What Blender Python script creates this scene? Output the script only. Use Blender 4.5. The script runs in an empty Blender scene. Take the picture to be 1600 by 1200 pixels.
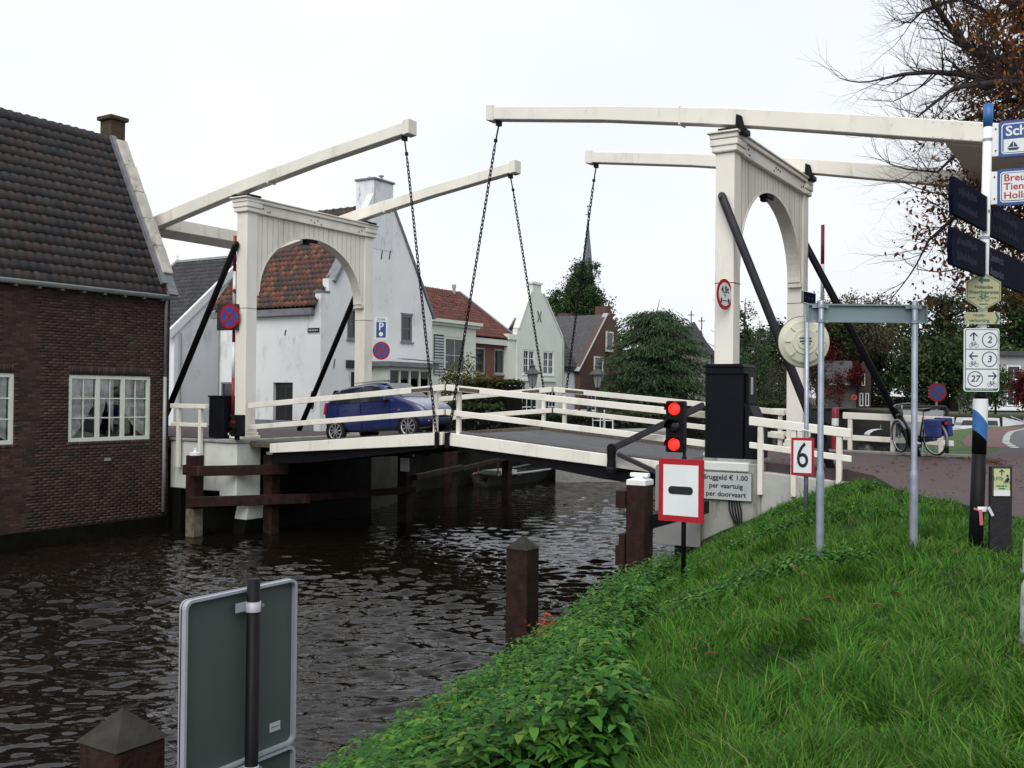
import bpy, bmesh, math, random
import numpy as np
from mathutils import Vector, Matrix
random.seed(7); RS = np.random.RandomState(7)
scn = bpy.context.scene
COL = scn.collection
R = math.radians
# ---------------------------------------------------------------- frame
# metres; water level z = 0; x runs along the bridge (right bank positive), y along the river (away from the viewer)
YAW = .5571
CAM = Vector((6.93, -19.54, 3.9))
FWD = Vector((-math.sin(YAW), math.cos(YAW), 0)); RGT = Vector((math.cos(YAW), math.sin(YAW), 0))
def view(r, f, z=0.0):
    """ground point r metres to the right of and f metres ahead of the viewer's standpoint"""
    return Vector((CAM.x, CAM.y, 0)) + RGT*r + FWD*f + Vector((0, 0, z))
cam = bpy.data.cameras.new('camera'); camo = bpy.data.objects.new('camera', cam); COL.objects.link(camo)
cam.lens = 35.33; cam.sensor_width = 36; cam.clip_start = .1; cam.clip_end = 3000
camo.matrix_world = Matrix.Translation(CAM) @ Matrix.Rotation(YAW, 4, 'Z') @ Matrix.Rotation(math.pi/2+.0105, 4, 'X') @ Matrix.Rotation(.0101, 4, 'Z')
scn.camera = camo
# ---------------------------------------------------------------- sky, sun, exposure (overcast)
SUN = (RGT*-.18 + FWD*-.75).normalized()*math.cos(R(48)) + Vector((0, 0, math.sin(R(48))))
w = bpy.data.worlds.new('World'); scn.world = w; w.use_nodes = True
nt = w.node_tree; nd = nt.nodes; bg = nd['Background']
sky = nd.new('ShaderNodeTexSky'); sky.sky_type = 'NISHITA'; sky.sun_disc = False
sky.sun_elevation = R(48); sky.sun_rotation = math.atan2(SUN.x, SUN.y); sky.dust_density = 4; sky.air_density = 1.2
tc = nd.new('ShaderNodeTexCoord'); mp = nd.new('ShaderNodeMapping'); mp.inputs['Scale'].default_value = (1, 1, 2.2)
nz = nd.new('ShaderNodeTexNoise'); nz.inputs['Scale'].default_value = 1.3; nz.inputs['Detail'].default_value = 4; nz.inputs['Roughness'].default_value = .5
cr = nd.new('ShaderNodeValToRGB')   # cloud layer: pale lavender grey to white
cr.color_ramp.elements[0].position = .3; cr.color_ramp.elements[0].color = (6.3, 6.55, 7.3, 1)
cr.color_ramp.elements[1].position = .66; cr.color_ramp.elements[1].color = (7.6, 7.7, 7.95, 1)
dp = nd.new('ShaderNodeVectorMath'); dp.operation = 'DOT_PRODUCT'; dp.inputs[1].default_value = (RGT*-.8+FWD*.1+Vector((0, 0, .55))).normalized()
ma = nd.new('ShaderNodeMapRange'); ma.inputs[1].default_value = -.6; ma.inputs[2].default_value = .9; ma.inputs[3].default_value = .84; ma.inputs[4].default_value = 1.24
mu = nd.new('ShaderNodeVectorMath'); mu.operation = 'SCALE'
mx = nd.new('ShaderNodeMixRGB'); mx.inputs[0].default_value = .88
L = nt.links.new
L(tc.outputs['Generated'], mp.inputs[0]); L(mp.outputs[0], nz.inputs[0]); L(nz.outputs[0], cr.inputs[0])
L(tc.outputs['Generated'], dp.inputs[0]); L(dp.outputs['Value'], ma.inputs[0]); L(cr.outputs[0], mu.inputs[0]); L(ma.outputs[0], mu.inputs['Scale'])
L(sky.outputs[0], mx.inputs[1]); L(mu.outputs[0], mx.inputs[2]); L(mx.outputs[0], bg.inputs[0]); bg.inputs[1].default_value = .1
sl = bpy.data.lights.new('sun', 'SUN'); so = bpy.data.objects.new('sun', sl); COL.objects.link(so)
sl.energy = 1.5; sl.angle = R(50); sl.color = (1, .96, .9); so.rotation_euler = SUN.to_track_quat('Z', 'Y').to_euler()
vs = scn.view_settings; vs.view_transform = 'Standard'; vs.look = 'None'; vs.gamma = 1; vs.exposure = .5
# ---------------------------------------------------------------- materials
def mat(name, c, rough=.6, var=.12, scale=2.5, bump=0, bscale=30, metal=0, spec=.4, dirt=None, src=None, emit=0, detail=4):
    m = bpy.data.materials.new(name); m.use_nodes = True; t = m.node_tree; n = t.nodes; b = n['Principled BSDF']; l = t.links.new
    b.inputs['Roughness'].default_value = rough; b.inputs['Metallic'].default_value = metal; b.inputs['Specular IOR Level'].default_value = spec
    co = n.new('ShaderNodeTexCoord')
    n1 = n.new('ShaderNodeTexNoise'); n1.inputs['Scale'].default_value = scale; n1.inputs['Detail'].default_value = detail; l(co.outputs['Object'], n1.inputs[0])
    r = n.new('ShaderNodeValToRGB'); e = r.color_ramp.elements
    e[0].position = .3; e[1].position = .7
    if src:                                    # colour list picked per piece
        r2 = n.new('ShaderNodeValToRGB'); r2.color_ramp.interpolation = 'CONSTANT' if len(c) > 2 else 'LINEAR'
        for i, k in enumerate(c):
            q = r2.color_ramp.elements[0] if i == 0 else r2.color_ramp.elements.new(i/len(c) if len(c) > 2 else 1.0)
            q.color = (*k, 1)
        if len(c) <= 2: r2.color_ramp.elements.remove(r2.color_ramp.elements[-1]) if len(r2.color_ramp.elements) > 2 else None
        if src == 'obj': s = n.new('ShaderNodeObjectInfo'); l(s.outputs['Random'], r2.inputs[0])
        else: s = n.new('ShaderNodeAttribute'); s.attribute_name = 'rnd'; l(s.outputs['Fac'], r2.inputs[0])
        e[0].color = (1-var, 1-var, 1-var, 1); e[1].color = (1+var, 1+var, 1+var, 1)
        mm = n.new('ShaderNodeMixRGB'); mm.blend_type = 'MULTIPLY'; mm.inputs[0].default_value = 1
        l(n1.outputs[0], r.inputs[0]); l(r2.outputs[0], mm.inputs[1]); l(r.outputs[0], mm.inputs[2]); out = mm.outputs[0]
    else:
        e[0].color = (*[k*(1-var) for k in c], 1); e[1].color = (*[min(1, k*(1+var)) for k in c], 1)
        l(n1.outputs[0], r.inputs[0]); out = r.outputs[0]
    for d in (dirt or []):                     # (colour, amount, scale, z-stretch, threshold)
        mpn = n.new('ShaderNodeMapping'); mpn.inputs['Scale'].default_value = (1, 1, d[3]); l(co.outputs['Object'], mpn.inputs[0])
        nn = n.new('ShaderNodeTexNoise'); nn.inputs['Scale'].default_value = d[2]; nn.inputs['Detail'].default_value = 6; nn.inputs['Roughness'].default_value = .65; l(mpn.outputs[0], nn.inputs[0])
        rr = n.new('ShaderNodeMapRange'); rr.inputs[1].default_value = d[4]; rr.inputs[2].default_value = d[4]+.14; rr.inputs[4].default_value = d[1]; l(nn.outputs[0], rr.inputs[0])
        mi = n.new('ShaderNodeMixRGB'); mi.inputs[2].default_value = (*d[0], 1); l(rr.outputs[0], mi.inputs[0]); l(out, mi.inputs[1]); out = mi.outputs[0]
    l(out, b.inputs['Base Color'])
    if bump:
        n2 = n.new('ShaderNodeTexNoise'); n2.inputs['Scale'].default_value = bscale; n2.inputs['Detail'].default_value = 5; l(co.outputs['Object'], n2.inputs[0])
        bu = n.new('ShaderNodeBump'); bu.inputs['Strength'].default_value = bump; bu.inputs['Distance'].default_value = .02; l(n2.outputs[0], bu.inputs['Height']); l(bu.outputs[0], b.inputs['Normal'])
    if emit:
        b.inputs['Emission Color'].default_value = (*c, 1); b.inputs['Emission Strength'].default_value = emit
    return m
def mlist(c): return [tuple(x) for x in c]
DK = (.06, .055, .045)
M = {}
M['cream'] = mat('cream_paint', (.76, .74, .665), .5, .05, 1.2, .08, 45, dirt=[((.48, .45, .36), .45, 1.6, .22, .53), ((.30, .27, .19), .5, 6, .3, .62), ((.10, .09, .06), .75, 16, .6, .71)])
M['cream2'] = mat('weathered_cream_paint', (.72, .70, .62), .5, .06, 1.5, .06, 50, dirt=[((.36, .35, .26), .5, 3, .3, .54), ((.12, .12, .08), .6, 12, .6, .64)])
M['bare'] = mat('bare_wood', (.09, .075, .06), .8, .4, 14, .3, 40)
M['black'] = mat('black_steel', (.0055, .0055, .007), .5, .25, 4, .05, 80, spec=.15, dirt=[((.02, .017, .015), .5, 5, .4, .64)])
M['grey_steel'] = mat('dark_grey_steel', (.026, .026, .033), .5, .2, 4, .03, 60, spec=.25)
M['galv'] = mat('galvanised_steel', (.30, .34, .40), .42, .14, 9, .03, 70, metal=.6, dirt=[((.16, .17, .17), .5, 6, .3, .6)])
M['concrete'] = mat('concrete', (.29, .295, .27), .85, .15, 1.5, .25, 25, dirt=[((.12, .13, .09), .75, 3, .35, .52), ((.2, .21, .15), .6, 8, .5, .6)])
M['white_conc'] = mat('whitewashed_concrete', (.58, .61, .57), .8, .08, 1.5, .15, 25, dirt=[((.2, .21, .15), .7, 4, .25, .58)])
M['redwood'] = mat('oxblood_timber', (.026, .012, .011), .7, .4, 6, .5, 30, spec=.15, dirt=[((.075, .06, .05), .6, 7, .12, .58), ((.012, .012, .008), .8, 3, .2, .55), ((.05, .06, .03), .5, 2.5, .6, .62)])
M['rotwood'] = mat('weathered_pile_wood', (.15, .125, .09), .85, .4, 7, .5, 22, dirt=[((.03, .03, .02), .8, 4, .25, .5)])
M['wetshade'] = mat('wet_and_shaded_dark', (.006, .006, .005), .8, .4, 4, .3, 20, spec=.08)  # wet footings; its near-black also paints the shade beneath the left bridge end
M['captop'] = mat('white_cap_paint', (.75, .76, .77), .5, .1, 8, .1, 40, dirt=[((.2, .2, .18), .5, 12, 1, .62)])
M['white'] = mat('white_enamel', (.74, .77, .79), .35, .03, 3)
M['signwhite'] = mat('sign_white', (.68, .72, .73), .35, .04, 3, dirt=[((.35, .37, .33), .35, 5, .3, .6)])
M['plate'] = mat('pale_plate', (.40, .43, .43), .4, .05, 3, dirt=[((.28, .29, .27), .4, 4, .3, .6)])
M['red'] = mat('sign_red', (.36, .008, .018), .35, .08, 5)
M['poleRed'] = mat('pole_red', (.25, .012, .02), .4, .1, 6)
M['blue'] = mat('sign_blue', (.030, .075, .25), .35, .08, 5)
M['polblue'] = mat('pole_blue', (.03, .13, .36), .35, .06, 5)
M['navy'] = mat('navy_sign', (.004, .005, .018), .7, .15, 5, spec=.03)  # back-lit darkness of the sign arms is put into this blue
M['navy2'] = mat('dim_navy_letters', (.022, .024, .045), .7, .1, 5, spec=.05)  # lettering dimmed in the colour to suit the back-lit sign arms
M['navy3'] = mat('dull_letters', (.085, .09, .14), .7, .1, 5, spec=.05)  # less dimmed letter tone for the readable back-lit arm
M['ink'] = mat('black_ink', (.01, .011, .013), .4, .1, 5)
M['deepblue'] = mat('dark_blue_ink', (.02, .035, .10), .4, .1, 5)
M['green_ink'] = mat('green_ink', (.03, .14, .09), .4, .1, 5)
M['ivory'] = mat('ivory_sign', (.40, .40, .24), .45, .06, 4, dirt=[((.25, .25, .14), .4, 6, .4, .6)])
M['lime'] = mat('pale_green_sign', (.46, .5, .27), .45, .06, 4)
M['backgrey'] = mat('grey_sign_back', (.052, .068, .064), .6, .1, 1.2, .02, 40, dirt=[((.035, .045, .042), .5, 2, .2, .55)])
M['nameback'] = mat('blue_grey_sign_back', (.17, .235, .26), .45, .06, 2)
M['lampred'] = mat('lit_red_lamp', (1.0, .02, .015), .3, 0, 2, emit=1.4)
M['lampdark'] = mat('unlit_lamp_glass', (.012, .012, .014), .15, .1, 2)
M['orange'] = mat('orange_plastic', (.55, .09, .03), .5, .05, 3)
M['plaster'] = mat('white_plaster', (.73, .755, .765), .85, .05, .8, .2, 8, dirt=[((.36, .38, .38), .55, 1.1, .6, .55), ((.24, .25, .24), .65, 3.5, .35, .62), ((.1, .1, .09), .6, 10, .5, .7)])
M['plasterA'] = mat('white_plaster_plain', (.71, .74, .77), .85, .05, .8, .15, 8, dirt=[((.4, .43, .45), .5, 1.4, .5, .55)])
M['plasterG'] = mat('pale_green_plaster', (.66, .70, .645), .8, .05, 1, .1, 8)
M['mortar'] = mat('mortar', (.052, .038, .034), .95, .2, 6, .3, 40, dirt=[((.20, .18, .165), .75, .9, 1.2, .57)])
BR = mlist([(.032, .018, .016), (.046, .024, .021), (.058, .030, .025), (.038, .021, .019), (.024, .015, .014), (.070, .038, .032), (.050, .027, .023)])
M['brickO'] = mat('brick', BR, .85, .08, 9, .12, 50, src='obj'); M['brickA'] = mat('brick_field', BR, .85, .08, 9, .12, 50, src='attr')
TD = mlist([(.020, .017, .017), (.028, .022, .021), (.017, .018, .020), (.034, .023, .020), (.028, .023, .022), (.036, .030, .028), (.024, .024, .025), (.036, .023, .020), (.026, .022, .022), (.03, .025, .026), (.022, .02, .023)])
M['tileO'] = mat('dark_pantile', TD, .6, .35, 5, .3, 30, src='obj', dirt=[((.065, .062, .045), .6, 1.3, 1, .56)]); M['tileA'] = mat('dark_pantile_field', TD, .6, .35, 5, .3, 30, src='attr', dirt=[((.065, .062, .045), .6, 1.3, 1, .56)])
TO = mlist([(.090, .036, .024), (.125, .046, .029), (.065, .034, .027), (.042, .030, .027), (.085, .040, .030), (.15, .058, .034), (.052, .035, .030), (.034, .029, .027)])
M['otileO'] = mat('orange_pantile', TO, .75, .3, 4, .3, 30, src='obj', dirt=[((.035, .03, .03), .7, .9, 1, .52)]); M['otileA'] = mat('orange_pantile_field', TO, .75, .3, 4, .3, 30, src='attr', dirt=[((.035, .03, .03), .7, .9, 1, .52)])
TR = mlist([(.125, .046, .034), (.105, .042, .034), (.145, .054, .040), (.09, .042, .036)])
M['rtileA'] = mat('red_tile_field', TR, .8, .3, 4, .2, 30, src='attr')
TK = mlist([(.022, .023, .027), (.032, .032, .036), (.018, .018, .022)])
M['ktileA'] = mat('black_tile_field', TK, .6, .3, 4, .2, 30, src='attr'); 
TG = mlist([(.05, .05, .056), (.065, .062, .066), (.04, .04, .046)])
M['gtileA'] = mat('grey_tile_field', TG, .7, .3, 4, .2, 30, src='attr')
M['groove'] = mat('board_joint_line', (.26, .235, .17), .8, .3, 12)
M['plasterC'] = mat('sooty_plaster', (.68, .71, .74), .85, .06, 1, .2, 10, dirt=[((.30, .31, .30), .6, 2.2, .35, .52), ((.03, .03, .028), .85, 5, .35, .60)])
M['flats'] = mat('grey_render_far', (.30, .31, .32), .85, .1, 1)
M['brickdim'] = mat('dull_far_brick', (.055, .038, .034), .9, .2, 10)
M['lead'] = mat('lead_flashing', (.16, .17, .19), .5, .2, 5, .2, 20)
M['verge'] = mat('lichened_verge_cap', (.42, .41, .36), .85, .2, 3, .3, 25, dirt=[((.14, .11, .06), .8, 3, .6, .55), ((.55, .55, .52), .6, 5, 1, .6)])
M['chimbrick'] = mat('chimney_brick', (.055, .040, .022), .9, .35, 12, .5, 30)
M['zinc'] = mat('zinc_gutter', (.33, .36, .36), .5, .1, 3, .05, 30, metal=.3)
M['frame'] = mat('painted_window_frame', (.60, .65, .58), .5, .05, 4)
M['glass'] = mat('window_glass', (.012, .013, .016), .06, .1, 1.2, spec=.7)
M['curtain'] = mat('net_curtain', (.82, .83, .83), .9, .3, 6, .3, 20)
M['dark'] = mat('dark_interior', (.014, .014, .016), .8, .2, 3)
M['darkgreen'] = mat('dark_green_paint', (.018, .028, .024), .5, .2, 3)
M['redbrick'] = mat('red_brick_far', (.15, .062, .045), .9, .25, 12, .3, 14, dirt=[((.09, .05, .04), .6, 2.5, 1, .52)])
M['brownbrick'] = mat('brown_brick_far', (.10, .055, .045), .9, .25, 12, .3, 14)
M['hazy_slate'] = mat('hazy_slate', (.11, .13, .155), .6, .12, 2, .1, 10)  # slate blue-grey that also carries the spire's distance haze in its colour
M['stone_far'] = mat('church_stone', (.16, .15, .145), .9, .15, 1)
def ramp_mat_road():
    m = mat('brick_paving', (.075, .050, .052), .85, .25, .7, .0)
    t = m.node_tree; n = t.nodes; l = t.links.new; b = n['Principled BSDF']
    co = n.new('ShaderNodeTexCoord'); br = n.new('ShaderNodeTexBrick')
    br.inputs['Scale'].default_value = 1; br.inputs['Brick Width'].default_value = .2; br.inputs['Row Height'].default_value = .1; br.inputs['Mortar Size'].default_value = .006
    br.inputs['Color1'].default_value = (.092, .058, .060, 1); br.inputs['Color2'].default_value = (.056, .042, .046, 1); br.inputs['Mortar'].default_value = (.05, .045, .04, 1)
    l(co.outputs['Object'], br.inputs[0]); src = b.inputs['Base Color'].links[0].from_socket
    mi = n.new('ShaderNodeMixRGB'); mi.inputs[0].default_value = .6; l(src, mi.inputs[1]); l(br.outputs[0], mi.inputs[2]); l(mi.outputs[0], b.inputs['Base Color'])
    bu = n.new('ShaderNodeBump'); bu.inputs['Strength'].default_value = .5; bu.inputs['Distance'].default_value = .01; bu.invert = True; l(br.outputs[1], bu.inputs['Height']); l(bu.outputs[0], b.inputs['Normal'])
    return m
M['paving'] = ramp_mat_road()
M['asphalt'] = mat('asphalt', (.085, .088, .095), .85, .15, 1.5, .3, 90)
M['deck'] = mat('deck_surface', (.075, .077, .088), .75, .2, 1.2, .3, 60, dirt=[((.04, .04, .04), .5, 3, 1, .55)])
M['cycle'] = mat('red_cycle_asphalt', (.115, .06, .055), .85, .12, 1.5, .3, 90)
M['kerb'] = mat('kerb_concrete', (.24, .24, .23), .85, .2, 3, .3, 40, dirt=[((.09, .09, .07), .6, 3, 1, .52)])
M['soil'] = mat('bank_soil', (.012, .022, .006), .95, .4, 2, .5, 20)
M['lawn'] = mat('far_lawn', (.045, .085, .02), .95, .3, 1.5, .5, 25)
M['landfar'] = mat('far_ground', (.06, .065, .035), .95, .3, .3, .3, 10)
M['quay'] = mat('quay_masonry', (.020, .019, .015), .9, .35, 2, .6, 8, dirt=[((.03, .035, .02), .7, 1.5, 1, .5)])
M['tyre'] = mat('tyre_rubber', (.012, .012, .013), .8, .2, 6)
M['chrome'] = mat('alloy_rim', (.55, .56, .58), .25, .05, 4, metal=.8)
M['stone'] = mat('lichened_stone', (.40, .40, .37), .95, .2, 10, .6, 22, dirt=[((.10, .10, .07), .8, 9, 1, .53)])
# leaves pick a colour per leaf
def leafmat(name, c, rough=.55, trans=.25):
    m = mat(name, c, rough, .2, 1.2, src='attr', spec=.12)
    m.node_tree.nodes['Principled BSDF'].inputs['Subsurface Weight'].default_value = 0
    t = m.node_tree; n = t.nodes; b = n['Principled BSDF']; o = n['Material Output']
    tr = n.new('ShaderNodeBsdfTranslucent'); mx_ = n.new('ShaderNodeMixShader'); mx_.inputs[0].default_value = trans
    t.links.new(b.inputs['Base Color'].links[0].from_socket, tr.inputs[0]); t.links.new(b.outputs[0], mx_.inputs[1]); t.links.new(tr.outputs[0], mx_.inputs[2]); t.links.new(mx_.outputs[0], o.inputs[0])
    return m
M['grass'] = leafmat('grass_blades', mlist([(.028, .098, .009), (.042, .134, .012), (.060, .175, .017), (.021, .072, .008), (.092, .205, .024), (.038, .120, .013), (.18, .17, .065)]))
M['nettle'] = leafmat('nettle_leaves', mlist([(.026, .086, .016), (.036, .120, .021), (.054, .165, .028), (.044, .138, .019), (.032, .105, .023), (.088, .20, .030), (.058, .17, .026), (.040, .124, .021), (.030, .10, .019), (.12, .19, .033)]))
M['lf_cedar'] = leafmat('cedar_needles', mlist([(.024, .052, .022), (.038, .075, .031), (.056, .100, .042), (.015, .034, .015)]), trans=.1)
M['lf_dark'] = leafmat('dark_leaves', mlist([(.020, .040, .015), (.033, .058, .021), (.046, .074, .026), (.015, .028, .012), (.06, .06, .024)]), trans=.15)
M['lf_lime'] = leafmat('linden_leaves', mlist([(.036, .066, .024), (.052, .090, .032), (.026, .050, .019), (.068, .105, .036)]))
M['lf_yellow'] = leafmat('yellowing_leaves', mlist([(.10, .10, .02), (.07, .09, .02), (.14, .12, .03), (.05, .06, .018)]))
M['lf_pale'] = leafmat('greyish_willow_leaves', mlist([(.085, .085, .05), (.06, .065, .035), (.11, .10, .06), (.08, .06, .035)]))
M['lf_red'] = leafmat('red_autumn_leaves', mlist([(.10, .010, .014), (.065, .010, .012), (.13, .022, .02), (.05, .015, .012)]))
M['lf_brown'] = leafmat('brown_chestnut_leaves', mlist([(.16, .055, .020), (.11, .045, .022), (.20, .09, .025), (.08, .035, .02), (.12, .075, .03), (.26, .10, .02)]))
M['lf_hedge'] = leafmat('hedge_leaves', mlist([(.020, .04, .012), (.035, .06, .018), (.05, .065, .02), (.07, .05, .02)]))
M['lf_twig'] = leafmat('twiggy_brown', mlist([(.04, .03, .025), (.055, .045, .03), (.03, .025, .02)]), trans=0)
M['bark'] = mat('bark', (.028, .022, .022), .9, .35, 6, .5, 20)
# ---------------------------------------------------------------- mesh helpers
class MB:
    def __init__(s): s.v = []; s.f = []
    def add(s, vs_, fs):
        o = len(s.v); s.v += [tuple(p) for p in vs_]; s.f += [tuple(i+o for i in q) for q in fs]; return s
    def box(s, x0, x1, y0, y1, z0, z1):
        return s.add([(x0, y0, z0), (x1, y0, z0), (x1, y1, z0), (x0, y1, z0), (x0, y0, z1), (x1, y0, z1), (x1, y1, z1), (x0, y1, z1)],
                     [(0, 3, 2, 1), (4, 5, 6, 7), (0, 1, 5, 4), (1, 2, 6, 5), (2, 3, 7, 6), (3, 0, 4, 7)])
    def prism(s, poly, ax, a0, a1):
        """poly: 2D outline; ax: extrusion axis 'x','y','z'"""
        def P(p, a): return {'x': (a, p[0], p[1]), 'y': (p[0], a, p[1]), 'z': (p[0], p[1], a)}[ax]
        n = len(poly); ar = sum(poly[i][0]*poly[(i+1) % n][1]-poly[(i+1) % n][0]*poly[i][1] for i in range(n))
        if (ar < 0) != (ax == 'y'): poly = poly[::-1]
        return s.add([P(p, a0) for p in poly]+[P(p, a1) for p in poly],
                     [tuple(range(n))[::-1], tuple(range(n, 2*n))]+[(i, (i+1) % n, n+(i+1) % n, n+i) for i in range(n)])
    def bar(s, p0, p1, wd, ht, up=(0, 0, 1)):
        p0 = Vector(p0); p1 = Vector(p1); d = (p1-p0).normalized(); a = d.cross(Vector(up))
        if a.length < 1e-4: a = d.cross(Vector((1, 0, 0)))
        a.normalize(); b = a.cross(d); a = a*wd/2; b = b*ht/2
        return s.add([p0-a-b, p0+a-b, p0+a+b, p0-a+b, p1-a-b, p1+a-b, p1+a+b, p1-a+b],
                     [(0, 3, 2, 1)[::-1], (4, 5, 6, 7)[::-1], (0, 1, 5, 4)[::-1], (1, 2, 6, 5)[::-1], (2, 3, 7, 6)[::-1], (3, 0, 4, 7)[::-1]])
    def tube(s, pts, r, n=8, closed=False, cap=True):
        pts = [Vector(p) for p in pts]; N = len(pts); rr = r if isinstance(r, (list, tuple)) else [r]*N
        up = None; rings = []
        for i, p in enumerate(pts):
            if closed: d = pts[(i+1) % N]-pts[i-1]
            else: d = pts[min(i+1, N-1)]-pts[max(i-1, 0)]
            d.normalize()
            if up is None: up = d.cross(Vector((0, 0, 1)) if abs(d.z) < .9 else Vector((1, 0, 0))).normalized()
            up = (up-d*up.dot(d)).normalized(); b = d.cross(up)
            rings.append([p+(up*math.cos(2*math.pi*k/n)+b*math.sin(2*math.pi*k/n))*rr[i] for k in range(n)])
        fs = []
        for i in range(N if closed else N-1):
            j = (i+1) % N
            fs += [(i*n+k, i*n+(k+1) % n, j*n+(k+1) % n, j*n+k) for k in range(n)]
        if cap and not closed: fs += [tuple(range(n))[::-1], tuple((N-1)*n+k for k in range(n))]
        return s.add([q for g in rings for q in g], fs)
    def lathe(s, prof, c, n=16, ax='z', a0=0.0, a1=2*math.pi):
        """prof: (radius, height) pairs along axis ax through c"""
        V_ = []
        full = abs(a1-a0-2*math.pi) < 1e-6; m = n if full else n+1
        for (r, h) in prof:
            for k in range(m):
                a = a0+(a1-a0)*k/n; x, y = r*math.cos(a), r*math.sin(a)
                q = {'z': (x, y, h), 'x': (h, x, y), 'y': (y, h, x)}[ax]
                V_.append((c[0]+q[0], c[1]+q[1], c[2]+q[2]))
        fs = []
        for i in range(len(prof)-1):
            for k in range(n): fs.append((i*m+k, i*m+(k+1) % m, (i+1)*m+(k+1) % m, (i+1)*m+k))
        return s.add(V_, fs)
    def disc(s, c, r, th, ax='y', n=24, ry=None):
        """flat round plate, thickness th along ax, centred at c"""
        p = [(r*math.cos(2*math.pi*k/n), (ry or r)*math.sin(2*math.pi*k/n)) for k in range(n)]
        if ax == 'y': return s.prism([(c[0]+a, c[2]+b) for a, b in p], 'y', c[1]-th/2, c[1]+th/2)
        if ax == 'x': return s.prism([(c[1]+a, c[2]+b) for a, b in p], 'x', c[0]-th/2, c[0]+th/2)
        return s.prism([(c[0]+a, c[1]+b) for a, b in p], 'z', c[2]-th/2, c[2]+th/2)
    def build(s, name, m, parent=None, smooth=False, bevel=0, seg=1):
        me = bpy.data.meshes.new(name); me.from_pydata([tuple(p) for p in s.v], [], s.f); me.update()
        return link(name, me, m, parent, smooth, bevel, seg)
def link(name, me, m, parent=None, smooth=False, bevel=0, seg=1):
    if m is not None: me.materials.append(M[m] if isinstance(m, str) else m)
    if smooth: me.polygons.foreach_set('use_smooth', [True]*len(me.polygons))
    o = bpy.data.objects.new(name, me); COL.objects.link(o)
    if parent is not None:
        o.parent = parent
        pp = parent
        if not pp.get('_loc'):            # parts are modelled in world metres unless the thing has its own frame
            if pp.parent is None: o.location = -pp.location
    if bevel:
        b = o.modifiers.new('bevel', 'BEVEL'); b.width = bevel; b.segments = seg; b.limit_method = 'ANGLE'; b.angle_limit = R(40)
    return o
def tag(o, label, cat, group=None):
    o['label'] = label; o['category'] = cat
    if group: o['group'] = group
    return o
LOCAL = set()
def thing(name, label, cat, loc=(0, 0, 0), group=None, rotz=None):
    """Empty at the base of a thing. With rotz given, the parts are modelled in the thing's own frame."""
    o = bpy.data.objects.new(name, None); COL.objects.link(o); o.location = loc; o.empty_display_size = .2
    if rotz is not None: o.rotation_euler = (0, 0, rotz); o['_loc'] = 1; LOCAL.add(o)
    return tag(o, label, cat, group)
def struct(o): o['kind'] = 'structure'; return o
def stuff(o, label=None, cat=None):
    o['kind'] = 'stuff'
    if label: o['label'] = label; o['category'] = cat
    return o
def text(s, size, x, z, y, m, parent, name='lettering', align='LEFT', sx=1.0, bold=0.0, slant=0.0):
    """lettering standing in the xz plane of the thing's own frame, facing -y"""
    c = bpy.data.curves.new(name, 'FONT'); c.body = s; c.size = size; c.align_x = align; c.align_y = 'CENTER'; c.extrude = .0008; c.offset = bold; c.shear = slant; c.resolution_u = 3
    o = bpy.data.objects.new(name, c); COL.objects.link(o); dg = bpy.context.evaluated_depsgraph_get(); dg.update()
    me = bpy.data.meshes.new_from_object(o.evaluated_get(dg)); COL.objects.unlink(o); bpy.data.objects.remove(o); bpy.data.curves.remove(c)
    me.transform(Matrix.Translation((x, y, z)) @ Matrix.Rotation(math.pi/2, 4, 'X') @ Matrix.Diagonal((sx, 1, 1, 1)))
    me.materials.clear()
    return link(name, me, m, parent)
def rrect(x0, x1, z0, z1, r, n=4):
    p = []
    for (cx, cz, a) in ((x1-r, z1-r, 0), (x0+r, z1-r, 90), (x0+r, z0+r, 180), (x1-r, z0+r, 270)):
        p += [(cx+r*math.cos(R(a+90*k/n)), cz+r*math.sin(R(a+90*k/n))) for k in range(n+1)]
    return p
def copy_tree(o, parent=None):
    c = o.copy(); COL.objects.link(c)
    if parent: c.parent = parent
    for ch in list(o.children): copy_tree(ch, c)
    return c
def meshnp(name, V_, F, m, rnd=None, parent=None, smooth=False):
    """fast mesh from arrays; F is (n,k); rnd one value per face -> point attribute"""
    me = bpy.data.meshes.new(name); n, k = F.shape
    me.vertices.add(len(V_)); me.vertices.foreach_set('co', np.asarray(V_, np.float32).ravel())
    me.loops.add(n*k); me.loops.foreach_set('vertex_index', F.astype(np.int32).ravel())
    me.polygons.add(n); me.polygons.foreach_set('loop_start', np.arange(0, n*k, k, dtype=np.int32)); me.polygons.foreach_set('loop_total', np.full(n, k, np.int32))
    me.update(calc_edges=True)
    if rnd is not None:
        a = me.attributes.new('rnd', 'FLOAT', 'POINT'); a.data.foreach_set('value', np.asarray(rnd, np.float32))
    return link(name, me, m, parent, smooth)
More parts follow.
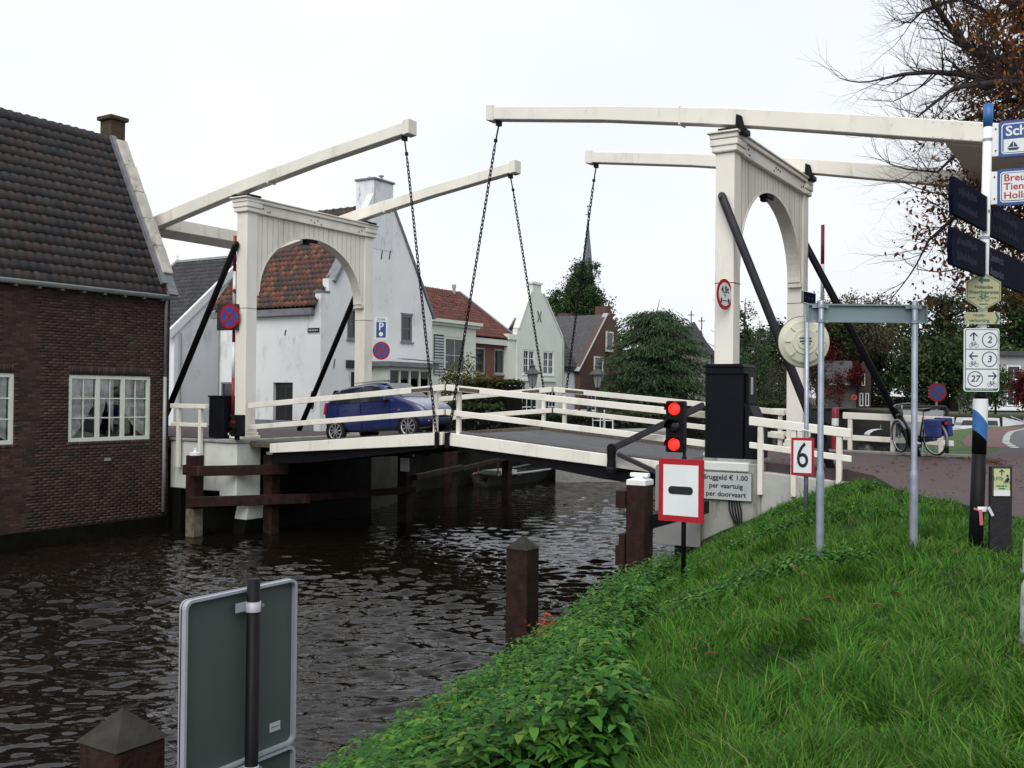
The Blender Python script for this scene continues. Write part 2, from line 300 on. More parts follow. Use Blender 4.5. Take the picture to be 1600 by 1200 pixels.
# ================================================================ water, ground, roads
def water():
    m = bpy.data.materials.new('canal_water'); m.use_nodes = True; n = m.node_tree.nodes; b = n['Principled BSDF']; l = m.node_tree.links.new
    b.inputs['Base Color'].default_value = (.0055, .0042, .0028, 1); b.inputs['Roughness'].default_value = .02; b.inputs['IOR'].default_value = 1.33
    co = n.new('ShaderNodeTexCoord'); mpn = n.new('ShaderNodeMapping'); mpn.inputs['Rotation'].default_value = (0, 0, -YAW); mpn.inputs['Scale'].default_value = (1, 1.7, 1)
    n1 = n.new('ShaderNodeTexNoise'); n1.inputs['Scale'].default_value = 6; n1.inputs['Detail'].default_value = 2; n1.inputs['Distortion'].default_value = .4
    bu = n.new('ShaderNodeBump'); bu.inputs['Strength'].default_value = .13; bu.inputs['Distance'].default_value = .04
    l(co.outputs['Object'], mpn.inputs[0]); l(mpn.outputs[0], n1.inputs[0]); l(n1.outputs[0], bu.inputs['Height']); l(bu.outputs[0], b.inputs['Normal'])
    f = np.concatenate([np.exp(np.linspace(math.log(5.5), math.log(70), 700)), np.exp(np.linspace(math.log(72), math.log(2500), 50))])
    q = np.linspace(-.57, .57, 365)
    Fv, Q = np.meshgrid(f, q, indexing='ij'); r = Fv*Q
    X = CAM.x+RGT.x*r+FWD.x*Fv; Y = CAM.y+RGT.y*r+FWD.y*Fv; Z_ = np.zeros_like(X)
    rs = np.random.RandomState(3); fade = np.clip(1.5-Fv/45, 0, 1)
    gust = .75+.35*np.sin(X*.21+1.3)*np.sin(Y*.17+.4)+.2*np.sin(X*.6+Y*.5)
    base = math.atan2(FWD.y, FWD.x)
    for k in range(46):
        wl = .14*(.8/.14)**rs.rand(); a = base+rs.normal(0, .5); kk = 2*math.pi/wl; ph = rs.rand()*6.28
        amp = .0135*wl/46**.5*6.0
        p = kk*(X*math.cos(a)+Y*math.sin(a))+ph+.5*np.sin(X*.9+Y*.7+ph)
        Z_ += amp*(np.sin(p)+.3*np.sin(2*p+.9)+.12*np.sin(3*p+2.))
    Z_ *= fade*gust
    V_ = np.stack([X, Y, Z_], -1).reshape(-1, 3); nr, nc = X.shape
    i = np.arange(nr-1)[:, None]*nc+np.arange(nc-1)[None]; Fc = np.stack([i, i+1, i+nc+1, i+nc], -1).reshape(-1, 4)
    k = len(V_); V_ = np.vstack([V_, [(-2500, -2500, -.12), (2500, -2500, -.12), (2500, 2500, -.12), (-2500, 2500, -.12)]]); Fc = np.vstack([Fc, [[k, k+1, k+2, k+3]]])
    struct(meshnp('water', V_, Fc, m, smooth=True))
water()
SH = np.array([(-60, 12), (-19.5, 2.3), (-14, 1.0), (-7, -.67), (-1, -1.75), (-.4, -1.8), (0, -.5), (5.6, -.5), (5.9, 1.2), (12, .5), (15, .1), (30, -1.5), (40, -1), (70, 1)])
PA = np.array([(-3, -1.2), (0, 0), (1, .6), (2, 1.22), (3, 1.84), (4, 2.28), (4.7, 2.46), (5.5, 2.50), (300, 2.50)])
PB = np.array([(-1, -1), (0, .2), (.4, 1.6), (.9, 2.25), (1.5, 2.42), (300, 2.42)])
ROWX = np.array([-1, .8, 2.3, 3.0, 3.75, 4.14, 4.95, 5.83, 7.5, 9.5, 11.5, 13]); ROWY = np.array([-.35, -.4, -.55, -1.2, -3.3, -4.2, -5.2, -6.6, -9.5, -15, -30, -60])
def shore(y): return np.interp(y, SH[:, 0], SH[:, 1])
def height(x, y):
    x = np.asarray(x, float); y = np.asarray(y, float)
    s = np.minimum(x-shore(y), 50+.2*x-y)
    za = np.interp(s, PA[:, 0], PA[:, 1]); zb = np.interp(s, PB[:, 0], PB[:, 1]); t = np.clip((y+.4)/.4, 0, 1)
    z = za*(1-t)+zb*t
    return z+(.035*np.sin(x*1.9+y*.8)*np.sin(y*1.5-x*.4)+.02*np.sin(x*4.1)*np.sin(y*3.7))*np.clip(s, 0, 1)*(1-t)*np.clip((np.interp(x, ROWX, ROWY)-y)*2+.5, 0, 1)
def ground():
    xs = np.concatenate([np.arange(-4, 16, .22), np.array([18, 24, 36, 60, 120, 300])]); ys = np.concatenate([[-300, -120, -60, -40], np.arange(-30, 8, .22), np.arange(8.5, 56, .8)])
    X, Y = np.meshgrid(xs, ys, indexing='ij'); Z_ = height(X, Y); V_ = np.stack([X, Y, Z_], -1).reshape(-1, 3); nr, nc = X.shape
    i = np.arange(nr-1)[:, None]*nc+np.arange(nc-1)[None]; F = np.stack([i, i+nc, i+nc+1, i+1], -1).reshape(-1, 4)
    struct(meshnp('ground', V_, F, M['soil'], smooth=True))
    far = [(-14.6, .4), (-14.6, 5.8), (-15.2, 8), (-17.6, 13), (-17.8, 24), (-16, 29), (-15.5, 40), (-20, 55), (-30, 80), (-42, 110), (-44, 135), (-26, 122), (-8, 84), (12, 72), (30, 64), (80, 50), (400, 40), (1800, 0), (1800, 2400), (-1800, 2400), (-1800, -900), (-120, -900), (-17, -60), (-17, .4)]
    mb = MB(); mb.prism(far, 'z', 2.3, 2.48); struct(mb.build('land', 'landfar'))
    mb = MB(); n = len(far)
    mb.add([(*p, -1.2) for p in far]+[(*p, 2.3) for p in far], [(i, (i+1) % n, n+(i+1) % n, n+i) for i in range(n)]); struct(mb.build('quay', 'quay'))
ground()
def strips(name, rows, m, y_is=1):
    mb = MB(); v = []
    for (x, a, b, z) in rows: v += [(x, a, z), (x, b, z)]
    mb.add(v, [(2*i, 2*i+2, 2*i+3, 2*i+1) for i in range(len(rows)-1)])
    mb.add([q for (x, a, b, z) in rows for q in ((x, a, z-.002), (x, a-.02, z-.3))], [(2*i, 2*i+1, 2*i+3, 2*i+2) for i in range(len(rows)-1)]); return struct(mb.build(name, m))
strips('road', [(-.98, .02, 5.40, 2.604), (.8, -.05, 5.40, 2.60), (2.3, -.25, 5.40, 2.56), (3.0, -1.2, 5.40, 2.545), (3.75, -3.3, 5.40, 2.53), (4.14, -4.2, 5.40, 2.53), (4.95, -5.2, 5.4, 2.53), (5.83, -6.6, 5.4, 2.53), (7.5, -9.5, 5.4, 2.53), (9.5, -15, 5.4, 2.53), (11.5, -30, 5.4, 2.53), (13, -60, 5.4, 2.53)], 'paving')
strips('road', [(3.75, 5.40, 12.0, 2.53), (9.5, 5.4, 12.0, 2.53)], 'paving')
LE = [(12.0, 3.85), (16, 3.2), (21.8, 2.65), (28, 2.2), (34, 2.3), (40, 3.2), (45, 5.0), (49, 8.0)]
def along(name, off0, off1, z, m, pts=LE):
    mb = MB(); v = []
    for y, x in pts: v += [(x+off0, y, z), (x+off1, y, z)]
    mb.add(v, [(2*i, 2*i+1, 2*i+3, 2*i+2) for i in range(len(pts)-1)]); return struct(mb.build(name, m))
along('road', 0, 6, 2.535, 'asphalt'); along('cycle_path', -1.15, -.004, 2.537, 'cycle')
M['linepaint'] = mat('road_paint', (.62, .62, .60), .7, .1, 6)
mk = MB()
ly = np.array([p[0] for p in LE]); lx = np.array([p[1] for p in LE])
for y in np.arange(12.2, 46, 1.15):
    x0, x1 = np.interp([y, y+.55], ly, lx); mk.add([(x0+.05, y, 2.541), (x0+.27, y, 2.541), (x1+.27, y+.55, 2.541), (x1+.05, y+.55, 2.541)], [(0, 1, 2, 3)])
struct(mk.build('road_marking', 'linepaint'))
lw = MB(); lw.add([(2.1, 5.66, 2.475), (3.745, 5.66, 2.475), (3.745, 11.995, 2.53), (3.85-1.16, 12.02, 2.53), (2.2-1.16, 28, 2.48), (2.3-1.16, 34, 2.48), (3.2-1.16, 40, 2.48), (0, 40, 2.46), (-.4, 28, 2.46), (1.5, 12, 2.46)], [tuple(range(10))]); struct(lw.build('grass_verge', 'lawn'))
strips('road', [(-60, -.2, 6.6, 2.6), (-14.0, -.2, 5.5, 2.604)], 'paving')
kb = struct(MB().box(-.2, 3.74, 5.44, 5.62, 2.2, 2.5).build('kerb', 'kerb'))
for i in range(4): MB().box(-.2+i*.985, -.2+i*.985+.975, 5.425, 5.65, 2.42, 2.635).build('kerb_stone', 'kerb', kb, bevel=.015)
# ================================================================ the drawbridge
LX = -13.87; W = 5.38
PT = [('right', 0.0), ('left', LX)]
def portal(x0, label, lampy=2.69):
    t = thing('bridge_portal', label, 'bridge portal', (x0-.2, W/2, 2.6), 'portals of the drawbridge')
    for ya, yb in ((0, .40), (4.98, W)):
        p = MB().box(x0-.40, x0, ya, yb, 2.86, 8.86).build('post', 'cream', t, bevel=.018, seg=2)
        q = MB(); q.box(x0-.50, x0+.10, ya-.10, yb+.10, 2.605, 2.70); q.box(x0-.46, x0+.06, ya-.06, yb+.06, 2.70, 2.79); q.box(x0-.43, x0+.03, ya-.03, yb+.03, 2.79, 2.87); q.build('plinth', 'cream2', p, bevel=.012)
        MB().box(x0-.404, x0+.004, ya-.004, yb+.004, 6.20, 6.215).build('joint_line', 'bare', p)
        for (bx, by) in ((-.40, 0), (.02, 0)):
            for yy in (ya-.04, yb+.04): MB().lathe([(.0, .06), (.02, .06), (.02, 0)], (x0-.18+bx*1.0+.0, yy, 2.70), 6).build('anchor_bolt', 'cream2', p)
    # cross head
    c = MB().box(x0-.44, x0+.04, -.06, W+.06, 8.86, 9.13).build('crossbeam', 'cream', t, bevel=.015)
    MB().box(x0-.50, x0+.09, -.11, W+.11, 9.13, 9.235).build('moulding', 'cream', c, bevel=.02, seg=2)
    MB().box(x0-.54, x0+.12, -.16, W+.16, 9.235, 9.275).build('cover_board', 'cream2', c, bevel=.008)
    for yy in (.2, W-.2):
        k = MB(); k.box(x0-.50, x0+.09, yy-.29, yy+.29, 8.99, 9.125); k.box(x0-.47, x0+.065, yy-.265, yy+.265, 8.87, 8.99); k.build('capital', 'cream', c, bevel=.02, seg=2)
    rng = random.Random(int(-x0*10)+2)
    for yy in (.55, .72, .8, 2.45, 2.6, 2.75, 2.9, 4.6, 4.75):
        for zz in (8.93+.12*rng.random(),): MB().disc((x0+.045, yy, zz), .022, .02, 'x', 8).build('bolt_head', 'bare', c)
    # arch filled with upright boards, cut to the curve
    a_, b_, yc, zs = 2.20, 1.80, 2.69, 6.70
    def arch(y): q = 1-((y-yc)/a_)**2; return zs+b_*math.sqrt(q) if q > 0 else zs
    n = 22; y0, y1 = .40, 4.98; wd = (y1-y0)/n
    for i in range(n):
        a, b = y0+i*wd, y0+(i+1)*wd; pr = [(b-.004, 8.858), (a+.004, 8.858)]
        for k in range(6): yy = a+.004+(wd-.008)*k/5; pr.append((yy, arch(yy)))
        MB().prism(pr, 'x', x0-.345, x0-.055+.003*(i % 2)).build('board', 'cream', t)
        if i: MB().box(x0-.347, x0-.0505, a-.0045, a+.0045, max(arch(a), arch(a)), 8.856).build('board_joint', 'groove', t)  # thin darker strip over each joint draws the groove between boards
    s = MB(); N = 40; ys = [yc-a_*math.cos(math.pi*k/N) for k in range(N+1)]; inn = []
    ring = [(y, zs+b_*math.sin(math.pi*k/N)) for k, y in enumerate(ys)]
    r2 = [(yc-(a_-.045)*math.cos(math.pi*k/N), zs+(b_-.045)*math.sin(math.pi*k/N)) for k in range(N+1)]
    V_ = []
    for (y, z), (yy, z2) in zip(ring, r2): V_ += [(x0-.36, y, z), (x0-.04, y, z), (x0-.36, yy, z2), (x0-.04, yy, z2)]
    F = []
    for k in range(N):
        o = 4*k; F += [(o+2, o+6, o+7, o+3), (o+1, o+3, o+7, o+5), (o, o+4, o+6, o+2), (o, o+1, o+5, o+4)]
    s.add(V_, F); so_ = s.build('arch_lining', 'cream', t, smooth=False)
    for yy in (.40, 4.98-.1):
        MB().box(x0-.37, x0-.03, yy+.01 if yy < 1 else yy-.01, yy+.1, 6.58, 6.70).build('arch_foot', 'cream2', so_, bevel=.01)
    l = MB(); l.box(x0-.30, x0-.10, 2.45, 2.93, 8.36, 8.46); l.box(x0-.27, x0-.13, 2.42, 2.6, 8.28, 8.36); lo = l.build('lamp_housing', 'black', t, bevel=.02)
    MB().box(x0-.26, x0-.14, 2.62, 2.9, 8.335, 8.36).build('lamp_glass', 'plate', lo)
    return t
PR = portal(0.0, 'cream timber bridge portal beside the black control cabinet, right of the river')
PL = portal(LX, 'cream timber bridge portal in front of the white house with orange roof')
# round black stays behind each portal, bolted to the posts
def stay(t, x, y, z, x2, z2, m):
    b = MB(); d = Vector((x2-x, 0, z2-z)).normalized()
    b.tube([Vector((x, y, z))-d*.10, Vector((x, y, z))-d*.06, (x, y, z), (x2, y, z2)], [.03, .075, .088, .088], 12)
    o = b.build('stay', m, t, smooth=True)
    MB().lathe([(0, -.125), (.035, -.125), (.035, -.05)], (x, y, z), 8, 'y').build('pivot_bolt', 'bare', o)
stay(PR, -.22, -.09, 7.94, 2.17, 2.10, 'grey_steel'); stay(PR, -.22, W+.09, 7.94, 2.6, 2.50, 'black')
stay(PL, -14.2, -.09, 7.96, -17.35, 2.62, 'black'); stay(PL, -14.2, W+.09, 7.96, -17.1, 2.62, 'black')
# balance frames: two rocking beams and the ballast box between the tails
def balance(sgn, xo, label, xt, bx0, bx1):
    """profile in local distance d from the portal towards the river"""
    t = thing('balance_frame', label, 'balance beams', (xo-.2, W/2, 9.28), 'balance beams of the drawbridge')
    top = [(5.82, 10.64), (2.8, 10.225), (.1, 9.80), (-2.6, 9.29), (-4.7, 8.86), (xt, 8.86-.205*(-4.7-xt))]
    bot = [(xt, 8.86-.205*(-4.7-xt)-.36), (-4.7, 8.50), (-2.6, 8.925), (-.5, 9.345), (.55, 9.53), (2.8, 9.915), (5.82, 10.345)]
    X = lambda d: xo-.2-sgn*d+(0 if sgn > 0 else -.13)
    for yc in (.20, W-.20):
        b = MB().prism([(X(d), z) for d, z in top]+[(X(d), z) for d, z in bot], 'y', yc-.15, yc+.15).build('beam', 'cream', t, bevel=.015)
        MB().prism([(X(5.66), 10.66), (X(5.86), 10.685), (X(5.86), 10.32), (X(5.66), 10.29)], 'y', yc-.175, yc+.175).build('end_cap', 'cream2', b, bevel=.012)
        # bearing of the beam on the portal head
        k = MB(); k.box(xo-.36, xo+.02, yc-.21, yc+.21, 9.276, 9.36); 
        if sgn > 0: k.prism([(xo+.0, 9.28), (xo+.12, 9.16), (xo+.2, 9.3), (xo+.14, 9.56), (xo+.02, 9.62)], 'y', yc-.20, yc-.153); k.box(xo+.02, xo+.2, yc-.19, yc+.19, 9.22, 9.33)
        else: k.box(xo-.62, xo-.52, yc-.19, yc+.12, 9.29, 9.38); k.box(xo+.02, xo+.14, yc-.19, yc+.19, 9.28, 9.33)
        k.build('bearing', 'black', b, bevel=.01)
        j = MB(); j.box(X(1.02)-.02, X(1.02)+.02, yc-.157, yc+.157, 9.58, 9.965); j.build('strap', 'cream2', b)
        for i in range(7):
            dd = -3.85-.09-i*.16; zt = 9.29+(dd+2.6)*.2048
            for zz in (zt-.05, zt-.32): MB().disc((X(dd), yc-.153, zz), .014, .012, 'y', 8).build('rivet', 'cream2', b)
    z0 = lambda d: 9.29+(d+2.6)*.2048
    MB().prism([(X(bx0), z0(bx0)-.02), (X(bx1), z0(bx1)-.02), (X(bx1), z0(bx1)-.40), (X(bx0), z0(bx0)-.385)], 'y', .352, W-.352).build('ballast_box', 'cream2', t, bevel=.01)
    return t
balance(1, 0.0, 'cream balance beams rocking on the portal right of the river, tails behind the signpost', -5.6, -4.1, -5.55)
balance(-1, LX, 'cream balance beams on the portal before the white house, tails behind the brick house', -5.3, -3.5, -4.15)
# leaves
XC = -7.14
def zt(x):
    d = abs(x-XC)
    return 2.985-.0815*d
def leaf(sgn, label):
    """sgn +1: hinged on the right bank"""
    xa = XC+sgn*.035; xb = XC+sgn*5.75
    t = thing('bridge_leaf', label, 'bridge leaf', (xb, W/2, 2.3), 'leaves of the drawbridge')
    q = lambda x, dz: (x, zt(x)+dz)
    MB().prism([q(xa, -.10), q(xb, -.10), q(xb, -.2), q(xa, -.2)], 'y', .08, W-.08).build('deck', 'deck', t)
    MB().prism([q(xa, -.06), q(xb, -.06), q(xb, -.099), q(xa, -.099)], 'y', .5, W-.75).build('wearing_course', 'asphalt', t)
    for y0, y1 in ((-.02, .08), (W-.08, W+.02)): MB().prism([q(xa, 0), q(xb, 0), q(xb, -.255), q(xa, -.305)], 'y', y0, y1).build('fascia', 'cream', t, bevel=.01)
    for y0 in (.10, 1.7, 3.5, W-.30): MB().prism([q(xa, -.21), q(xb, -.21), q(xb, -.56), q(xb-sgn*1.6, -.56), q(xa, -.37)], 'y', y0, y0+.2).build('girder', 'black', t)
    kb_ = MB().prism([q(xa, .05), q(xb, .05), q(xb, -.1), q(xa, -.1)], 'y', W-.75, W-.5).build('kerb_timber', 'bare', t, bevel=.01)
    MB().prism([q(xa, .03), q(xb, .03), q(xb, -.1), q(xa, -.1)], 'y', .085, .49).build('footway', 'deck', t)
    MB().prism([q(xa, .0), q(xb, .0), q(xb, -.1), q(xa, -.1)], 'y', W-.49, W-.085).build('footway', 'deck', t)
    # railings
    ends = XC+sgn*6.62
    for y, far in ((.06, 0), (W-.12, 1)):
        y -= .02
        for (h0, h1) in ((1.0, 1.145), (.415, .55)):
            rb = MB().prism([(xa, zt(xa)+h1), (ends, zt(ends)+h1), (ends, zt(ends)+h0), (xa, zt(xa)+h0)], 'y', y-.035, y+.035).build('rail', 'cream', t, bevel=.008)
            if h0 > .9: MB().prism([(XC+sgn*.42, zt(XC+sgn*.42)+1.105), (XC+sgn*1.0, zt(XC+sgn*1.0)+1.105), (XC+sgn*1.0, zt(XC+sgn*1.0)+1.02), (XC+sgn*.42, zt(XC+sgn*.42)+1.02)], 'y', y-.041, y-.0352).build('bare_patch', 'bare', rb)
        for d in (.34,):
            x = XC+sgn*d; MB().box(x-.05, x+.05, y+.036, y+.13, zt(x)-.15, zt(x)+1.12).build('rail_post', 'cream2', t, bevel=.006)
    return t
leaf(1, 'bridge leaf sloping to the black control cabinet, with cream railings and grey roadway')
leaf(-1, 'bridge leaf under the blue car, with cream fascia and railings')
# hoisting chains
def chain(p0, p1, label):
    p0 = Vector(p0); p1 = Vector(p1); d = (p1-p0).normalized(); Ln = (p1-p0).length
    t = thing('hoisting_chain', label, 'chain', p1, 'hoisting chains of the drawbridge')
    k = MB(); k.bar(p0+Vector((0, 0, .06)), p0-Vector((0, 0, .14)), .09, .14, (0, 1, 0)); k.tube([p0-Vector((0, 0, .1)), p0+d*.62], .02, 8); k.tube([p0+d*.45, p0+d*.52], .045, 8); k.build('shackle', 'black', t)
    lm = MB(); pitch = .098; n = int((Ln-.75)/pitch); a = d.cross(Vector((0, 1, 0))).normalized(); b = d.cross(a)
    for i in range(n):
        c = p0+d*(.66+pitch*i); u = a if i % 2 else b; q = []
        for k2 in range(10):
            an = 2*math.pi*k2/10; q.append(c+u*math.cos(an)*.030+d*(math.sin(an)*.034+(.032 if math.sin(an) > 0 else -.032)))
        lm.tube(q, .0125, 5, closed=True)
    stuff(lm.build('links', 'black', t, smooth=True))
    e = MB(); e.box(p1.x-.05, p1.x+.05, p1.y-.05, p1.y+.03, p1.z-.12, p1.z+.26); e.build('chain_plate', 'black', t, bevel=.01)
for sgn, xh, cx in ((1, -5.80, -7.0), (-1, -8.59, -7.30)):
    for y, nm in ((-.06, 'near'), (W+.06, 'far')):
        side = 'right-bank' if sgn > 0 else 'left-bank'
        chain((xh, .2 if y < 1 else W-.2, 10.33), (cx, y, 2.72), f'dark {"near-side" if y<1 else "far-side"} lifting chain hanging from the {"right-hand" if sgn>0 else "left-hand"} balance beams')
# abutments
M['pale_conc'] = mat('pale_concrete', (.40, .41, .385), .85, .15, 1.5, .25, 25, dirt=[((.15, .16, .11), .7, 3, .35, .54)])
def abut_r():
    t = thing('bridge_abutment', 'grey concrete abutment under the right-hand portal, grass against its wing wall', 'abutment', (0, 2.7, 0))
    MB().box(-1.0, .70, -.30, W+.35, -1, 2.592).build('pier', 'concrete', t, bevel=.03)
    MB().box(-.62, .45, -.34, .8, 2.42, 2.60).build('corner_block', 'white_conc', t, bevel=.02)
    MB().prism([(.70, 1.2), (2.75, 1.7), (2.75, 2.30), (.70, 2.44)], 'y', -.32, .0).build('wing_wall', 'pale_conc', t, bevel=.02)
    MB().box(2.2, 2.9, -.5, .02, 1.9, 2.34).build('stay_footing', 'concrete', t, bevel=.03)
    c = MB()
    for i in range(5): c.tube([(.05+.05*i, -.33, 1.9), (.08+.06*i, -.36, 1.65), (.2+.03*i, -.35, 1.35), (.22+.02*i, -.36, 1.0)], .015, 6)
    c.build('cables', 'black', t)
abut_r()
def abut_l():
    t = thing('bridge_abutment', 'stained white concrete abutment beside the brick house', 'abutment', (-14, 2.7, 0))
    MB().box(-14.46, -13.80, -.34, .55, .95, 2.50).build('pier', 'white_conc', t, bevel=.02)
    MB().box(-14.75, -14.1, .56, W+.3, -1, 2.590).build('core_wall', 'wetshade', t)  # shade under the leaf is put into the wall's black colour
    MB().box(-14.50, -13.75, -.40, 5.4, 2.50, 2.600).build('coping', 'concrete', t, bevel=.015); MB().box(-13.75, -12.95, .1, 5.3, 2.40, 2.56).build('hinge_sill', 'bare', t)
    MB().box(-16.55, -14.47, -.28, .3, 1.15, 2.50).build('wing_wall', 'white_conc', t, bevel=.02)
    MB().box(-16.55, -14.51, -.34, .3, 2.50, 2.58).build('wing_coping', 'concrete', t, bevel=.015)
    f = MB(); f.prism([(-13.98, .95), (-13.55, .95), (-13.85, -.6), (-14.35, -.6)], 'y', -.1, .5); fo = f.build('raking_leg', 'white_conc', t)
    MB().prism([(-13.65, .42), (-14.10, .42), (-14.36, -.6), (-13.84, -.6)], 'y', -.106, .506).build('waterline_stain', 'wetshade', fo)
    MB().box(-16.52, -16.1, -.27, -.1, -.6, 1.15).build('foot', 'wetshade', t)
    MB().box(-16.5, -14.2, .35, 1.0, -1, 1.15).build('back_wall', 'wetshade', t)  # near-black colour paints the shaded void below the wing wall
abut_l()
# drive arm of the leaf and control cabinet
def drive():
    t = thing('drive_arm', 'black steel drive arm reaching from the cabinet to the bridge leaf', 'drive arm', (-2.6, -.2, 2.2))
    a = MB(); a.lathe([(0, .0), (.13, 0), (.13, .1), (.10, .14), (.09, .3), (.10, .42), (.10, .56), (0, .56)], (-2.6, -.2, 2.24), 12); a.build('bracket', 'black', t, bevel=.01)
    MB().bar((-2.6, -.2, 2.76), (-.53, -.2, 3.73), .09, .13).build('push_rod', 'grey_steel', t, bevel=.01)
    MB().bar((-2.45, -.2, 2.66), (-1.1, -.2, 2.14), .08, .1).build('lower_strut', 'grey_steel', t, bevel=.01)
    MB().lathe([(0, -.07), (.1, -.07), (.1, .07), (0, .07)], (-2.58, -.2, 2.78), 10, 'y').build('pivot_pin', 'black', t)
drive()
def cabinet():
    t = thing('control_cabinet', 'tall black steel cabinet enclosing the foot of the bridge portal', 'cabinet', (-.1, .1, 2.6))
    MB().prism([(-.54, 2.66), (.26, 2.66), (.26, 3.55), (.26, 4.50), (-.54, 4.50)], 'y', -.12, .62).build('body', M['cab'], t, bevel=.015)
    MB().box(-.57, .285, -.15, .64, 4.36, 4.40).build('lid_rim', M['cab'], t, bevel=.006)
    MB().prism([(-.56, 4.50), (.275, 4.50), (.22, 4.56), (-.5, 4.56)], 'y', -.14, .63).build('lid', M['cab'], t)
    MB().prism([(.262, 2.67), (.55, 2.67), (.55, 3.32), (.36, 3.72), (.262, 3.72)], 'y', -.06, .56).build('front_box', M['cab'], t, bevel=.015)
    p = MB().box(.262, .33, -.0, .5, 3.76, 4.36).build('panel_recess', 'black', t, bevel=.008)
    MB().box(.332, .336, .12, .26, 3.95, 4.30).build('notice', 'plate', p)
    MB().box(-.56, .58, -.14, .64, 2.60, 2.66).build('base', 'concrete', t)
M['cab'] = mat('blue_black_enamel', (.004, .0045, .008), .5, .2, 3, .03, 30, spec=.15)
cabinet()
# ================================================================ houses
def panes_mat():
    m = bpy.data.materials.new('clear_pane'); m.use_nodes = True; n = m.node_tree.nodes; l = m.node_tree.links.new; n.remove(n['Principled BSDF'])
    tr = n.new('ShaderNodeBsdfTransparent'); tr.inputs[0].default_value = (.95, .96, .96, 1); gl = n.new('ShaderNodeBsdfGlossy'); gl.inputs['Roughness'].default_value = .03
    fr = n.new('ShaderNodeFresnel'); fr.inputs[0].default_value = 1.5; mx_ = n.new('ShaderNodeMixShader'); l(fr.outputs[0], mx_.inputs[0]); l(tr.outputs[0], mx_.inputs[1]); l(gl.outputs[0], mx_.inputs[2]); l(mx_.outputs[0], n['Material Output'].inputs[0])
    return m
M['pane'] = panes_mat()
def holed(mb, ax, f0, f1, a0, a1, z0, z1, holes):
    """wall slab perpendicular to ax between f0 and f1, with rectangular openings (a,b,z,z)"""
    A = sorted({a0, a1, *[h[0] for h in holes], *[h[1] for h in holes]}); A = [a for a in A if a0 <= a <= a1]
    for i in range(len(A)-1):
        zz = [z0]; hs = sorted([h for h in holes if h[0] <= A[i] and h[1] >= A[i+1]], key=lambda h: h[2])
        for h in hs: zz += [h[2], h[3]]
        zz.append(z1)
        for k in range(0, len(zz), 2):
            if zz[k+1]-zz[k] > 1e-4:
                mb.box(f0, f1, A[i], A[i+1], zz[k], zz[k+1]) if ax == 'x' else mb.box(A[i], A[i+1], f0, f1, zz[k], zz[k+1])
    return mb
def obox(mb, ax, f0, f1, a0, a1, z0, z1): return mb.box(f0, f1, a0, a1, z0, z1) if ax == 'x' else mb.box(a0, a1, f0, f1, z0, z1)
def window(t, ax, f, s, a0, a1, z0, z1, cols=1, rows=1, cas=1, fm='frame', gm='glass', fw=.06, sill=True, mw=.02):
    """window in the wall face at ax = f whose outside lies towards s"""
    fr = MB()
    o = lambda d0, d1: (f+s*d0, f+s*d1) if s > 0 else (f+s*d1, f+s*d0)
    A = o(-.10, -.02)
    obox(fr, ax, *A, a0, a1, z1-fw, z1); obox(fr, ax, *A, a0, a1, z0, z0+fw); obox(fr, ax, *A, a0, a0+fw, z0+fw, z1-fw); obox(fr, ax, *A, a1-fw, a1, z0+fw, z1-fw)
    cw = (a1-a0-2*fw)/cas
    for i in range(1, cas): obox(fr, ax, *A, a0+fw+cw*i-fw*.55, a0+fw+cw*i+fw*.55, z0+fw, z1-fw)
    wo = fr.build('window', fm, t)
    B = o(-.085, -.055); G = o(-.075, -.068); mu_ = MB(); k = 0
    for i in range(cas):
        c0 = a0+fw+cw*i+(fw*.55 if i else 0); c1 = a0+fw+cw*(i+1)-(fw*.55 if i < cas-1 else 0); pw = (c1-c0)/cols; ph = (z1-z0-2*fw)/rows
        for c in range(cols):
            for r_ in range(rows): obox(MB(), ax, *G, c0+pw*c+mw/2, c0+pw*(c+1)-mw/2, z0+fw+ph*r_+mw/2, z0+fw+ph*(r_+1)-mw/2).build('pane', gm, wo)
        for c in range(1, cols): obox(mu_, ax, *B, c0+pw*c-mw/2, c0+pw*c+mw/2, z0+fw, z1-fw); k = 1
        for r_ in range(1, rows): obox(mu_, ax, *o(-.084, -.054), c0, c1, z0+fw+ph*r_-mw/2, z0+fw+ph*r_+mw/2); k = 1
    if k: mu_.build('glazing_bars', fm, wo)
    if sill: obox(MB(), ax, *o(-.08, .06), a0-.05, a1+.05, z0-.07, z0-.005).build('sill', fm, wo)
    return wo
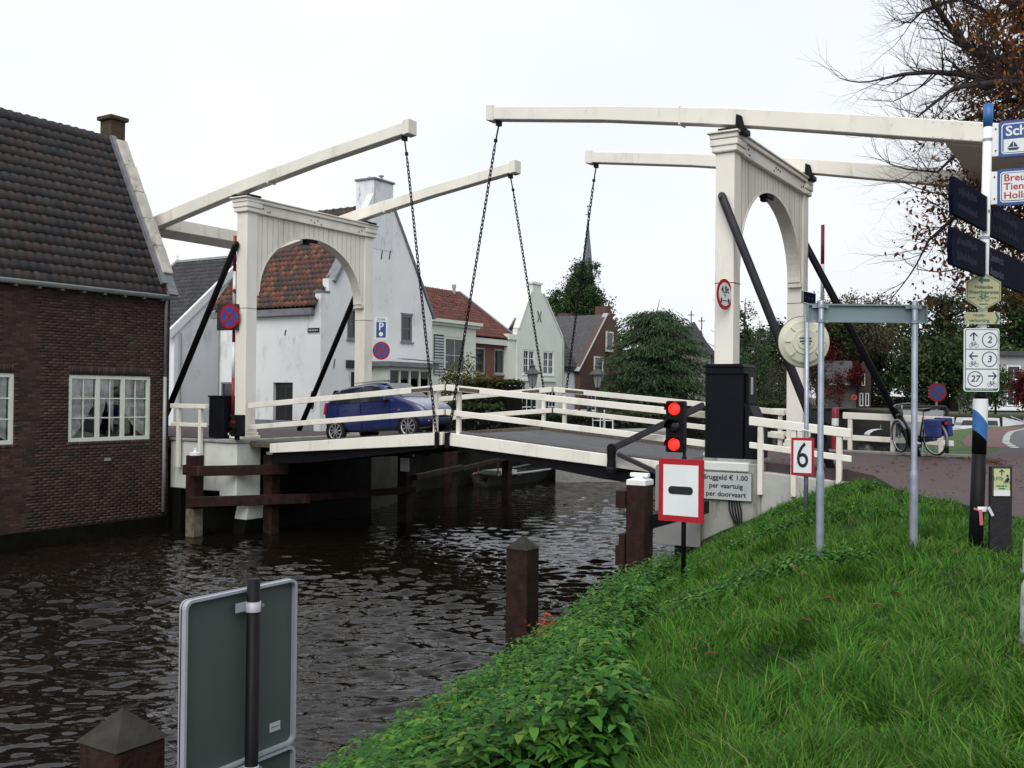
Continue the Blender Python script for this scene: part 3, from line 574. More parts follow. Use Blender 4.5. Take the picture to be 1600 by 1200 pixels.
# --- pantiles: an S profile with a thick lower lip
def tile_arrays(pw, pl, nx=7, amp=.021, lip=.03):
    lx_ = np.linspace(0, pw*1.08, nx); ph = lx_/pw*2*math.pi; prof = amp*np.sin(ph-.6)+amp
    V_ = [(x, 0, z+lip) for x, z in zip(lx_, prof)]+[(x, pl*1.12, z+.006) for x, z in zip(lx_, prof)]+[(x, 0, z+.012) for x, z in zip(lx_, prof)]
    F = []
    for i in range(nx-1): F += [(i, i+1, nx+i+1, nx+i), (2*nx+i, 2*nx+i+1, i+1, i)]
    return np.array(V_), np.array(F)
def tile_roof(t, org, e1, e2, cols, rows, pw, pl, mo, ma_, nobj=300, seed=1, amp=.021, lip=.03):
    org = Vector(org); e1 = Vector(e1).normalized(); e2 = Vector(e2).normalized(); nn = e1.cross(e2)
    V_, F = tile_arrays(pw, pl, 7 if nobj else 5, amp, lip); rs = random.Random(seed); cells = []
    for r_ in range(rows):
        for c in range(cols):
            p = org+e1*(pw*c)+e2*(pl*r_); q = p-CAM; fd = q.dot(FWD); vis = abs(q.dot(RGT)/fd) < .515 and abs(q.z/fd) < .39
            cells.append(((0 if vis else 1), q.length, p))
    cells.sort(key=lambda a: (a[0], a[1]))
    me = bpy.data.meshes.new('tile'); me.from_pydata([tuple(v) for v in V_], [], [tuple(int(i) for i in f) for f in F]); me.update()
    if mo: me.materials.append(M[mo])
    me.polygons.foreach_set('use_smooth', [True]*len(me.polygons))
    def mtx(p):
        j1 = rs.gauss(0, .010); j2 = rs.gauss(0, .010); a = (e1+e2*j1).normalized(); b = (e2-e1*j1+nn*j2*.6).normalized(); c = a.cross(b)
        m_ = Matrix((a, b, c)).transposed().to_4x4(); m_.translation = p+nn*rs.uniform(0, .006)+e2*rs.gauss(0, .006); return m_
    for (_, _, p) in cells[:nobj]:
        o = bpy.data.objects.new('tile', me); COL.objects.link(o); o.parent = t
        base = -t.location if t.parent is None else Vector((0, 0, 0))
        if t.parent is not None: base = Vector((0, 0, 0))
        o.matrix_local = Matrix.Translation(base) @ mtx(p)
    rest = cells[nobj:]
    if rest:
        k = len(V_); AV = np.zeros((len(rest)*k, 3)); AF = np.zeros((len(rest)*len(F), 4), int); rn = np.zeros(len(rest)*k)
        Vh = np.c_[V_, np.ones(k)]
        for i, (_, _, p) in enumerate(rest):
            AV[i*k:(i+1)*k] = (Vh @ np.array(mtx(p)).T)[:, :3]; AF[i*len(F):(i+1)*len(F)] = F+i*k; rn[i*k:(i+1)*k] = rs.random()
        stuff(meshnp('tile_field', AV, AF, M[ma_], rn, t, smooth=True))
def brick_house():
    x = -16.42; G = -.47; y0 = -11.0; WIN = [(-3.62, -1.10, 2.56, 4.30), (-7.64, -5.10, 2.56, 4.30)]
    t = thing('brick_house', 'dark brick house with steep dark pantile roof standing in the water', 'house', (x, -5, 0))
    wall = holed(MB(), 'x', x-.3, x, y0, G, -1, 6.55, WIN).build('wall', 'mortar', t)
    gb = MB(); gb.prism([(x-.3, -1), (-21.4, -1), (-21.4, 6.55), (-18.95, 11.25), (x-.02, 6.55), (x-.3, 6.55)], 'y', G-.3, G-.002); gb.build('gable_wall', M['brickfar'], t)
    MB().box(-21.4, x-.3, y0, y0+.3, -1, 6.5).build('rear_wall', M['brickfar'], t)
    MB().box(-21.4, -21.2, y0, G, -1, 6.5).build('back_wall', M['brickfar'], t)
    MB().box(-18.4, -18.3, y0, G-.31, 1, 6).build('inner_wall', 'dark', t); MB().box(-21.2, x-.31, y0+.3, G-.31, 2.2, 2.3).build('floor_slab', 'dark', t)
    MB().box(x-.05, x+.05, y0, G+.02, -1, .38).build('footing', 'wetshade', t)
    # bricks
    bw, bh, jt = .207, .063, .0125; cells = []; rs = random.Random(5); r_ = 0; z = .40
    while z < 6.45:
        y = G-.008-(0 if r_ % 2 else bw/2+jt/2)
        if r_ % 2 == 0: cells.append((G-.008-bw/2+jt/2, G-.008, z, z+bh))
        while y > -8.3:
            a, b = y-bw, y; y -= bw+jt
            skip = False
            for (w0, w1, wz0, wz1) in WIN:
                if z+bh > wz0-.10 and z < wz1+.215 and b > w0-.0 and a < w1+.0:
                    if a < w0-.03 and b > w0: b2 = w0-.004; cells.append((a, b2, z, z+bh)) if b2-a > .03 else None
                    if b > w1+.03 and a < w1: cells.append((w1+.004, b, z, z+bh))
                    skip = True
            if not skip: cells.append((a, b, z, z+bh))
        z += bh+jt; r_ += 1
    for (w0, w1, wz0, wz1) in WIN:
        n = int((w1-w0)/(.063+jt)); st = (w1-w0)/n
        for i in range(n): cells.append((w0+st*i+.005, w0+st*(i+1)-.005, wz1+.006, wz1+.21))
        n = int((w1-w0+.1)/(.1+jt)); st = (w1-w0+.1)/n
        for i in range(n): cells.append((w0-.05+st*i+.004, w0-.05+st*(i+1)-.004, wz0-.095, wz0-.012))
    def key(c):
        p = Vector((x, (c[0]+c[1])/2, c[2]))-CAM; fd = p.dot(FWD); return ((0 if abs(p.dot(RGT)/fd) < .51 else 1), p.length)
    cells.sort(key=key)
    bm_ = MB().box(0, .010, -bw/2, bw/2, -bh/2, bh/2); me = bpy.data.meshes.new('brick'); me.from_pydata(bm_.v, [], bm_.f); me.update(); me.materials.append(M['brickO'])
    full = [c for c in cells if abs((c[1]-c[0])-bw) < .002 and abs(c[3]-c[2]-bh) < .002][:300]; fs = set(full)
    for c in full:
        o = bpy.data.objects.new('brick', me); COL.objects.link(o); o.parent = wall; o.location = (x-.004+rs.uniform(0, .003), (c[0]+c[1])/2, (c[2]+c[3])/2)
    rest = [c for c in cells if c not in fs]; AV = []; AF = []; rn = []
    for i, c in enumerate(rest):
        q = MB().box(x-.004, x+.006+rs.uniform(0, .003), c[0], c[1], c[2], c[3]); AV += q.v; AF += [tuple(k+8*i for k in f) for f in q.f]; rn += [rs.random()]*8
    stuff(meshnp('brick_field', np.array(AV), np.array(AF), M['brickA'], rn, wall))
    # windows: painted oak frames, three casements of 2 x 3 panes, net curtains inside
    for w in WIN:
        wo = window(t, 'x', x, 1, w[0], w[1], w[2], w[3], 2, 3, 3, 'frame', 'pane', .10, False, .032)
        for k, (ca, cb, sh) in enumerate([(.12, .78, 1), (.95, 1.42, 2), (1.7, 2.42, -1)]):
            cm = MB(); N = 26; V_ = []
            for i in range(N+1):
                u = i/N; yy = w[0]+ca+(cb-ca)*u; xx = x-.112+.016*math.sin(u*34+k)
                zb = w[2]+.1+(.0 if sh == 0 else (.85*u**1.5 if sh == 1 else (.75*(1-u)**1.5 if sh == -1 else 1.0*(1-abs(2*u-1)))))
                V_ += [(xx, yy, w[3]-.1), (xx, yy, zb)]
            cm.add(V_, [(2*i, 2*i+1, 2*i+3, 2*i+2) for i in range(N)]); cm.build('curtain', 'curtain', wo, smooth=True)
    # roof
    e2 = Vector((-2.57, 0, 4.80)); rf = MB().prism([(-16.30, 6.52), (-18.95, 11.22), (-21.6, 6.52)], 'y', y0, G-.08).build('roof', 'dark', t)
    tile_roof(rf, (-16.25, -10.6, 6.56), (0, 1, 0), e2, 40, 18, .247, .302, 'tileO', 'tileA', 300, 3)
    for i in range(26):
        ya = G-.62-.36*i; MB().lathe([(.145, 0), (.13, .2), (.135, .36), (.165, .37), (.165, .42), (.14, .42)], (-18.93, ya-.36, 11.27), 10, 'y', a0=0, a1=2*math.pi).build('ridge_tile', 'tileA2', rf, smooth=True)
    # verge: stone caps stepping down the gable
    d = e2.normalized(); p0 = Vector((-16.22, G-.10, 6.62)); n = Vector((d.z, 0, -d.x))
    vb = None
    for i in range(5):
        a = p0+d*(.92*i+.62)+n*(.10+.012*(i%2)); b = p0+d*(.92*i+1.52)+n*(.13+.012*(i%2)); MB().bar(a, b, .36, .12, (0.896, 0, .444)).build('verge_cap', 'verge', t, bevel=.02)
    MB().bar(p0+d*-.05-n*.0, p0+d*.62-n*0, .3, .2, (0.896, 0, .444)).build('kneeler', 'lead', t)
    MB().bar(p0+d*.3+Vector((0, -.2, 0)), p0+d*5.35+Vector((0, -.2, 0)), .16, .24, (0.896, 0, .444)).build('flashing', 'lead', t); MB().bar(p0+d*.1-n*.12, p0+d*5.3-n*.12, .32, .36, (0.896, 0, .444)).build('gable_parapet', M['brickfar'], t)
    MB().box(-16.9, -16.4, G-.28, G-.003, 6.55, 7.0).build('parapet_end', M['brickfar'], t)
    c = MB().box(-19.50, -18.98, -.60, -.12, 10.4, 11.98).build('chimney', 'chimbrick', t); MB().box(-19.58, -18.90, -.68, -.04, 11.98, 12.10).build('chimney_cap', 'chimbrick', c, bevel=.015)
    MB().bar((-18.92, -.66, 10.75), (-18.92, -.66, 11.35), .1, .06, (1, 0, 0)).build('chimney_flashing', 'zinc', c)
    g = MB().lathe([(.085, y0), (.085, G+.16), (.07, G+.16), (.07, y0)], (x+.15, 0, 6.56), 8, 'y', a0=math.pi*.5, a1=math.pi*1.5).build('gutter', 'zinc', t, smooth=True)
    MB().box(x+.02, x+.24, y0, G+.16, 6.565, 6.60).build('gutter_edge', 'zinc', g)
    for i in range(14): MB().box(x, x+.2, -.9-.62*i, -.82-.62*i, 6.42, 6.49).build('rafter_end', 'bare', t)
    MB().tube([(x+.12, -.68, 6.48), (x+.09, -.68, 6.3), (x+.08, -.68, 4.3)], .045, 8).build('downpipe', 'lead', t, smooth=True)
    MB().tube([(x+.08, -.68, 4.3), (x+.08, -.68, .50)], .05, 8).build('downpipe', 'zinc', t, smooth=True)
    for (yy, zz) in ((-2.45, 2.06), (-5.6, 2.0)): MB().box(x+.004, x+.022, yy-.1, yy+.1, zz-.04, zz+.04).build('air_brick', 'concrete', t)
M['brickfar'] = mat('side_brick', (.07, .03, .026), .9, .3, 9, .3, 30)
M['tileA2'] = mat('ridge_tiles', (.032, .028, .022), .8, .4, 5, .4, 20, dirt=[((.09, .09, .05), .6, 4, 1, .55)])
brick_house()
def gable(t, nm, m, x, ys, ze, apex, th=.3, base=2.4, holes=(), extra=None):
    """gabled front wall facing +x: rectangle with openings plus the triangle above"""
    w_ = holed(MB(), 'x', x-th, x, ys[0], ys[1], base, ze, list(holes))
    pl = [(ys[0], ze), (ys[1], ze)]+(extra or [(apex[0], apex[1])]); w_.prism(pl, 'x', x-th, x); return w_.build(nm, m, t)
def white_house():
    t = thing('white_house', 'white plastered house with orange pantile wing, steep gable and tall chimney', 'house', (-20, 10, 2.5))
    x = -18.6
    gable(t, 'gable_wall', 'plaster', x, (8.1, 14.95), 7.15, None, holes=[(12.84, 13.6, 6.02, 7.12), (9.55, 10.1, 5.95, 7.12)], extra=[(12.2, 11.45), (12.2, 11.75), (11.0, 11.75), (8.85, 8.15), (8.5, 8.15), (8.5, 7.6), (8.1, 7.6)][:7])
    holed(MB(), 'y', 8.1, 8.4, -24.0, x-.301, 2.4, 7.0, [(-20.98, -19.97, 2.55, 4.27), (-23.85, -23.1, 3.15, 4.27)]).build('wing_wall', 'plaster', t)
    MB().box(-24, -23.7, 8.4, 14.9, 2.4, 7.0).build('end_wall', 'plasterA', t); MB().box(-23.7, x-.3, 14.65, 14.95, 2.4, 7.0).build('rear_wall', 'plasterA', t)
    MB().box(-23.6, -19, 9.2, 9.3, 2.4, 7).build('inner_wall', 'dark', t)
    rf = MB().prism([(8.02, 7.02), (11.55, 11.25), (15.05, 7.02)], 'x', -24.2, x-.31).build('roof', 'dark', t)
    tile_roof(rf, (-24.3, 7.90, 7.06), (1, 0, 0), (0, 3.53, 4.23), 25, 19, .222, .288, 'otileO', 'otileA', 300, 4, .040, .024)
    for i in range(14): MB().lathe([(.13, 0), (.12, .36), (.15, .37), (.15, .41)], (-24.2+.38*i, 11.55, 11.33), 8, 'x').build('ridge_tile', 'tileA2', rf, smooth=True)
    vb = MB(); vb.bar((x-.15, 8.75, 8.05), (x-.15, 10.62, 10.82), .5, .16, (0, -.82, .57)); vb.build('verge', 'lead', t)
    vb = MB(); vb.bar((x-.15, 12.15, 11.55), (x-.15, 15.12, 7.1), .44, .09, (0, .83, .55)); vb.build('verge', 'lead', t)
    MB().box(x-.34, x+.02, 8.06, 8.56, 7.6, 7.68).build('kneeler', 'lead', t)
    MB().box(-24.3, x-.31, 7.90, 8.098, 6.78, 7.03).build('gutter_board', 'lead', t)
    c = MB().box(-19.5, x+.012, 11.02, 12.22, 9.6, 12.32).build('chimney', 'plasterC', t); MB().box(-19.56, x+.07, 10.96, 12.28, 12.32, 12.40).build('chimney_cap', 'lead', c, bevel=.01)
    MB().lathe([(.09, 12.4), (.09, 12.55), (.05, 12.55), (.05, 12.62), (.11, 12.64), (.11, 12.68), (0, 12.70)], (-19.0, 11.95, 0), 10).build('flue_cowl', 'zinc', c, smooth=True)
    MB().lathe([(.12, 12.4), (.13, 12.46), (.06, 12.53), (0, 12.54)], (-19.1, 11.35, 0), 10).build('chimney_pot', 'zinc', c, smooth=True)
    window(t, 'x', x, 1, 12.84, 13.6, 6.02, 7.12, 1, 2, 1, 'lead', 'glass', .09); window(t, 'x', x, 1, 9.55, 10.1, 5.95, 7.12, 1, 2, 1, 'lead', 'glass', .08)
    MB().box(x-.3, x+.004, 12.80, 13.64, 7.12, 7.2).build('lintel', 'lead', t)
    d = MB().box(-20.98, -19.97, 8.24, 8.28, 2.5, 4.27).build('door', 'darkgreen', t)
    MB().box(-20.9, -20.5, 8.232, 8.24, 2.7, 4.1).build('door_panel', 'dark', d); MB().box(-20.44, -20.05, 8.232, 8.24, 2.7, 4.1).build('door_panel', 'dark', d)
    window(t, 'y', 8.1, -1, -23.85, -23.1, 3.15, 4.27, 1, 2, 1, 'lead', 'glass', .07)
    ov = MB().disc((-18.98, 8.09, 3.62), .17, .03, 'y', 20, .42).build('oval_niche', 'white', t); MB().disc((-18.95, 8.068, 3.62), .10, .02, 'y', 20, .34).build('oval_glass', 'glass', ov)
    MB().box(-24, x-.3, 8.086, 8.099, 2.4, 2.85).build('plinth', 'lead', t)
    MB().tube([(-23.95, 8.02, 6.8), (-23.95, 8.02, 2.6)], .05, 8).build('downpipe', 'zinc', t)
    for (y_, z_) in ((8.8, 5.0), (11.5, 9.4), (12.0, 9.45), (10.6, 8.6)):
        k = MB(); k.bar((x+.02, y_, z_-.17), (x+.02, y_+.07, z_+.17), .02, .04); k.build('wall_anchor', 'bare', t)
    MB().bar((-20.4, 8.08, 6.05), (-20.35, 8.08, 6.25), .02, .04).build('wall_anchor', 'bare', t)
    # glazed porch with a flat roof
    p = MB(); p.box(x, -17.75, 11.0, 11.12, 2.4, 4.95); p.box(x, -17.75, 13.75, 13.87, 2.4, 4.95); p.box(-17.87, -17.75, 11.12, 13.75, 2.4, 3.5)
    for yy in (11.75, 12.4, 13.05): p.box(-17.85, -17.77, yy-.05, yy+.05, 3.5, 4.8)
    p.box(-17.87, -17.75, 11.12, 13.75, 4.8, 4.95); po = p.build('porch', 'frame', t)
    for k, yy in enumerate((11.12, 11.8, 12.45, 13.1)): MB().box(-17.83, -17.82, yy+.03, yy+.58, 3.52, 4.78).build('porch_pane', 'pane', po)
    MB().box(-18.5, -18.45, 11.2, 13.7, 2.5, 4.8).build('porch_back', 'curtain', po)
    MB().box(x, -17.55, 10.8, 14.05, 4.95, 5.14).build('porch_roof', 'lead', t); MB().bar((-18.0, 12.0, 5.3), (-17.5, 14.3, 5.22), .5, .03).build('awning', 'frame', t)
    MB().box(x+.002, x+.03, 9.8, 10.75, 2.4, 4.7).build('door', 'dark', t); MB().box(x+.002, x+.08, 9.5, 10.98, 4.85, 5.15).build('door_hood', 'darkgreen', t)
white_house()
def black_roof_house():
    x = -26.5
    t = thing('white_cottage', 'white cottage with black tiled roof seen past the brick house corner', 'house', (-29, 12, 2.5))
    gable(t, 'gable_wall', 'plasterA', x, (8.0, 15.8), 6.35, (11.9, 9.75))
    MB().box(-31, x-.3, 8.0, 8.3, 2.4, 6.35).build('side_wall', 'plasterA', t); MB().box(-31, -30.7, 8.3, 15.8, 2.4, 6.35).build('end_wall', 'plasterA', t)
    rf = MB().prism([(7.8, 6.2), (11.9, 9.78), (16, 6.2)], 'x', -31.1, x-.1).build('roof', 'dark', t)
    tile_roof(rf, (-31.1, 7.75, 6.24), (1, 0, 0), (0, 4.1, 3.58), 22, 18, .21, .30, None, 'ktileA', 0, 5, .042, .016)
    MB().bar((x-.02, 7.65, 6.12), (x-.02, 11.9, 9.85), .14, .30, (0, -.66, .75)).build('bargeboard', 'white', t)
    MB().bar((x-.02, 16.1, 6.12), (x-.02, 11.92, 9.85), .14, .30, (0, .66, .75)).build('bargeboard', 'white', t)
    MB().bar((-31.15, 7.65, 6.2), (-31.15, 11.9, 9.92), .14, .26, (0, -.66, .75)).build('bargeboard', 'white', t)
    MB().bar((-31.1, 11.9, 9.93), (x, 11.9, 9.93), .25, .1).build('ridge', 'zinc', t)
    MB().lathe([(.0, .35), (.06, .25), (.04, .18), (.08, .1), (.05, 0)], (-31.1, 11.9, 9.95), 8).build('finial', 'white', t)
    MB().tube([(x+.06, 8.25, 6.3), (x+.06, 8.25, 2.5)], .05, 8).build('downpipe', 'zinc', t)
black_roof_house()
def row_houses():
    # brick house with red roof
    x = -22.4; t = thing('terraced_house', 'red brick house with red tiled roof and two skylights, left of the pale green gable', 'house', (-24.5, 24, 2.5))
    H = [(23.9, 24.85, 5.0, 6.35), (25.75, 26.75, 5.0, 6.35)]
    holed(MB(), 'x', x-.3, x, 18.2, 27.75, 2.4, 6.55, H).build('wall', 'redbrick', t)
    for h in H: window(t, 'x', x, 1, *h, 1, 1, 1, 'zinc', 'glass', .08)
    MB().box(x-.05, x+.22, 18.2, 27.95, 6.55, 6.85).build('cornice', 'frame', t)
    rf = MB().prism([(x+.2, 6.85), (-26.3, 9.65), (-30.2, 6.85)], 'y', 18.1, 27.9).build('roof', 'dark', t)
    tile_roof(rf, (x+.25, 18.1, 6.9), (0, 1, 0), (-4.05, 0, 2.8), 44, 16, .222, .31, None, 'rtileA', 0, 6, .036, .02)
    MB().bar((x+.2, 27.95, 6.95), (-26.3, 27.95, 9.78), .2, .12, (.56, 0, .82)).build('verge', 'lead', t)
    for yy in (21.3, 22.6):
        s = MB().bar((-23.2, yy, 7.52), (-24.1, yy, 8.14), .75, .16, (.56, 0, .82)).build('skylight', 'white', t); MB().bar((-23.3, yy, 7.68), (-24.0, yy, 8.17), .5, .06, (.56, 0, .82)).build('pane', 'glass', s)
    MB().box(-28, -22.8, 18.2, 18.4, 2.4, 6.8).build('side_wall', 'redbrick', t); MB().box(-28, -22.8, 27.5, 27.74, 2.4, 6.8).build('side_wall', 'redbrick', t)
    MB().lathe([(.09, 7.8), (.09, 9.9), (.12, 9.9), (.12, 10.1), (0, 10.12)], (-26, 27.0, 0), 8).build('flue', 'zinc', t)
    MB().box(-26.8, -26.2, 18.3, 19.0, 9.2, 10.2).build('chimney', 'redbrick', t)
    # cream front
    x = -21.6; t = thing('cream_house', 'cream house front with dark window and louvred shutter beside the white gable', 'house', (-22, 21, 2.5))
    holed(MB(), 'x', x-.3, x, 19.0, 22.75, 2.4, 7.2, [(20.05, 21.9, 4.9, 6.7)]).build('wall', 'frame', t); MB().box(-22.35, x-.3, 22.55, 22.75, 2.4, 7.2).build('side_wall', 'frame', t)
    MB().box(-22.3, x-.3, 18.95, 22.8, 7.12, 7.2).build('flat_roof', 'lead', t)
    c = MB(); c.box(x-.5, x+.12, 18.9, 22.95, 7.2, 7.34); c.box(x-.5, x+.24, 18.8, 23.05, 7.34, 7.5); c.build('cornice', 'frame', t)
    window(t, 'x', x, 1, 20.05, 21.9, 4.9, 6.7, 2, 2, 1, 'frame', 'glass', .12)
    sh_ = MB().box(x+.004, x+.03, 19.15, 19.95, 4.8, 6.75).build('shutter', 'darkgreen', t)
    for i in range(14): MB().bar((x+.045, 19.2, 4.87+.135*i), (x+.045, 19.9, 4.87+.135*i), .02, .07, (.4, 0, 1)).build('louvre', 'white', sh_)
    # pale green gable
    x = -22.0; t = thing('gabled_house', 'pale green plastered house with pointed gable and white framed windows', 'house', (-23.5, 30, 2.5))
    H = [(28.05, 29.3, 5.05, 6.42), (30.25, 31.5, 5.05, 6.42)]; HL = [(27.95, 29.7, 2.6, 4.35), (30.6, 31.9, 2.6, 4.35)]
    gable(t, 'front_wall', 'plasterG', x, (27.4, 32.62), 7.0, None, holes=H+HL, extra=[(32.62, 7.3), (32.4, 7.35), (30.35, 9.55), (29.95, 9.75), (29.95, 10.15), (29.0, 10.15), (29.0, 9.75), (28.75, 9.5), (27.6, 7.55), (27.4, 7.5)])
    for h in H: window(t, 'x', x, 1, *h, 2, 3, 2, 'white', 'glass', .09, True, .035)
    for h in HL: window(t, 'x', x, 1, *h, 3, 3, 1, 'white', 'glass', .1, False, .06)
    for h in H: MB().box(x+.005, x+.12, h[0]-.15, h[1]+.15, 4.66, 4.78).build('string_course', 'plasterG', t)
    cp = MB(); cp.bar((x-.15, 27.55, 7.55), (x-.15, 28.85, 9.72), .4, .09, (0, -.86, .52)); cp.build('gable_coping', 'plasterG', t); cp = MB(); cp.bar((x-.15, 32.5, 7.32), (x-.15, 30.2, 9.72), .4, .09, (0, .72, .69)); cp.build('gable_coping', 'plasterG', t)
    MB().box(x-.36, x+.06, 28.92, 30.03, 10.15, 10.27).build('gable_cap', 'plasterG', t)
    MB().prism([(27.5, 6.2), (29.8, 7.6), (32.5, 6.2)], 'x', -26, x-.31).build('roof', 'gtileS', t)
    MB().box(-26, x-.3, 27.5, 27.7, 2.4, 6.2).build('side_wall', 'plasterG', t); MB().box(-26, x-.3, 32.3, 32.5, 2.4, 6.2).build('side_wall', 'plasterG', t)
    for sg in (-1, 1):
        k = MB(); k.tube([(x+.03, 29.75+sg*.22, 8.05), (x+.03, 29.75+sg*.08, 8.22), (x+.03, 29.75+sg*.06, 8.45), (x+.03, 29.75+sg*.2, 8.65)], .025, 6); k.build('wall_anchor', 'bare', t)
    MB().box(x-1.2, x-.02, 26.6, 27.38, 6.9, 7.2).build('parapet', 'plasterG', t); MB().box(x-1.2, x-.1, 26.7, 27.38, 2.4, 6.9).build('link_wall', 'plasterG', t)
    MB().tube([(x+.06, 32.55, 7.1), (x+.06, 32.55, 2.5)], .05, 6).build('downpipe', 'zinc', t)
    # low house with dark grey roof
    t = thing('low_house', 'low white house under a dark grey pantile roof, right of the pale green gable', 'house', (-24, 34.5, 2.5)); x = -22.3
    MB().box(x-.3, x, 32.64, 35.45, 2.4, 5.35).build('wall', 'plasterA', t); MB().box(x-.05, x+.14, 32.64, 35.4, 5.35, 5.55).build('gutter_board', 'darkgreen', t)
    rf = MB().prism([(x+.1, 5.5), (-25.4, 8.3), (-28.6, 5.5)], 'y', 32.63, 38.6).build('roof', 'dark', t)
    tile_roof(rf, (x+.15, 32.64, 5.55), (0, 1, 0), (-3.2, 0, 2.82), 24, 14, .25, .31, None, 'gtileA', 0, 8, .04, .02)
    c = MB().box(-25.8, -25.0, 34.6, 35.3, 7.8, 9.3).build('chimney', 'brownbrick', t); MB().box(-25.85, -24.95, 34.55, 35.35, 9.3, 9.42).build('chimney_cap', 'concrete', c)
    MB().box(-25.8, -25.0, 38.6, 39.3, 7.6, 9.3).build('chimney', 'brownbrick', t)
    # brown brick gable
    t = thing('brown_brick_house', 'brown brick gable house with white verge boards beside the cedar', 'house', (-23, 38, 2.5)); x = -21.9
    H = [(36.3, 37.5, 4.85, 6.35), (37.9, 38.9, 6.7, 8.0), (35.6, 36.8, 2.6, 4.2), (38.2, 39.3, 2.6, 4.2)]
    gable(t, 'front_wall', 'brownbrick', x, (34.55, 41.6), 5.6, None, holes=[h for h in H if h[3] < 5.6], extra=[(38.75, 9.2), (37.9, 8.9), (34.55, 5.65)][::1])
    for h in H:
        if h[3] < 5.6: window(t, 'x', x, 1, *h, 2, 3, 1, 'white', 'glass', .1)
        else: window(t, 'x', x+.13, 1, *h, 1, 1, 1, 'frame', 'glass', .1, False)
    MB().bar((x-.1, 34.3, 5.35), (x-.1, 38.2, 9.15), .36, .06, (0, -.69, .72)).build('verge_board', 'zinc', t)
    MB().prism([(34.4, 5.3), (38.4, 9.1), (41.8, 5.3)], 'x', -29, x-.31).build('roof', 'gtileS', t)
    MB().box(-23.2, -22.4, 39.0, 39.7, 8.4, 9.7).build('chimney', 'brownbrick', t)
M['gtileS'] = mat('grey_roof', (.055, .053, .058), .7, .3, 6, .3, 20)
row_houses()
def far_buildings():
    c = view(28.3, 152, 2.5); t = thing('church', 'dark roofed church with small crosses behind the cedar', 'church', c, rotz=YAW)
    MB().box(-9, 2.6, 0, 12, 0, 7.4).build('nave_wall', 'stone_far', t); MB().prism([(-9.2, 7.4), (-6.0, 12.0), (-.9, 12.0), (2.9, 7.4)], 'y', -.4, 12).build('nave_roof', 'hazy_slate2', t)
    MB().box(-3.6, 1.4, -1.5, 0, 0, 8).build('transept', 'stone_far', t); MB().prism([(-4.2, 7.8), (-1.1, 12.6), (1.9, 7.8)], 'y', -1.7, 3).build('transept_roof', 'hazy_slate2', t)
    MB().prism([(.6, 2), (1.1, 2), (1.1, 6), (.85, 6.8), (.6, 6)], 'y', -1.6, -1.4).build('window', 'glass', t)
    for (xx, z0) in ((-1.1, 12.5), (-6, 12.0), (.5, 11.6)):
        k = MB(); k.bar((xx, 1, z0), (xx, 1, z0+1.9), .14, .14); k.bar((xx-.5, 1, z0+1.3), (xx+.5, 1, z0+1.3), .12, .12); k.build('roof_cross', 'black', t)
    p = MB(); p.lathe([(.5, 7), (.5, 9.6), (.62, 9.6), (.3, 10.8), (0, 11.8)], (.5, 1.5, 0), 8); p.build('turret', 'hazy_slate2', t)
    c = view(18.5, 250, 2.5); t = thing('church_spire', 'slender grey church spire with a cross rising behind the tall linden', 'church tower', c, rotz=YAW)
    MB().lathe([(2.5, 0), (2.5, 24), (2.7, 24), (2.7, 25.5), (2.0, 27), (1.6, 30), (0.1, 45.5), (0, 45.6)], (0, 0, 0), 8).build('spire', 'hazy_slate', t)
    k = MB(); k.bar((0, 0, 44.4), (0, 0, 48.3), .16, .16); k.bar((-.7, 0, 46.4), (.7, 0, 46.4), .14, .14); k.lathe([(0, 48.2), (.3, 48.5), (0, 48.8)], (0, 0, 0), 8); k.build('spire_cross', 'black', t)
    # house with red creeper across the water
    c = view(46.3, 138, 2.4); t = thing('riverside_house', 'far brick riverside house with grey roof, white gutter and red creeper', 'house', c, rotz=YAW)
    holed(MB(), 'y', 0, .3, 1.2, 3.0, 0, 5.3, [(1.45, 1.95, .4, 2.2), (2.25, 2.75, .4, 2.2), (1.7, 2.2, 3.2, 4.9)]).build('gable_wall', 'brickdim', t)
    MB().prism([(1.2, 5.3), (2.1, 6.8), (3.0, 5.3)], 'y', 0, .3).build('gable_peak', 'brickdim', t)
    for h in ((1.45, 1.95, .4, 2.2), (2.25, 2.75, .4, 2.2), (1.7, 2.2, 3.2, 4.9)): window(t, 'y', 0, -1, *h, 1, 2, 1, 'white', 'glass', .12, False)
    MB().box(-2.6, 1.2, .6, 3, 0, 3.3).build('side_wall', 'stone_far', t); MB().prism([(.2, 3.3), (2.6, 6.7), (5, 3.3)], 'x', -2.8, 1.2).build('roof', 'hazy_slate2', t); MB().box(-2.8, 1.2, .05, .25, 3.25, 3.5).build('gutter', 'white', t)
    c = view(46.8, 137.4, 2.4); b = thing('lifebuoy', 'small orange lifebuoy hung on the far riverside house', 'lifebuoy', c, rotz=YAW)
    q = [(.3*math.cos(2*math.pi*k/16), 0, 1.55+.3*math.sin(2*math.pi*k/16)) for k in range(16)]; MB().tube(q, .11, 6, closed=True).build('ring', 'orange', b, smooth=True); MB().bar((0, .1, 0), (0, .1, 1.3), .06, .06).build('stake', 'bare', b)
    c = view(55.2, 112, 2.4); t = thing('apartment_block', 'pale apartment block far behind the signpost, with balconies', 'building', c, rotz=YAW)
    MB().box(-3.0, 7, 0, 6, 0, 6.4).build('wall', 'flats', t); MB().box(-3.2, 7.2, -.5, 6.2, 6.4, 6.9).build('roof_edge', 'hazy_slate2', t)
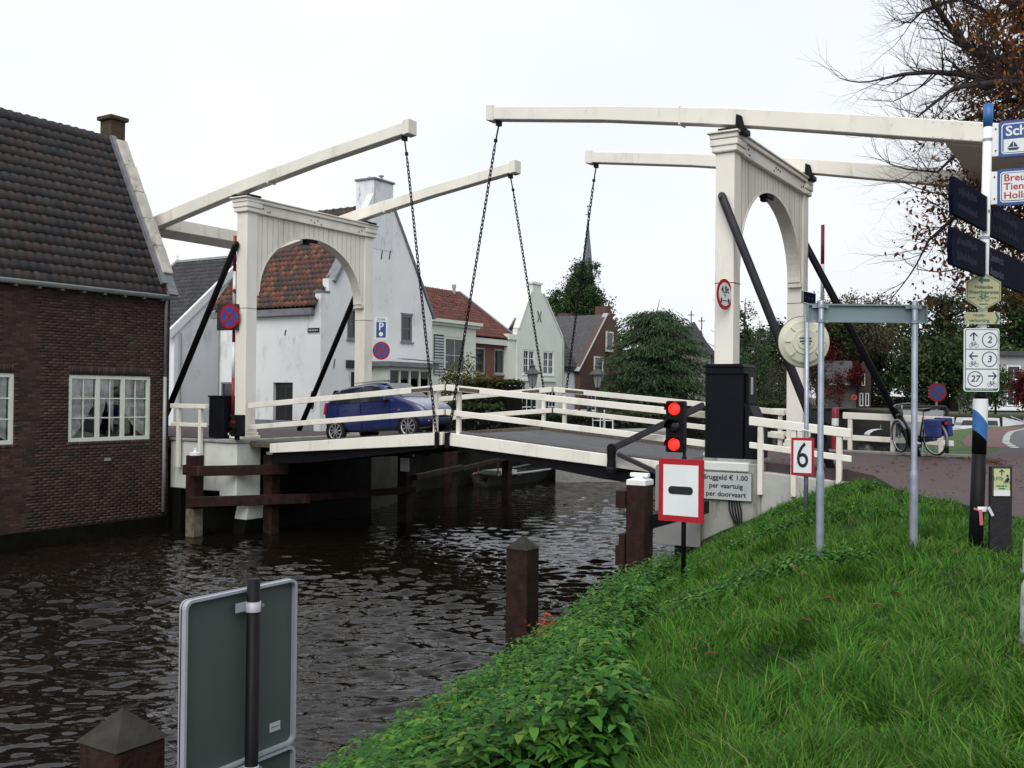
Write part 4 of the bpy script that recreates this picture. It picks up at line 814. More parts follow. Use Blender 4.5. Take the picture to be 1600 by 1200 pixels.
    for r_ in range(2):
        for i in range(4): window(t, 'y', -.15, -1, -2.4+2.3*i, -.9+2.3*i, .8+2.9*r_, 2.4+2.9*r_, 2, 1, 1, 'white', 'glass', .12, False)
        MB().box(-2.8, 6.8, -1.1, -.2, .3+2.9*r_, .7+2.9*r_).build('balcony', 'white', t)
M['hazy_slate2'] = mat('dark_slate_roof', (.055, .058, .066), .7, .15, 2)
far_buildings()
# ================================================================ vegetation
def leaves(P, D, size, asp, rs, up=.0):
    """quads at points P; D optional preferred long axis; returns V,F"""
    n = len(P); a = D if D is not None else rs.normal(size=(n, 3)); a = a/np.linalg.norm(a, axis=1, keepdims=True)
    b = rs.normal(size=(n, 3))+np.array([0, 0, up]); b = np.cross(a, b); b /= np.linalg.norm(b, axis=1, keepdims=True)+1e-9
    s = (size*(.6+.8*rs.rand(n)))[:, None]; c = np.cross(a, b)
    V_ = np.stack([P-a*s, P+b*s*asp-a*s*.1+c*s*.12, P+a*s, P-b*s*asp-a*s*.1+c*s*.12], 1).reshape(-1, 3)
    return V_, np.arange(4*n).reshape(n, 4)
def crown(name, parent, blobs, K, m, rad, size, mt, seed, flat=1.0, asp=.55, droop=0.0, shell=.5, hole=0.0):
    rs = np.random.RandomState(seed); C_ = []
    vol = np.array([b[3]*b[4]*b[5] for b in blobs]); vol = vol/vol.sum()
    for b, v in zip(blobs, vol):
        k = max(2, int(K*v)); u = rs.normal(size=(k, 3)); u /= np.linalg.norm(u, axis=1, keepdims=True)
        r_ = (shell+(1-shell)*rs.rand(k))**(1/1.6); C_.append(np.array(b[:3])+u*r_[:, None]*np.array(b[3:6]))
    C_ = np.vstack(C_); k = len(C_); cr_ = rs.rand(k); rr = rad*(.5+rs.rand(k))
    P = np.repeat(C_, m, 0); g = rs.normal(size=(k*m, 3))*.55; g[:, 2] *= flat; P = P+g*np.repeat(rr, m)[:, None]
    D = None
    if droop:
        D = g.copy(); D[:, 2] = -droop*np.abs(rs.rand(k*m))
    V_, F = leaves(P, D, size, asp, rs); rn = np.clip(np.repeat(cr_, m)*.65+rs.rand(k*m)*.35, 0, .999)
    return meshnp(name, V_, F, M[mt], np.repeat(rn, 4), parent)
def limbs(mb, p, d, ln, r_, depth, rs, tips, spread=.6, up=.15, seg=4, shrink=.68):
    pts = [Vector(p)]; rad = [r_]; d = Vector(d).normalized()
    for i in range(seg):
        d = (d+Vector((rs.gauss(0, .13), rs.gauss(0, .13), rs.gauss(0, .10)+up*.35))).normalized(); pts.append(pts[-1]+d*ln/seg); rad.append(r_*(1-.5*(i+1)/seg))
    mb.tube(pts, rad, 6 if r_ > .03 else (4 if r_ > .012 else 3), cap=False)
    if depth == 0: tips.append((pts[-1], d)); return
    for i in range(1, seg+1):
        kids = 2 if i == seg else (1 if rs.random() < .8 else 0)
        for _ in range(kids):
            q = Vector((rs.gauss(0, 1), rs.gauss(0, 1), rs.gauss(0, .8))); q = (q-d*q.dot(d)).normalized()
            limbs(mb, pts[i], d+q*spread*rs.uniform(.6, 1.3), ln*shrink*rs.uniform(.7, 1.15), rad[i]*.68, depth-1, rs, tips, spread, up, max(2, seg-1) if depth > 1 else 3, shrink)
def tree(name, label, loc, h, crn, tr=.25, cat='tree', group=None, branches=5, bark='bark', seed=1, hb=.3):
    """trunk with limbs, and one crown mesh; crn = list of (blobs relative to base, K, m, rad, size, mat, kwargs)"""
    t = thing(name, label, cat, loc, group); L0 = Vector(loc); rs = random.Random(seed)
    mb = MB(); pts = [L0+Vector((0, 0, -.1)), L0+Vector((rs.gauss(0, .05), 0, h*.35)), L0+Vector((rs.gauss(0, .1), rs.gauss(0, .1), h*.7)), L0+Vector((0, 0, h*.95))]
    mb.tube(pts, [tr*1.2, tr*.9, tr*.55, tr*.15], 8)
    for i in range(branches):
        a = rs.random()*6.28; z0 = h*(hb+.5*rs.random()); ln = h*.28
        mb.tube([L0+Vector((0, 0, z0)), L0+Vector((math.cos(a)*ln*.5, math.sin(a)*ln*.5, z0+ln*.35)), L0+Vector((math.cos(a)*ln, math.sin(a)*ln, z0+ln*.6))], [tr*.4, tr*.25, tr*.08], 6)
    mb.build('trunk', bark, t, smooth=True)
    for i, (bl, K, m, rad, size, mt, kw) in enumerate(crn):
        crown('crown', t, [(L0.x+b[0], L0.y+b[1], L0.z+b[2], b[3], b[4], b[5]) for b in bl], K, m, rad, size, mt, seed*7+i, **kw)
    return t
def vb(r, z, a, b=None, c=None):
    """blob placed r metres along the viewer's right"""
    q = RGT*r; b = b or a; return (q.x, q.y, z, a, a, b)
# tall linden behind the roofs
tree('linden_tree', 'tall dense green linden rising behind the dark grey roofs', view(6.3, 92, 2.4), 13, [([vb(0, 5.2, 3.3, 4.2), vb(-.9, 8.6, 2.5, 3.3), vb(.9, 8.2, 2.3, 3.2), vb(.1, 11.2, 1.9, 2.9), vb(2.0, 5.2, 1.7, 3.8), vb(-2.3, 5.4, 1.5, 3.4)], 1450, 54, .46, .115, 'lf_lime', dict(shell=.12))], .35, seed=11, branches=0)
# cedar with layered drooping fans
def cedar():
    L0 = view(8.6, 60.5, 2.4); t = thing('cedar_tree', 'broad dark blue-green cedar with layered drooping branches', 'tree', L0)
    mb = MB(); mb.tube([L0+Vector((0, 0, -.2)), L0+Vector((.1, 0, 3)), L0+Vector((0, .1, 6.6))], [.3, .2, .04], 8); rs = np.random.RandomState(5); Cn = []; 
    for lay in range(9):
        z = .7+lay*.68; rad = 3.15*max(.1, 1-(abs(z-2.6)/4.3)**3); n = int(7+rad*4.2)
        for k in range(n):
            a = 2*math.pi*(k+rs.rand()*.7)/n; rr = rad*(.75+.35*rs.rand()); zz = z+.25*rs.randn()*.8
            e = L0+Vector((math.cos(a)*rr, math.sin(a)*rr, zz-.25)); mb.tube([L0+Vector((0, 0, z)), (L0+Vector((0, 0, z+.3)))*.5+e*.5+Vector((0, 0, .25)), e], [.05, .035, .012], 4, cap=False)
            for s in np.linspace(.25, 1, 6): Cn.append((L0.x+math.cos(a)*rr*s, L0.y+math.sin(a)*rr*s, L0.z+zz+.25*math.sin(s*2.4)-.4*s*s, a))
    mb.build('trunk', 'bark', t, smooth=True)
    Cn = np.array(Cn); m = 34; P = np.repeat(Cn, m, 0); k = len(P); g = rs.normal(size=(k, 3))*np.array([.34, .34, .10]); g[:, 2] -= .35*(g[:, 0]**2+g[:, 1]**2)
    D = np.stack([np.cos(P[:, 3])+.6*rs.randn(k), np.sin(P[:, 3])+.6*rs.randn(k), -.7-.5*rs.rand(k)], 1)
    V_, F = leaves(P[:, :3]+g, D, .13, .22, rs); rn = np.clip(np.repeat(rs.rand(len(Cn)), m)*.5+.5*rs.rand(k), 0, .999)
    meshnp('crown', V_, F, M['lf_cedar'], np.repeat(rn, 4), t)
    mb = MB(); mb.tube([L0+Vector((0, 0, 6.3)), L0+Vector((.25, .1, 7.35))], [.04, .01], 4); mb.build('leader', 'bark', t)
cedar()
tree('garden_shrub', 'loose yellow-green shrub in front of the brick house with red roof', view(-1.7, 44, 2.4), 2.6, [([vb(-.5, 1.7, .95, 1.2), vb(.45, 1.5, .75, 1.0), vb(-.2, 2.5, .5, .6)], 170, 16, .3, .065, 'lf_yellow', dict(shell=.2))], .05, 'shrub', seed=12, hb=.1, branches=8)
def hedge(label, pa, pb, w_, z0, z1, n, mt, seed, size=.07, cat='hedge'):
    pts = (pa, pb); t = thing('hedge', label, cat, (*pts[0], z0)); rs = np.random.RandomState(seed); seg = []
    a = np.array(pts[0]); b = np.array(pts[1]); mb = MB(); mb.bar((*a, (z0+z1)/2), (*b, (z0+z1)/2), w_*.8, (z1-z0)*.9); mb.build('hedge_core', 'wetshade', t)
    u = rs.rand(n); d = (b-a)/np.linalg.norm(b-a); nrm = np.array([-d[1], d[0]]); s = rs.rand(n); side = rs.rand(n)
    off = np.where(side < .45, w_/2, np.where(side < .6, -w_/2, (rs.rand(n)-.5)*w_))+rs.randn(n)*.06; z = np.where(side < .6, z0+(z1-z0)*rs.rand(n), z1+rs.randn(n)*.05)
    P = np.c_[a[0]+(b-a)[0]*u+nrm[0]*off, a[1]+(b-a)[1]*u+nrm[1]*off, z]
    V_, F = leaves(P, None, size, .6, rs); meshnp('foliage', V_, F, M[mt], np.repeat(rs.rand(n)*.999, 4), t)
def v2(r, f): q = view(r, f); return (q.x, q.y)
hedge('clipped brown-green hedge end beside the pale green gable', v2(-1.9, 43), v2(.15, 41.5), 1.2, 1.5, 4.4, 5200, 'lf_hedge', 21)
hedge('low dark hedge along the far quay under the bridge railings', v2(.4, 45), v2(8.4, 52), 1.0, 1.6, 3.0, 6500, 'lf_dark', 22)
hedge('rough green hedge between the cedar and the control cabinet', v2(9.5, 54), v2(17.5, 60), 1.2, 1.6, 3.55, 6000, 'lf_hedge', 23)
hedge('ivy bank hanging over the quay beneath the bridge leaf', v2(-4.4, 38.0), v2(-.5, 41.0), .7, 1.5, 3.4, 5000, 'lf_dark', 24)
# small bare tree by the white gable
def bare_small():
    L0 = view(-5.0, 52, 2.4); t = thing('bare_tree', 'small nearly bare tree peeping over the white gable roof', 'tree', L0); mb = MB(); tips = []
    mb.tube([L0, L0+Vector((0, 0, 4.6))], [.12, .08], 6); rs = random.Random(4)
    for i in range(5): limbs(mb, L0+Vector((0, 0, 3.4+.3*i)), (rs.gauss(0, .6), rs.gauss(0, .6), 1), 1.5, .04, 3, rs, tips, .6, .15, 3)
    mb.build('branches', 'bark', t)
    P = np.array([p for p, d in tips for _ in range(2)])+np.random.RandomState(2).normal(size=(len(tips)*2, 3))*.08; V_, F = leaves(P, None, .07, .6, np.random.RandomState(3)); meshnp('crown', V_, F, M['lf_brown'], np.repeat(np.random.RandomState(1).rand(len(P)), 4), t)
bare_small()
# trees across the water on the right
TG_ = 'trees across the water'
tree('dark_conifer', 'dark conifer left of the round white disc, between the two portal posts', view(20.2, 82, 2.3), 8.2, [([vb(0, 6.2, .8, 1.5), vb(-.2, 4.2, 1.5, 1.8), vb(.2, 2.2, 1.9, 2)], 260, 22, .5, .12, 'lf_cedar', dict(shell=.3, droop=.8, asp=.3))], .2, group=TG_, seed=31)
tree('dark_conifer', 'spiky dark conifer just right of the control cabinet top', view(18.3, 84, 2.3), 7.4, [([vb(0, 5.8, .7, 1.5), vb(0, 3.8, 1.3, 1.8), vb(0, 2, 1.6, 2)], 200, 22, .5, .12, 'lf_cedar', dict(shell=.3, droop=.8, asp=.3))], .2, group=TG_, seed=32)
tree('leafy_tree', 'thin tree with scattered leaves above the dark conifers', view(22.0, 95, 2.3), 11.5, [([vb(0, 9, 1.3, 2.2), vb(-.8, 6.5, 1.4, 2), vb(.6, 6, 1.4, 2)], 110, 18, .5, .13, 'lf_dark', dict(shell=.2))], .2, group=TG_, seed=33)
tree('twiggy_thicket', 'brown twiggy thicket below the conifers behind the cabinet', view(21.0, 74, 2.2), 4.5, [([vb(-1, 2.2, 2.0, 2.2), vb(1.4, 2.0, 2.2, 2.4)], 260, 22, .5, .12, 'lf_twig', dict(shell=.2, asp=.15))], .1, group=TG_, seed=34)
tree('red_tree', 'dark red autumn tree behind the white disc and grey sign', view(43.6, 143, 2.2), 14, [([vb(0, 8, 3.2, 4.0), vb(-3.0, 10.0, 1.8, 2.2), vb(1.6, 4.5, 2.0, 2.6), vb(-1.2, 12.4, 1.6, 2.2)], 380, 20, .8, .21, 'lf_red', dict(shell=.35)), ([vb(2.0, 11, 3.2, 3.0), vb(.5, 6.5, 2.4, 2.4)], 260, 18, .8, .21, 'lf_dark', dict(shell=.3))], .3, group=TG_, seed=35)
tree('creeper', 'red creeper hanging down the far riverside house wall', view(44.6, 136.8, 2.2), 6.0, [([vb(0, 3.2, .55, 2.6), vb(2.2, 4.8, 1.0, 1.6), vb(-1.6, 3, .4, 2.2)], 150, 18, .5, .16, 'lf_red', dict(shell=.2))], .05, 'creeper', seed=36)
tree('willow_tree', 'pale thinning willow above the grey name board', view(51.5, 150, 2.2), 17.5, [([vb(-4.5, 14, 3.2, 2.5), vb(0, 14.8, 3.6, 2.6), vb(4.2, 14.3, 3.2, 2.6), vb(0, 11, 6.5, 3.4)], 560, 18, .9, .20, 'lf_pale', dict(shell=.4))], .4, group=TG_, seed=37)
big = [('large dark tree behind the grey name board', 55.5, 156, 15, [(-3, 9, 4.6, 4.6), (2.6, 8, 4.8, 4.8), (0, 5, 6, 4), (0, 11, 3.4, 2.6)]),
       ('large dark tree between the name board and the signpost', 56.0, 130, 16.5, [(-2, 11, 4.2, 4.4), (2.8, 11.8, 4.4, 4.6), (0, 6.5, 6, 5), (3.5, 5.5, 3.6, 4.4)]),
       ('large dark tree just right of the signpost, behind the far flats', 63.5, 126, 17.5, [(-2, 12, 4.0, 4.6), (3, 12, 4.6, 5), (0, 7, 5.5, 5)]),
       ('large dark tree at the right edge behind the blue direction signs', 70.0, 128, 16.5, [(-2, 12.5, 4, 4), (3, 11, 5, 5), (0, 7, 4.5, 4)]),
       ('tall dark tree behind the far riverside house with creeper', 57.0, 172, 19, [(-3, 12, 4.6, 5.5), (2.6, 11, 4.8, 5.5), (0, 6, 6, 5), (-7, 8, 4, 5)]),
       ('dark tree low behind the conifers, between the posts of the right-hand portal', 41.0, 160, 15, [(-2.5, 8, 4.2, 4.6), (2.2, 9, 4.2, 4.8), (0, 4, 5, 4)]),
       ('broad dark tree low behind the parked bicycle', 52.0, 118, 9.5, [(-3.6, 5, 3.4, 3.4), (1.2, 5.5, 3.8, 3.6), (4.8, 4.5, 3, 3.6)])]
for i, (lab, r_, f_, h, bl) in enumerate(big):
    tree('dark_tree', lab, view(r_, f_, 2.2), h, [([vb(*b) for b in bl], 640, 20, 1.0, .25, 'lf_dark', dict(shell=.4))], .5, group=TG_, seed=40+i)
tree('maroon_shrub', 'maroon leaved shrub at the right edge beside the far road', view(47.6, 92, 2.3), 4.6, [([vb(0, 2.6, 1.7, 1.9)], 160, 20, .5, .14, 'lf_red', dict(shell=.4))], .1, 'shrub', seed=51)
tree('green_shrub', 'light green bush beside the signpost in front of the far flats', view(46.2, 96, 2.3), 4.8, [([vb(0, 2.9, 1.6, 1.9), vb(-2.0, 1.6, 1.4, 1.3)], 150, 20, .5, .14, 'lf_lime', dict(shell=.4))], .1, 'shrub', seed=52)
for i, (r_, f_, lab) in enumerate([(57, 150, 'low dark hedge on the far bank behind the small covered boat'), (63, 118, 'low dark hedge on the far bank behind the info board')]):
    a = view(r_-6, f_+5); b = view(r_+7, f_-6); hedge(lab, (a.x, a.y), (b.x, b.y), 2.5, .3, 4.0, 3500, 'lf_dark', 60+i, .2)
# chestnut on the right: bare limbs reaching in, brown leaves left near the trunk
def chestnut():
    L0 = Vector((9.6, 8.0, 2.45)); t = thing('chestnut_tree', 'old chestnut with bare curling branches and last brown leaves, top right', 'tree', L0); rs = random.Random(21); mb = MB(); tips = []
    mb.tube([L0+Vector((0, 0, -.2)), L0+Vector((.1, 0, 2)), L0+Vector((-.1, .1, 5)), L0+Vector((0, 0, 8)), L0+Vector((.2, 0, 11))], [.55, .42, .36, .28, .12], 10)
    up = Vector((0, 0, 1)); ends = []
    def limb(pts, r0):
        P = [view(*p) for p in pts]; n = len(P); r0 *= .68; mb.tube(P, [r0*(1-.78*i/(n-1)) for i in range(n)], 7, cap=False); ends.append(P)
        for i in range(1, n):
            d = (P[i]-P[i-1]).normalized(); seglen = (P[i]-P[i-1]).length
            if (P[i]-CAM).dot(RGT) > 11.8: continue
            k = max(1, int(seglen/(.065 if (P[i]-CAM).dot(RGT) > 9.3 else .10)))
            for j in range(k):
                q = P[i-1].lerp(P[i], (j+rs.random())/k); s = Vector((rs.gauss(0, 1), rs.gauss(0, 1), rs.gauss(.0, 1))); s = (s-d*s.dot(d)).normalized(); rr = r0*(1-.75*i/(n-1))
                limbs(mb, q, d*.7+s*.8, rs.uniform(.35, 1.05), max(.010, min(.030, rr*.36)), 2 if j % 2 else 3, rs, tips, .6, .30, 3, .66)
        limbs(mb, P[-1], P[-1]-P[-2], .9, .02, 2, rs, tips, .5, .3, 4, .66)
    limb([(14.54, 20.75, 10.11), (12.04, 21.0, 10.79), (10.83, 21.25, 11.05), (9.78, 20.75, 10.96), (9.35, 21.0, 11.38), (9.18, 21.25, 11.86), (8.66, 20.75, 12.09), (8.56, 21.0, 12.73)], 0.21)
    limb([(14.43, 20.6, 9.94), (11.95, 20.85, 10.47), (10.37, 20.35, 10.43), (9.74, 20.6, 10.49), (9.28, 20.85, 10.66), (8.49, 20.35, 10.54), (8.0, 20.6, 10.57), (7.6, 20.85, 10.54)], 0.17)
    limb([(11.72, 20.45, 10.28), (9.66, 19.95, 10.23), (8.85, 20.2, 10.17), (8.54, 20.45, 9.92), (7.98, 19.95, 9.47)], 0.11)
    limb([(14.96, 21.35, 9.61), (12.38, 21.6, 10.37), (10.73, 21.85, 10.41), (9.9, 21.35, 9.94), (9.33, 21.6, 9.79), (8.91, 21.85, 9.68)], 0.12)
    limb([(14.57, 20.8, 8.67), (11.26, 21.05, 9.67), (9.56, 20.55, 9.29), (9.17, 20.8, 8.99), (8.89, 21.05, 8.66), (8.18, 20.55, 8.59)], 0.10)
    limb([(15.03, 21.45, 8.0), (11.74, 20.95, 8.3), (10.26, 21.2, 8.22), (9.43, 21.45, 7.79), (8.67, 20.95, 7.21), (8.53, 21.2, 6.76)], 0.11)
    limb([(15.24, 21.75, 11.66), (12.33, 22.0, 12.17), (11.34, 22.25, 12.57), (10.46, 21.75, 12.18), (9.81, 22.0, 12.73), (9.07, 22.25, 12.54), (8.59, 21.75, 12.07)], 0.13)
    limb([(15.76, 22.5, 8.49), (12.32, 22.75, 8.1), (11.05, 22.25, 7.44), (10.61, 22.5, 7.05), (10.14, 22.75, 6.87)], 0.09)
    limb([(13.54, 21.25, 12.02), (11.1, 20.75, 12.49), (10.17, 21.0, 12.73), (9.47, 21.25, 12.83), (8.33, 20.75, 12.49)], 0.12)
    limb([(12.7, 22.15, 10.39), (11.41, 22.4, 9.18), (10.96, 22.65, 8.98), (9.88, 22.15, 8.41), (9.56, 22.4, 8.47)], 0.09)
    mb.build('limbs', 'bark', t, smooth=True)
    q = np.random.RandomState(8); P = []
    for p, d in tips:
        r_ = (p-CAM).dot(RGT); z = p.z; pr = np.clip((r_-8.9)/2.0, .0, 1.0) if z > 8.7 else np.clip((r_-8.2)/1.2, 0, 1.4)
        if q.rand() < pr*.24:
            for _ in range(5): P.append(np.array(p)+q.normal(size=3)*.09+np.array([0, 0, -.05]))
    for _ in range(7500):
        r_ = q.uniform(10.2, 15); f_ = q.uniform(19.8, 24); z = q.uniform(6.2, 13.0); c = view(r_, f_, z)
        if q.rand() > ((r_-9.3)/2.6)**1.5: continue
        for _ in range(4): P.append(np.array(c)+q.normal(size=3)*.12)
    P = np.array(P); D = q.normal(size=P.shape); D[:, 2] = -1.1*np.abs(D[:, 2])-.2; V_, F = leaves(P, D, .062, .5, q); meshnp('crown', V_, F, M['lf_brown'], np.repeat(q.rand(len(P))*.999, 4), t)
chestnut()
# ---- the grassy bank
def on_bank(x, y):
    s = x-shore(y); a = (y < np.interp(x, ROWX, ROWY)-.04) & (s > .2) & (y < -.36)
    b = (y > 5.7) & (x < np.interp(y, [5.7, 12, 16, 21.8, 28, 34, 40], [3.6, 2.65, 2.0, 1.45, 1.0, 1.1, 2.0])) & (x-shore(y) > .5) & (y < 40)
    return a | b
def noise2(x, y, sc, seed):
    r = np.random.RandomState(seed); o = np.zeros_like(x)
    for k in range(6): a = r.rand()*6.28; f = sc*(.6+1.2*r.rand()); o += np.sin((x*math.cos(a)+y*math.sin(a))*f*6.28+r.rand()*6.28)
    return o/6**.5
def nettle_zone(x, y):
    s = x-shore(y); e = np.interp(y, [-18, -13, -9, -6, -4, -2.5, 0], [3.9, 3.2, 2.3, 1.9, 1.2, 1.0, .9]); return (s+.32*noise2(x, y, .35, 3)) < e
def grass():
    rs = np.random.RandomState(9); n = 430000
    f = 2.8*(34/2.8)**(rs.rand(n)**1.0); q = (rs.rand(n)*1.12-.56); r_ = f*q
    x = CAM.x+RGT.x*r_+FWD.x*f; y = CAM.y+RGT.y*r_+FWD.y*f
    k = on_bank(x, y) & (~nettle_zone(x, y) | (rs.rand(n) < .45)); x, y, f = x[k], y[k], f[k]; n = len(x); z = height(x, y)
    tuft = noise2(x, y, .55, 5); fine = noise2(x, y, 2.2, 6)
    s = x-shore(y); h = (.082+.024*tuft+.026*fine)*np.exp(rs.normal(0, .3, n)); h = np.clip(h, .05, .5)*np.where(s > 6, .75, 1)*np.where(y > 0, .8, 1)
    az = .8*noise2(x, y, .9, 7)*2+rs.normal(0, .9, n)+2.2; ln = h*(.35+.75*rs.rand(n)); w_ = (.0026+.0010*f**.75*.5)*(.6+.7*rs.rand(n))
    dx, dy = np.cos(az), np.sin(az); px_, py_ = -dy, dx
    t2 = rs.rand(n)*6.28; px_, py_ = np.cos(t2), np.sin(t2)
    B = np.stack([x, y, z-.02], 1); Pp = np.stack([px_*w_, py_*w_, 0*x], 1); mid = B+np.stack([dx*ln*.30, dy*ln*.30, h*.62], 1); tip = B+np.stack([dx*ln, dy*ln, h*(1.0-.25*(ln/h)**2*.6)], 1)
    V_ = np.stack([B-Pp, B+Pp, mid+Pp*.8, mid-Pp*.8, tip+Pp*.12, tip-Pp*.12], 1).reshape(-1, 3)
    o = np.arange(n)[:, None]*6; F = np.stack([o+[0, 1, 2, 3], o+[3, 2, 4, 5]], 1).reshape(-1, 4)
    rn = np.clip(.44+.15*tuft+.16*noise2(x, y, .25, 8)+rs.normal(0, .2, n), 0, .84); rn = np.where(rs.rand(n) < .035+.03*(noise2(x, y, .4, 18) > .9), .95, rn)
    stuff(meshnp('grass', V_, F, M['grass'], np.repeat(rn, 6)), 'long uncut green grass covering the river bank', 'grass')
grass()
def nettles():
    rs = np.random.RandomState(12); n = 22500
    f = 4.5*(26/4.5)**rs.rand(n); r_ = f*(rs.rand(n)*.9-.42); x = CAM.x+RGT.x*r_+FWD.x*f; y = CAM.y+RGT.y*r_+FWD.y*f
    pz = nettle_zone(x, y); patch = (noise2(x, y, .35, 15) > .75) & (rs.rand(n) < .55)
    k = on_bank(x, y) & (y < 0) & (pz | patch); x, y, f, pz = x[k], y[k], f[k], pz[k]; n = len(x)
    hh = np.where(pz, .20+.26*rs.rand(n)+.12*noise2(x, y, .5, 4), .07+.10*rs.rand(n)); hh = np.clip(hh, .08, .7)*np.where(y > -4, .75, 1); z = height(x, y); V_ = []; rn = []; F = []
    P, D, S, Rn = [], [], [], []
    lev = 5
    for l in range(lev):
        fr = (l+1)/lev; a0 = rs.rand(n)*6.28
        for q in range(3):
            a = a0+q*2.094+rs.normal(0, .25, n); rad = .035+.05*(1-fr*.6)
            P.append(np.stack([x+np.cos(a)*rad+rs.normal(0, .015, n), y+np.sin(a)*rad+rs.normal(0, .015, n), z+hh*fr*(.55+.45*fr)], 1)); D.append(np.stack([np.cos(a), np.sin(a), .18-.6*rs.rand(n)], 1)); S.append((.066-.032*fr**2)*(.6+.8*rs.rand(n))*np.where(pz, 1, .72)); Rn.append(np.clip(.05+.30*fr+.62*rs.rand(n)**1.3, 0, .99))
    P = np.vstack(P); D = np.vstack(D); S = np.concatenate(S); Rn = np.concatenate(Rn); D /= np.linalg.norm(D, axis=1, keepdims=True)
    b = np.cross(D, [0, 0, 1.0]); b /= np.linalg.norm(b, axis=1, keepdims=True); nn = np.cross(b, D); s = S[:, None]
    base = P-D*s; tip = P+D*s*1.05-nn*s*.30; mid = P-D*s*.15; L1 = P+b*s*.50-D*s*.55+nn*s*.20; L2 = P+b*s*.44+D*s*.18+nn*s*.12; R1 = P-b*s*.50-D*s*.55+nn*s*.20; R2 = P-b*s*.44+D*s*.18+nn*s*.12
    V_ = np.stack([base, L1, L2, tip, R2, R1, mid], 1).reshape(-1, 3); o = np.arange(len(P))[:, None]*7;
    F = np.stack([o+np.array([0, 6, 2, 1]), o+np.array([0, 5, 4, 6]), o+np.array([6, 4, 3, 2])], 1).reshape(-1, 4)
    stuff(meshnp('nettles', V_, F, M['nettle'], np.repeat(Rn, 7)), 'thick green nettles along the water edge of the bank', 'nettles')
nettles()
def orange_plant():
    c = view(.50, 13.9, 0); c.z = float(height(c.x, c.y)); t = thing('orange_plant', 'small orange-red withered plant on the bank beside the mooring post', 'plant', c); q = np.random.RandomState(5)
    P = np.array(c)+q.normal(size=(130, 3))*np.array([.09, .09, .09])+np.array([0, 0, .33]); V_, F = leaves(P, None, .045, .35, q); meshnp('leaves', V_, F, M['lf_orange'], np.repeat(q.rand(130), 4), t)
    mb = MB()
    for i in range(6): a = i*1.05; mb.tube([c, c+Vector((.05*math.cos(a), .05*math.sin(a), .2)), c+Vector((.12*math.cos(a), .12*math.sin(a), .38))], .006, 4)
    mb.build('stems', 'bark', t)
M['lf_orange'] = leafmat('orange_leaves', mlist([(.35, .06, .03), (.26, .05, .03), (.42, .10, .04)]))
orange_plant()

def fallen():
    rs = np.random.RandomState(44); P = []
    for _ in range(420):
        x = rs.uniform(.2, 8); y = rs.uniform(-4.5, 5.2); 
        if y > np.interp(x, ROWX, ROWY)+.1: P.append((x, y, 2.545+(.07 if x < 1.5 else .012)))
    for _ in range(260): P.append((rs.uniform(.3, 3.7), 5.36+rs.normal()*.05, 2.56))
    for _ in range(160): c = view(10.25+rs.normal()*.14, 21.6+rs.normal()*.5); P.append((c.x, c.y, 2.55+abs(rs.normal())*.05))
    for _ in range(24): c = view(rs.uniform(.8, 4.5), rs.uniform(4.5, 12)); P.append((c.x, c.y, float(height(c.x, c.y))+.08))
    P = np.array(P); D = rs.normal(size=P.shape)*np.array([1, 1, .15]); n = len(P); a = D/np.linalg.norm(D, axis=1, keepdims=True); b = np.cross(a, [0, 0, 1.0]); s = (.03+.03*rs.rand(n))[:, None]; up = np.array([0, 0, .012])
    V_ = np.stack([P-a*s, P+b*s*.6+up, P+a*s, P-b*s*.6+up], 1).reshape(-1, 3); stuff(meshnp('fallen_leaves', V_, np.arange(4*n).reshape(n, 4), M['lf_brown'], np.repeat(rs.rand(n)*.999, 4)), 'scattered brown fallen leaves on road and grass', 'leaves')
fallen()
# ================================================================ fences, posts and fenders
def fence(name, label, y, xs, ztop, zb, rails, group=None, xr=None, slope=0.0, pw=.10):
    xr = xr or (xs[0]-.1, xs[-1]+.1); t = thing(name, label, 'fence', (xs[0], y, zb), group)
    zz = lambda x: slope*(x-xr[0])
    for k, (h0, h1, wd) in enumerate(rails):
        MB().prism([(xr[0], ztop+h1+zz(xr[0])), (xr[1], ztop+h1+zz(xr[1])), (xr[1], ztop+h0+zz(xr[1])), (xr[0], ztop+h0+zz(xr[0]))], 'y', y-wd/2, y+wd/2).build('rail', 'cream', t, bevel=.01)
    for x in xs: MB().box(x-pw/2, x+pw/2, y-.05, y+.05, zb, ztop+rails[0][0]+zz(x)-.002).build('post', 'cream2', t, bevel=.008)
    return t
fence('white_fence', 'short cream timber fence beside the black cabinet, with the number sign in front', -.36, (.70, 1.35, 2.20), 3.52, 2.0, [(-.17, 0, .13), (-.62, -.50, .07)], xr=(.48, 2.42), slope=-.10)
fence('white_fence', 'short cream timber fence between the brick house and the black box', -.42, (-16.05, -15.15), 3.55, 1.75, [(-.13, 0, .14), (-.64, -.53, .07)], xr=(-16.35, -14.90))
fence('white_fence', 'cream timber fence with the bicycle leaning on it, at the water', 5.75, (.95, 1.95, 3.02), 3.55, 2.4, [(-.16, 0, .12), (-.68, -.55, .06)], xr=(.78, 3.3), slope=-.028)
fence('white_fence', 'cream railing end beside the far foot of the right-hand portal', W-.06, (-.65, -.1), 3.62, 2.6, [(-.16, 0, .08), (-.70, -.57, .06)], xr=(-.9, .1))
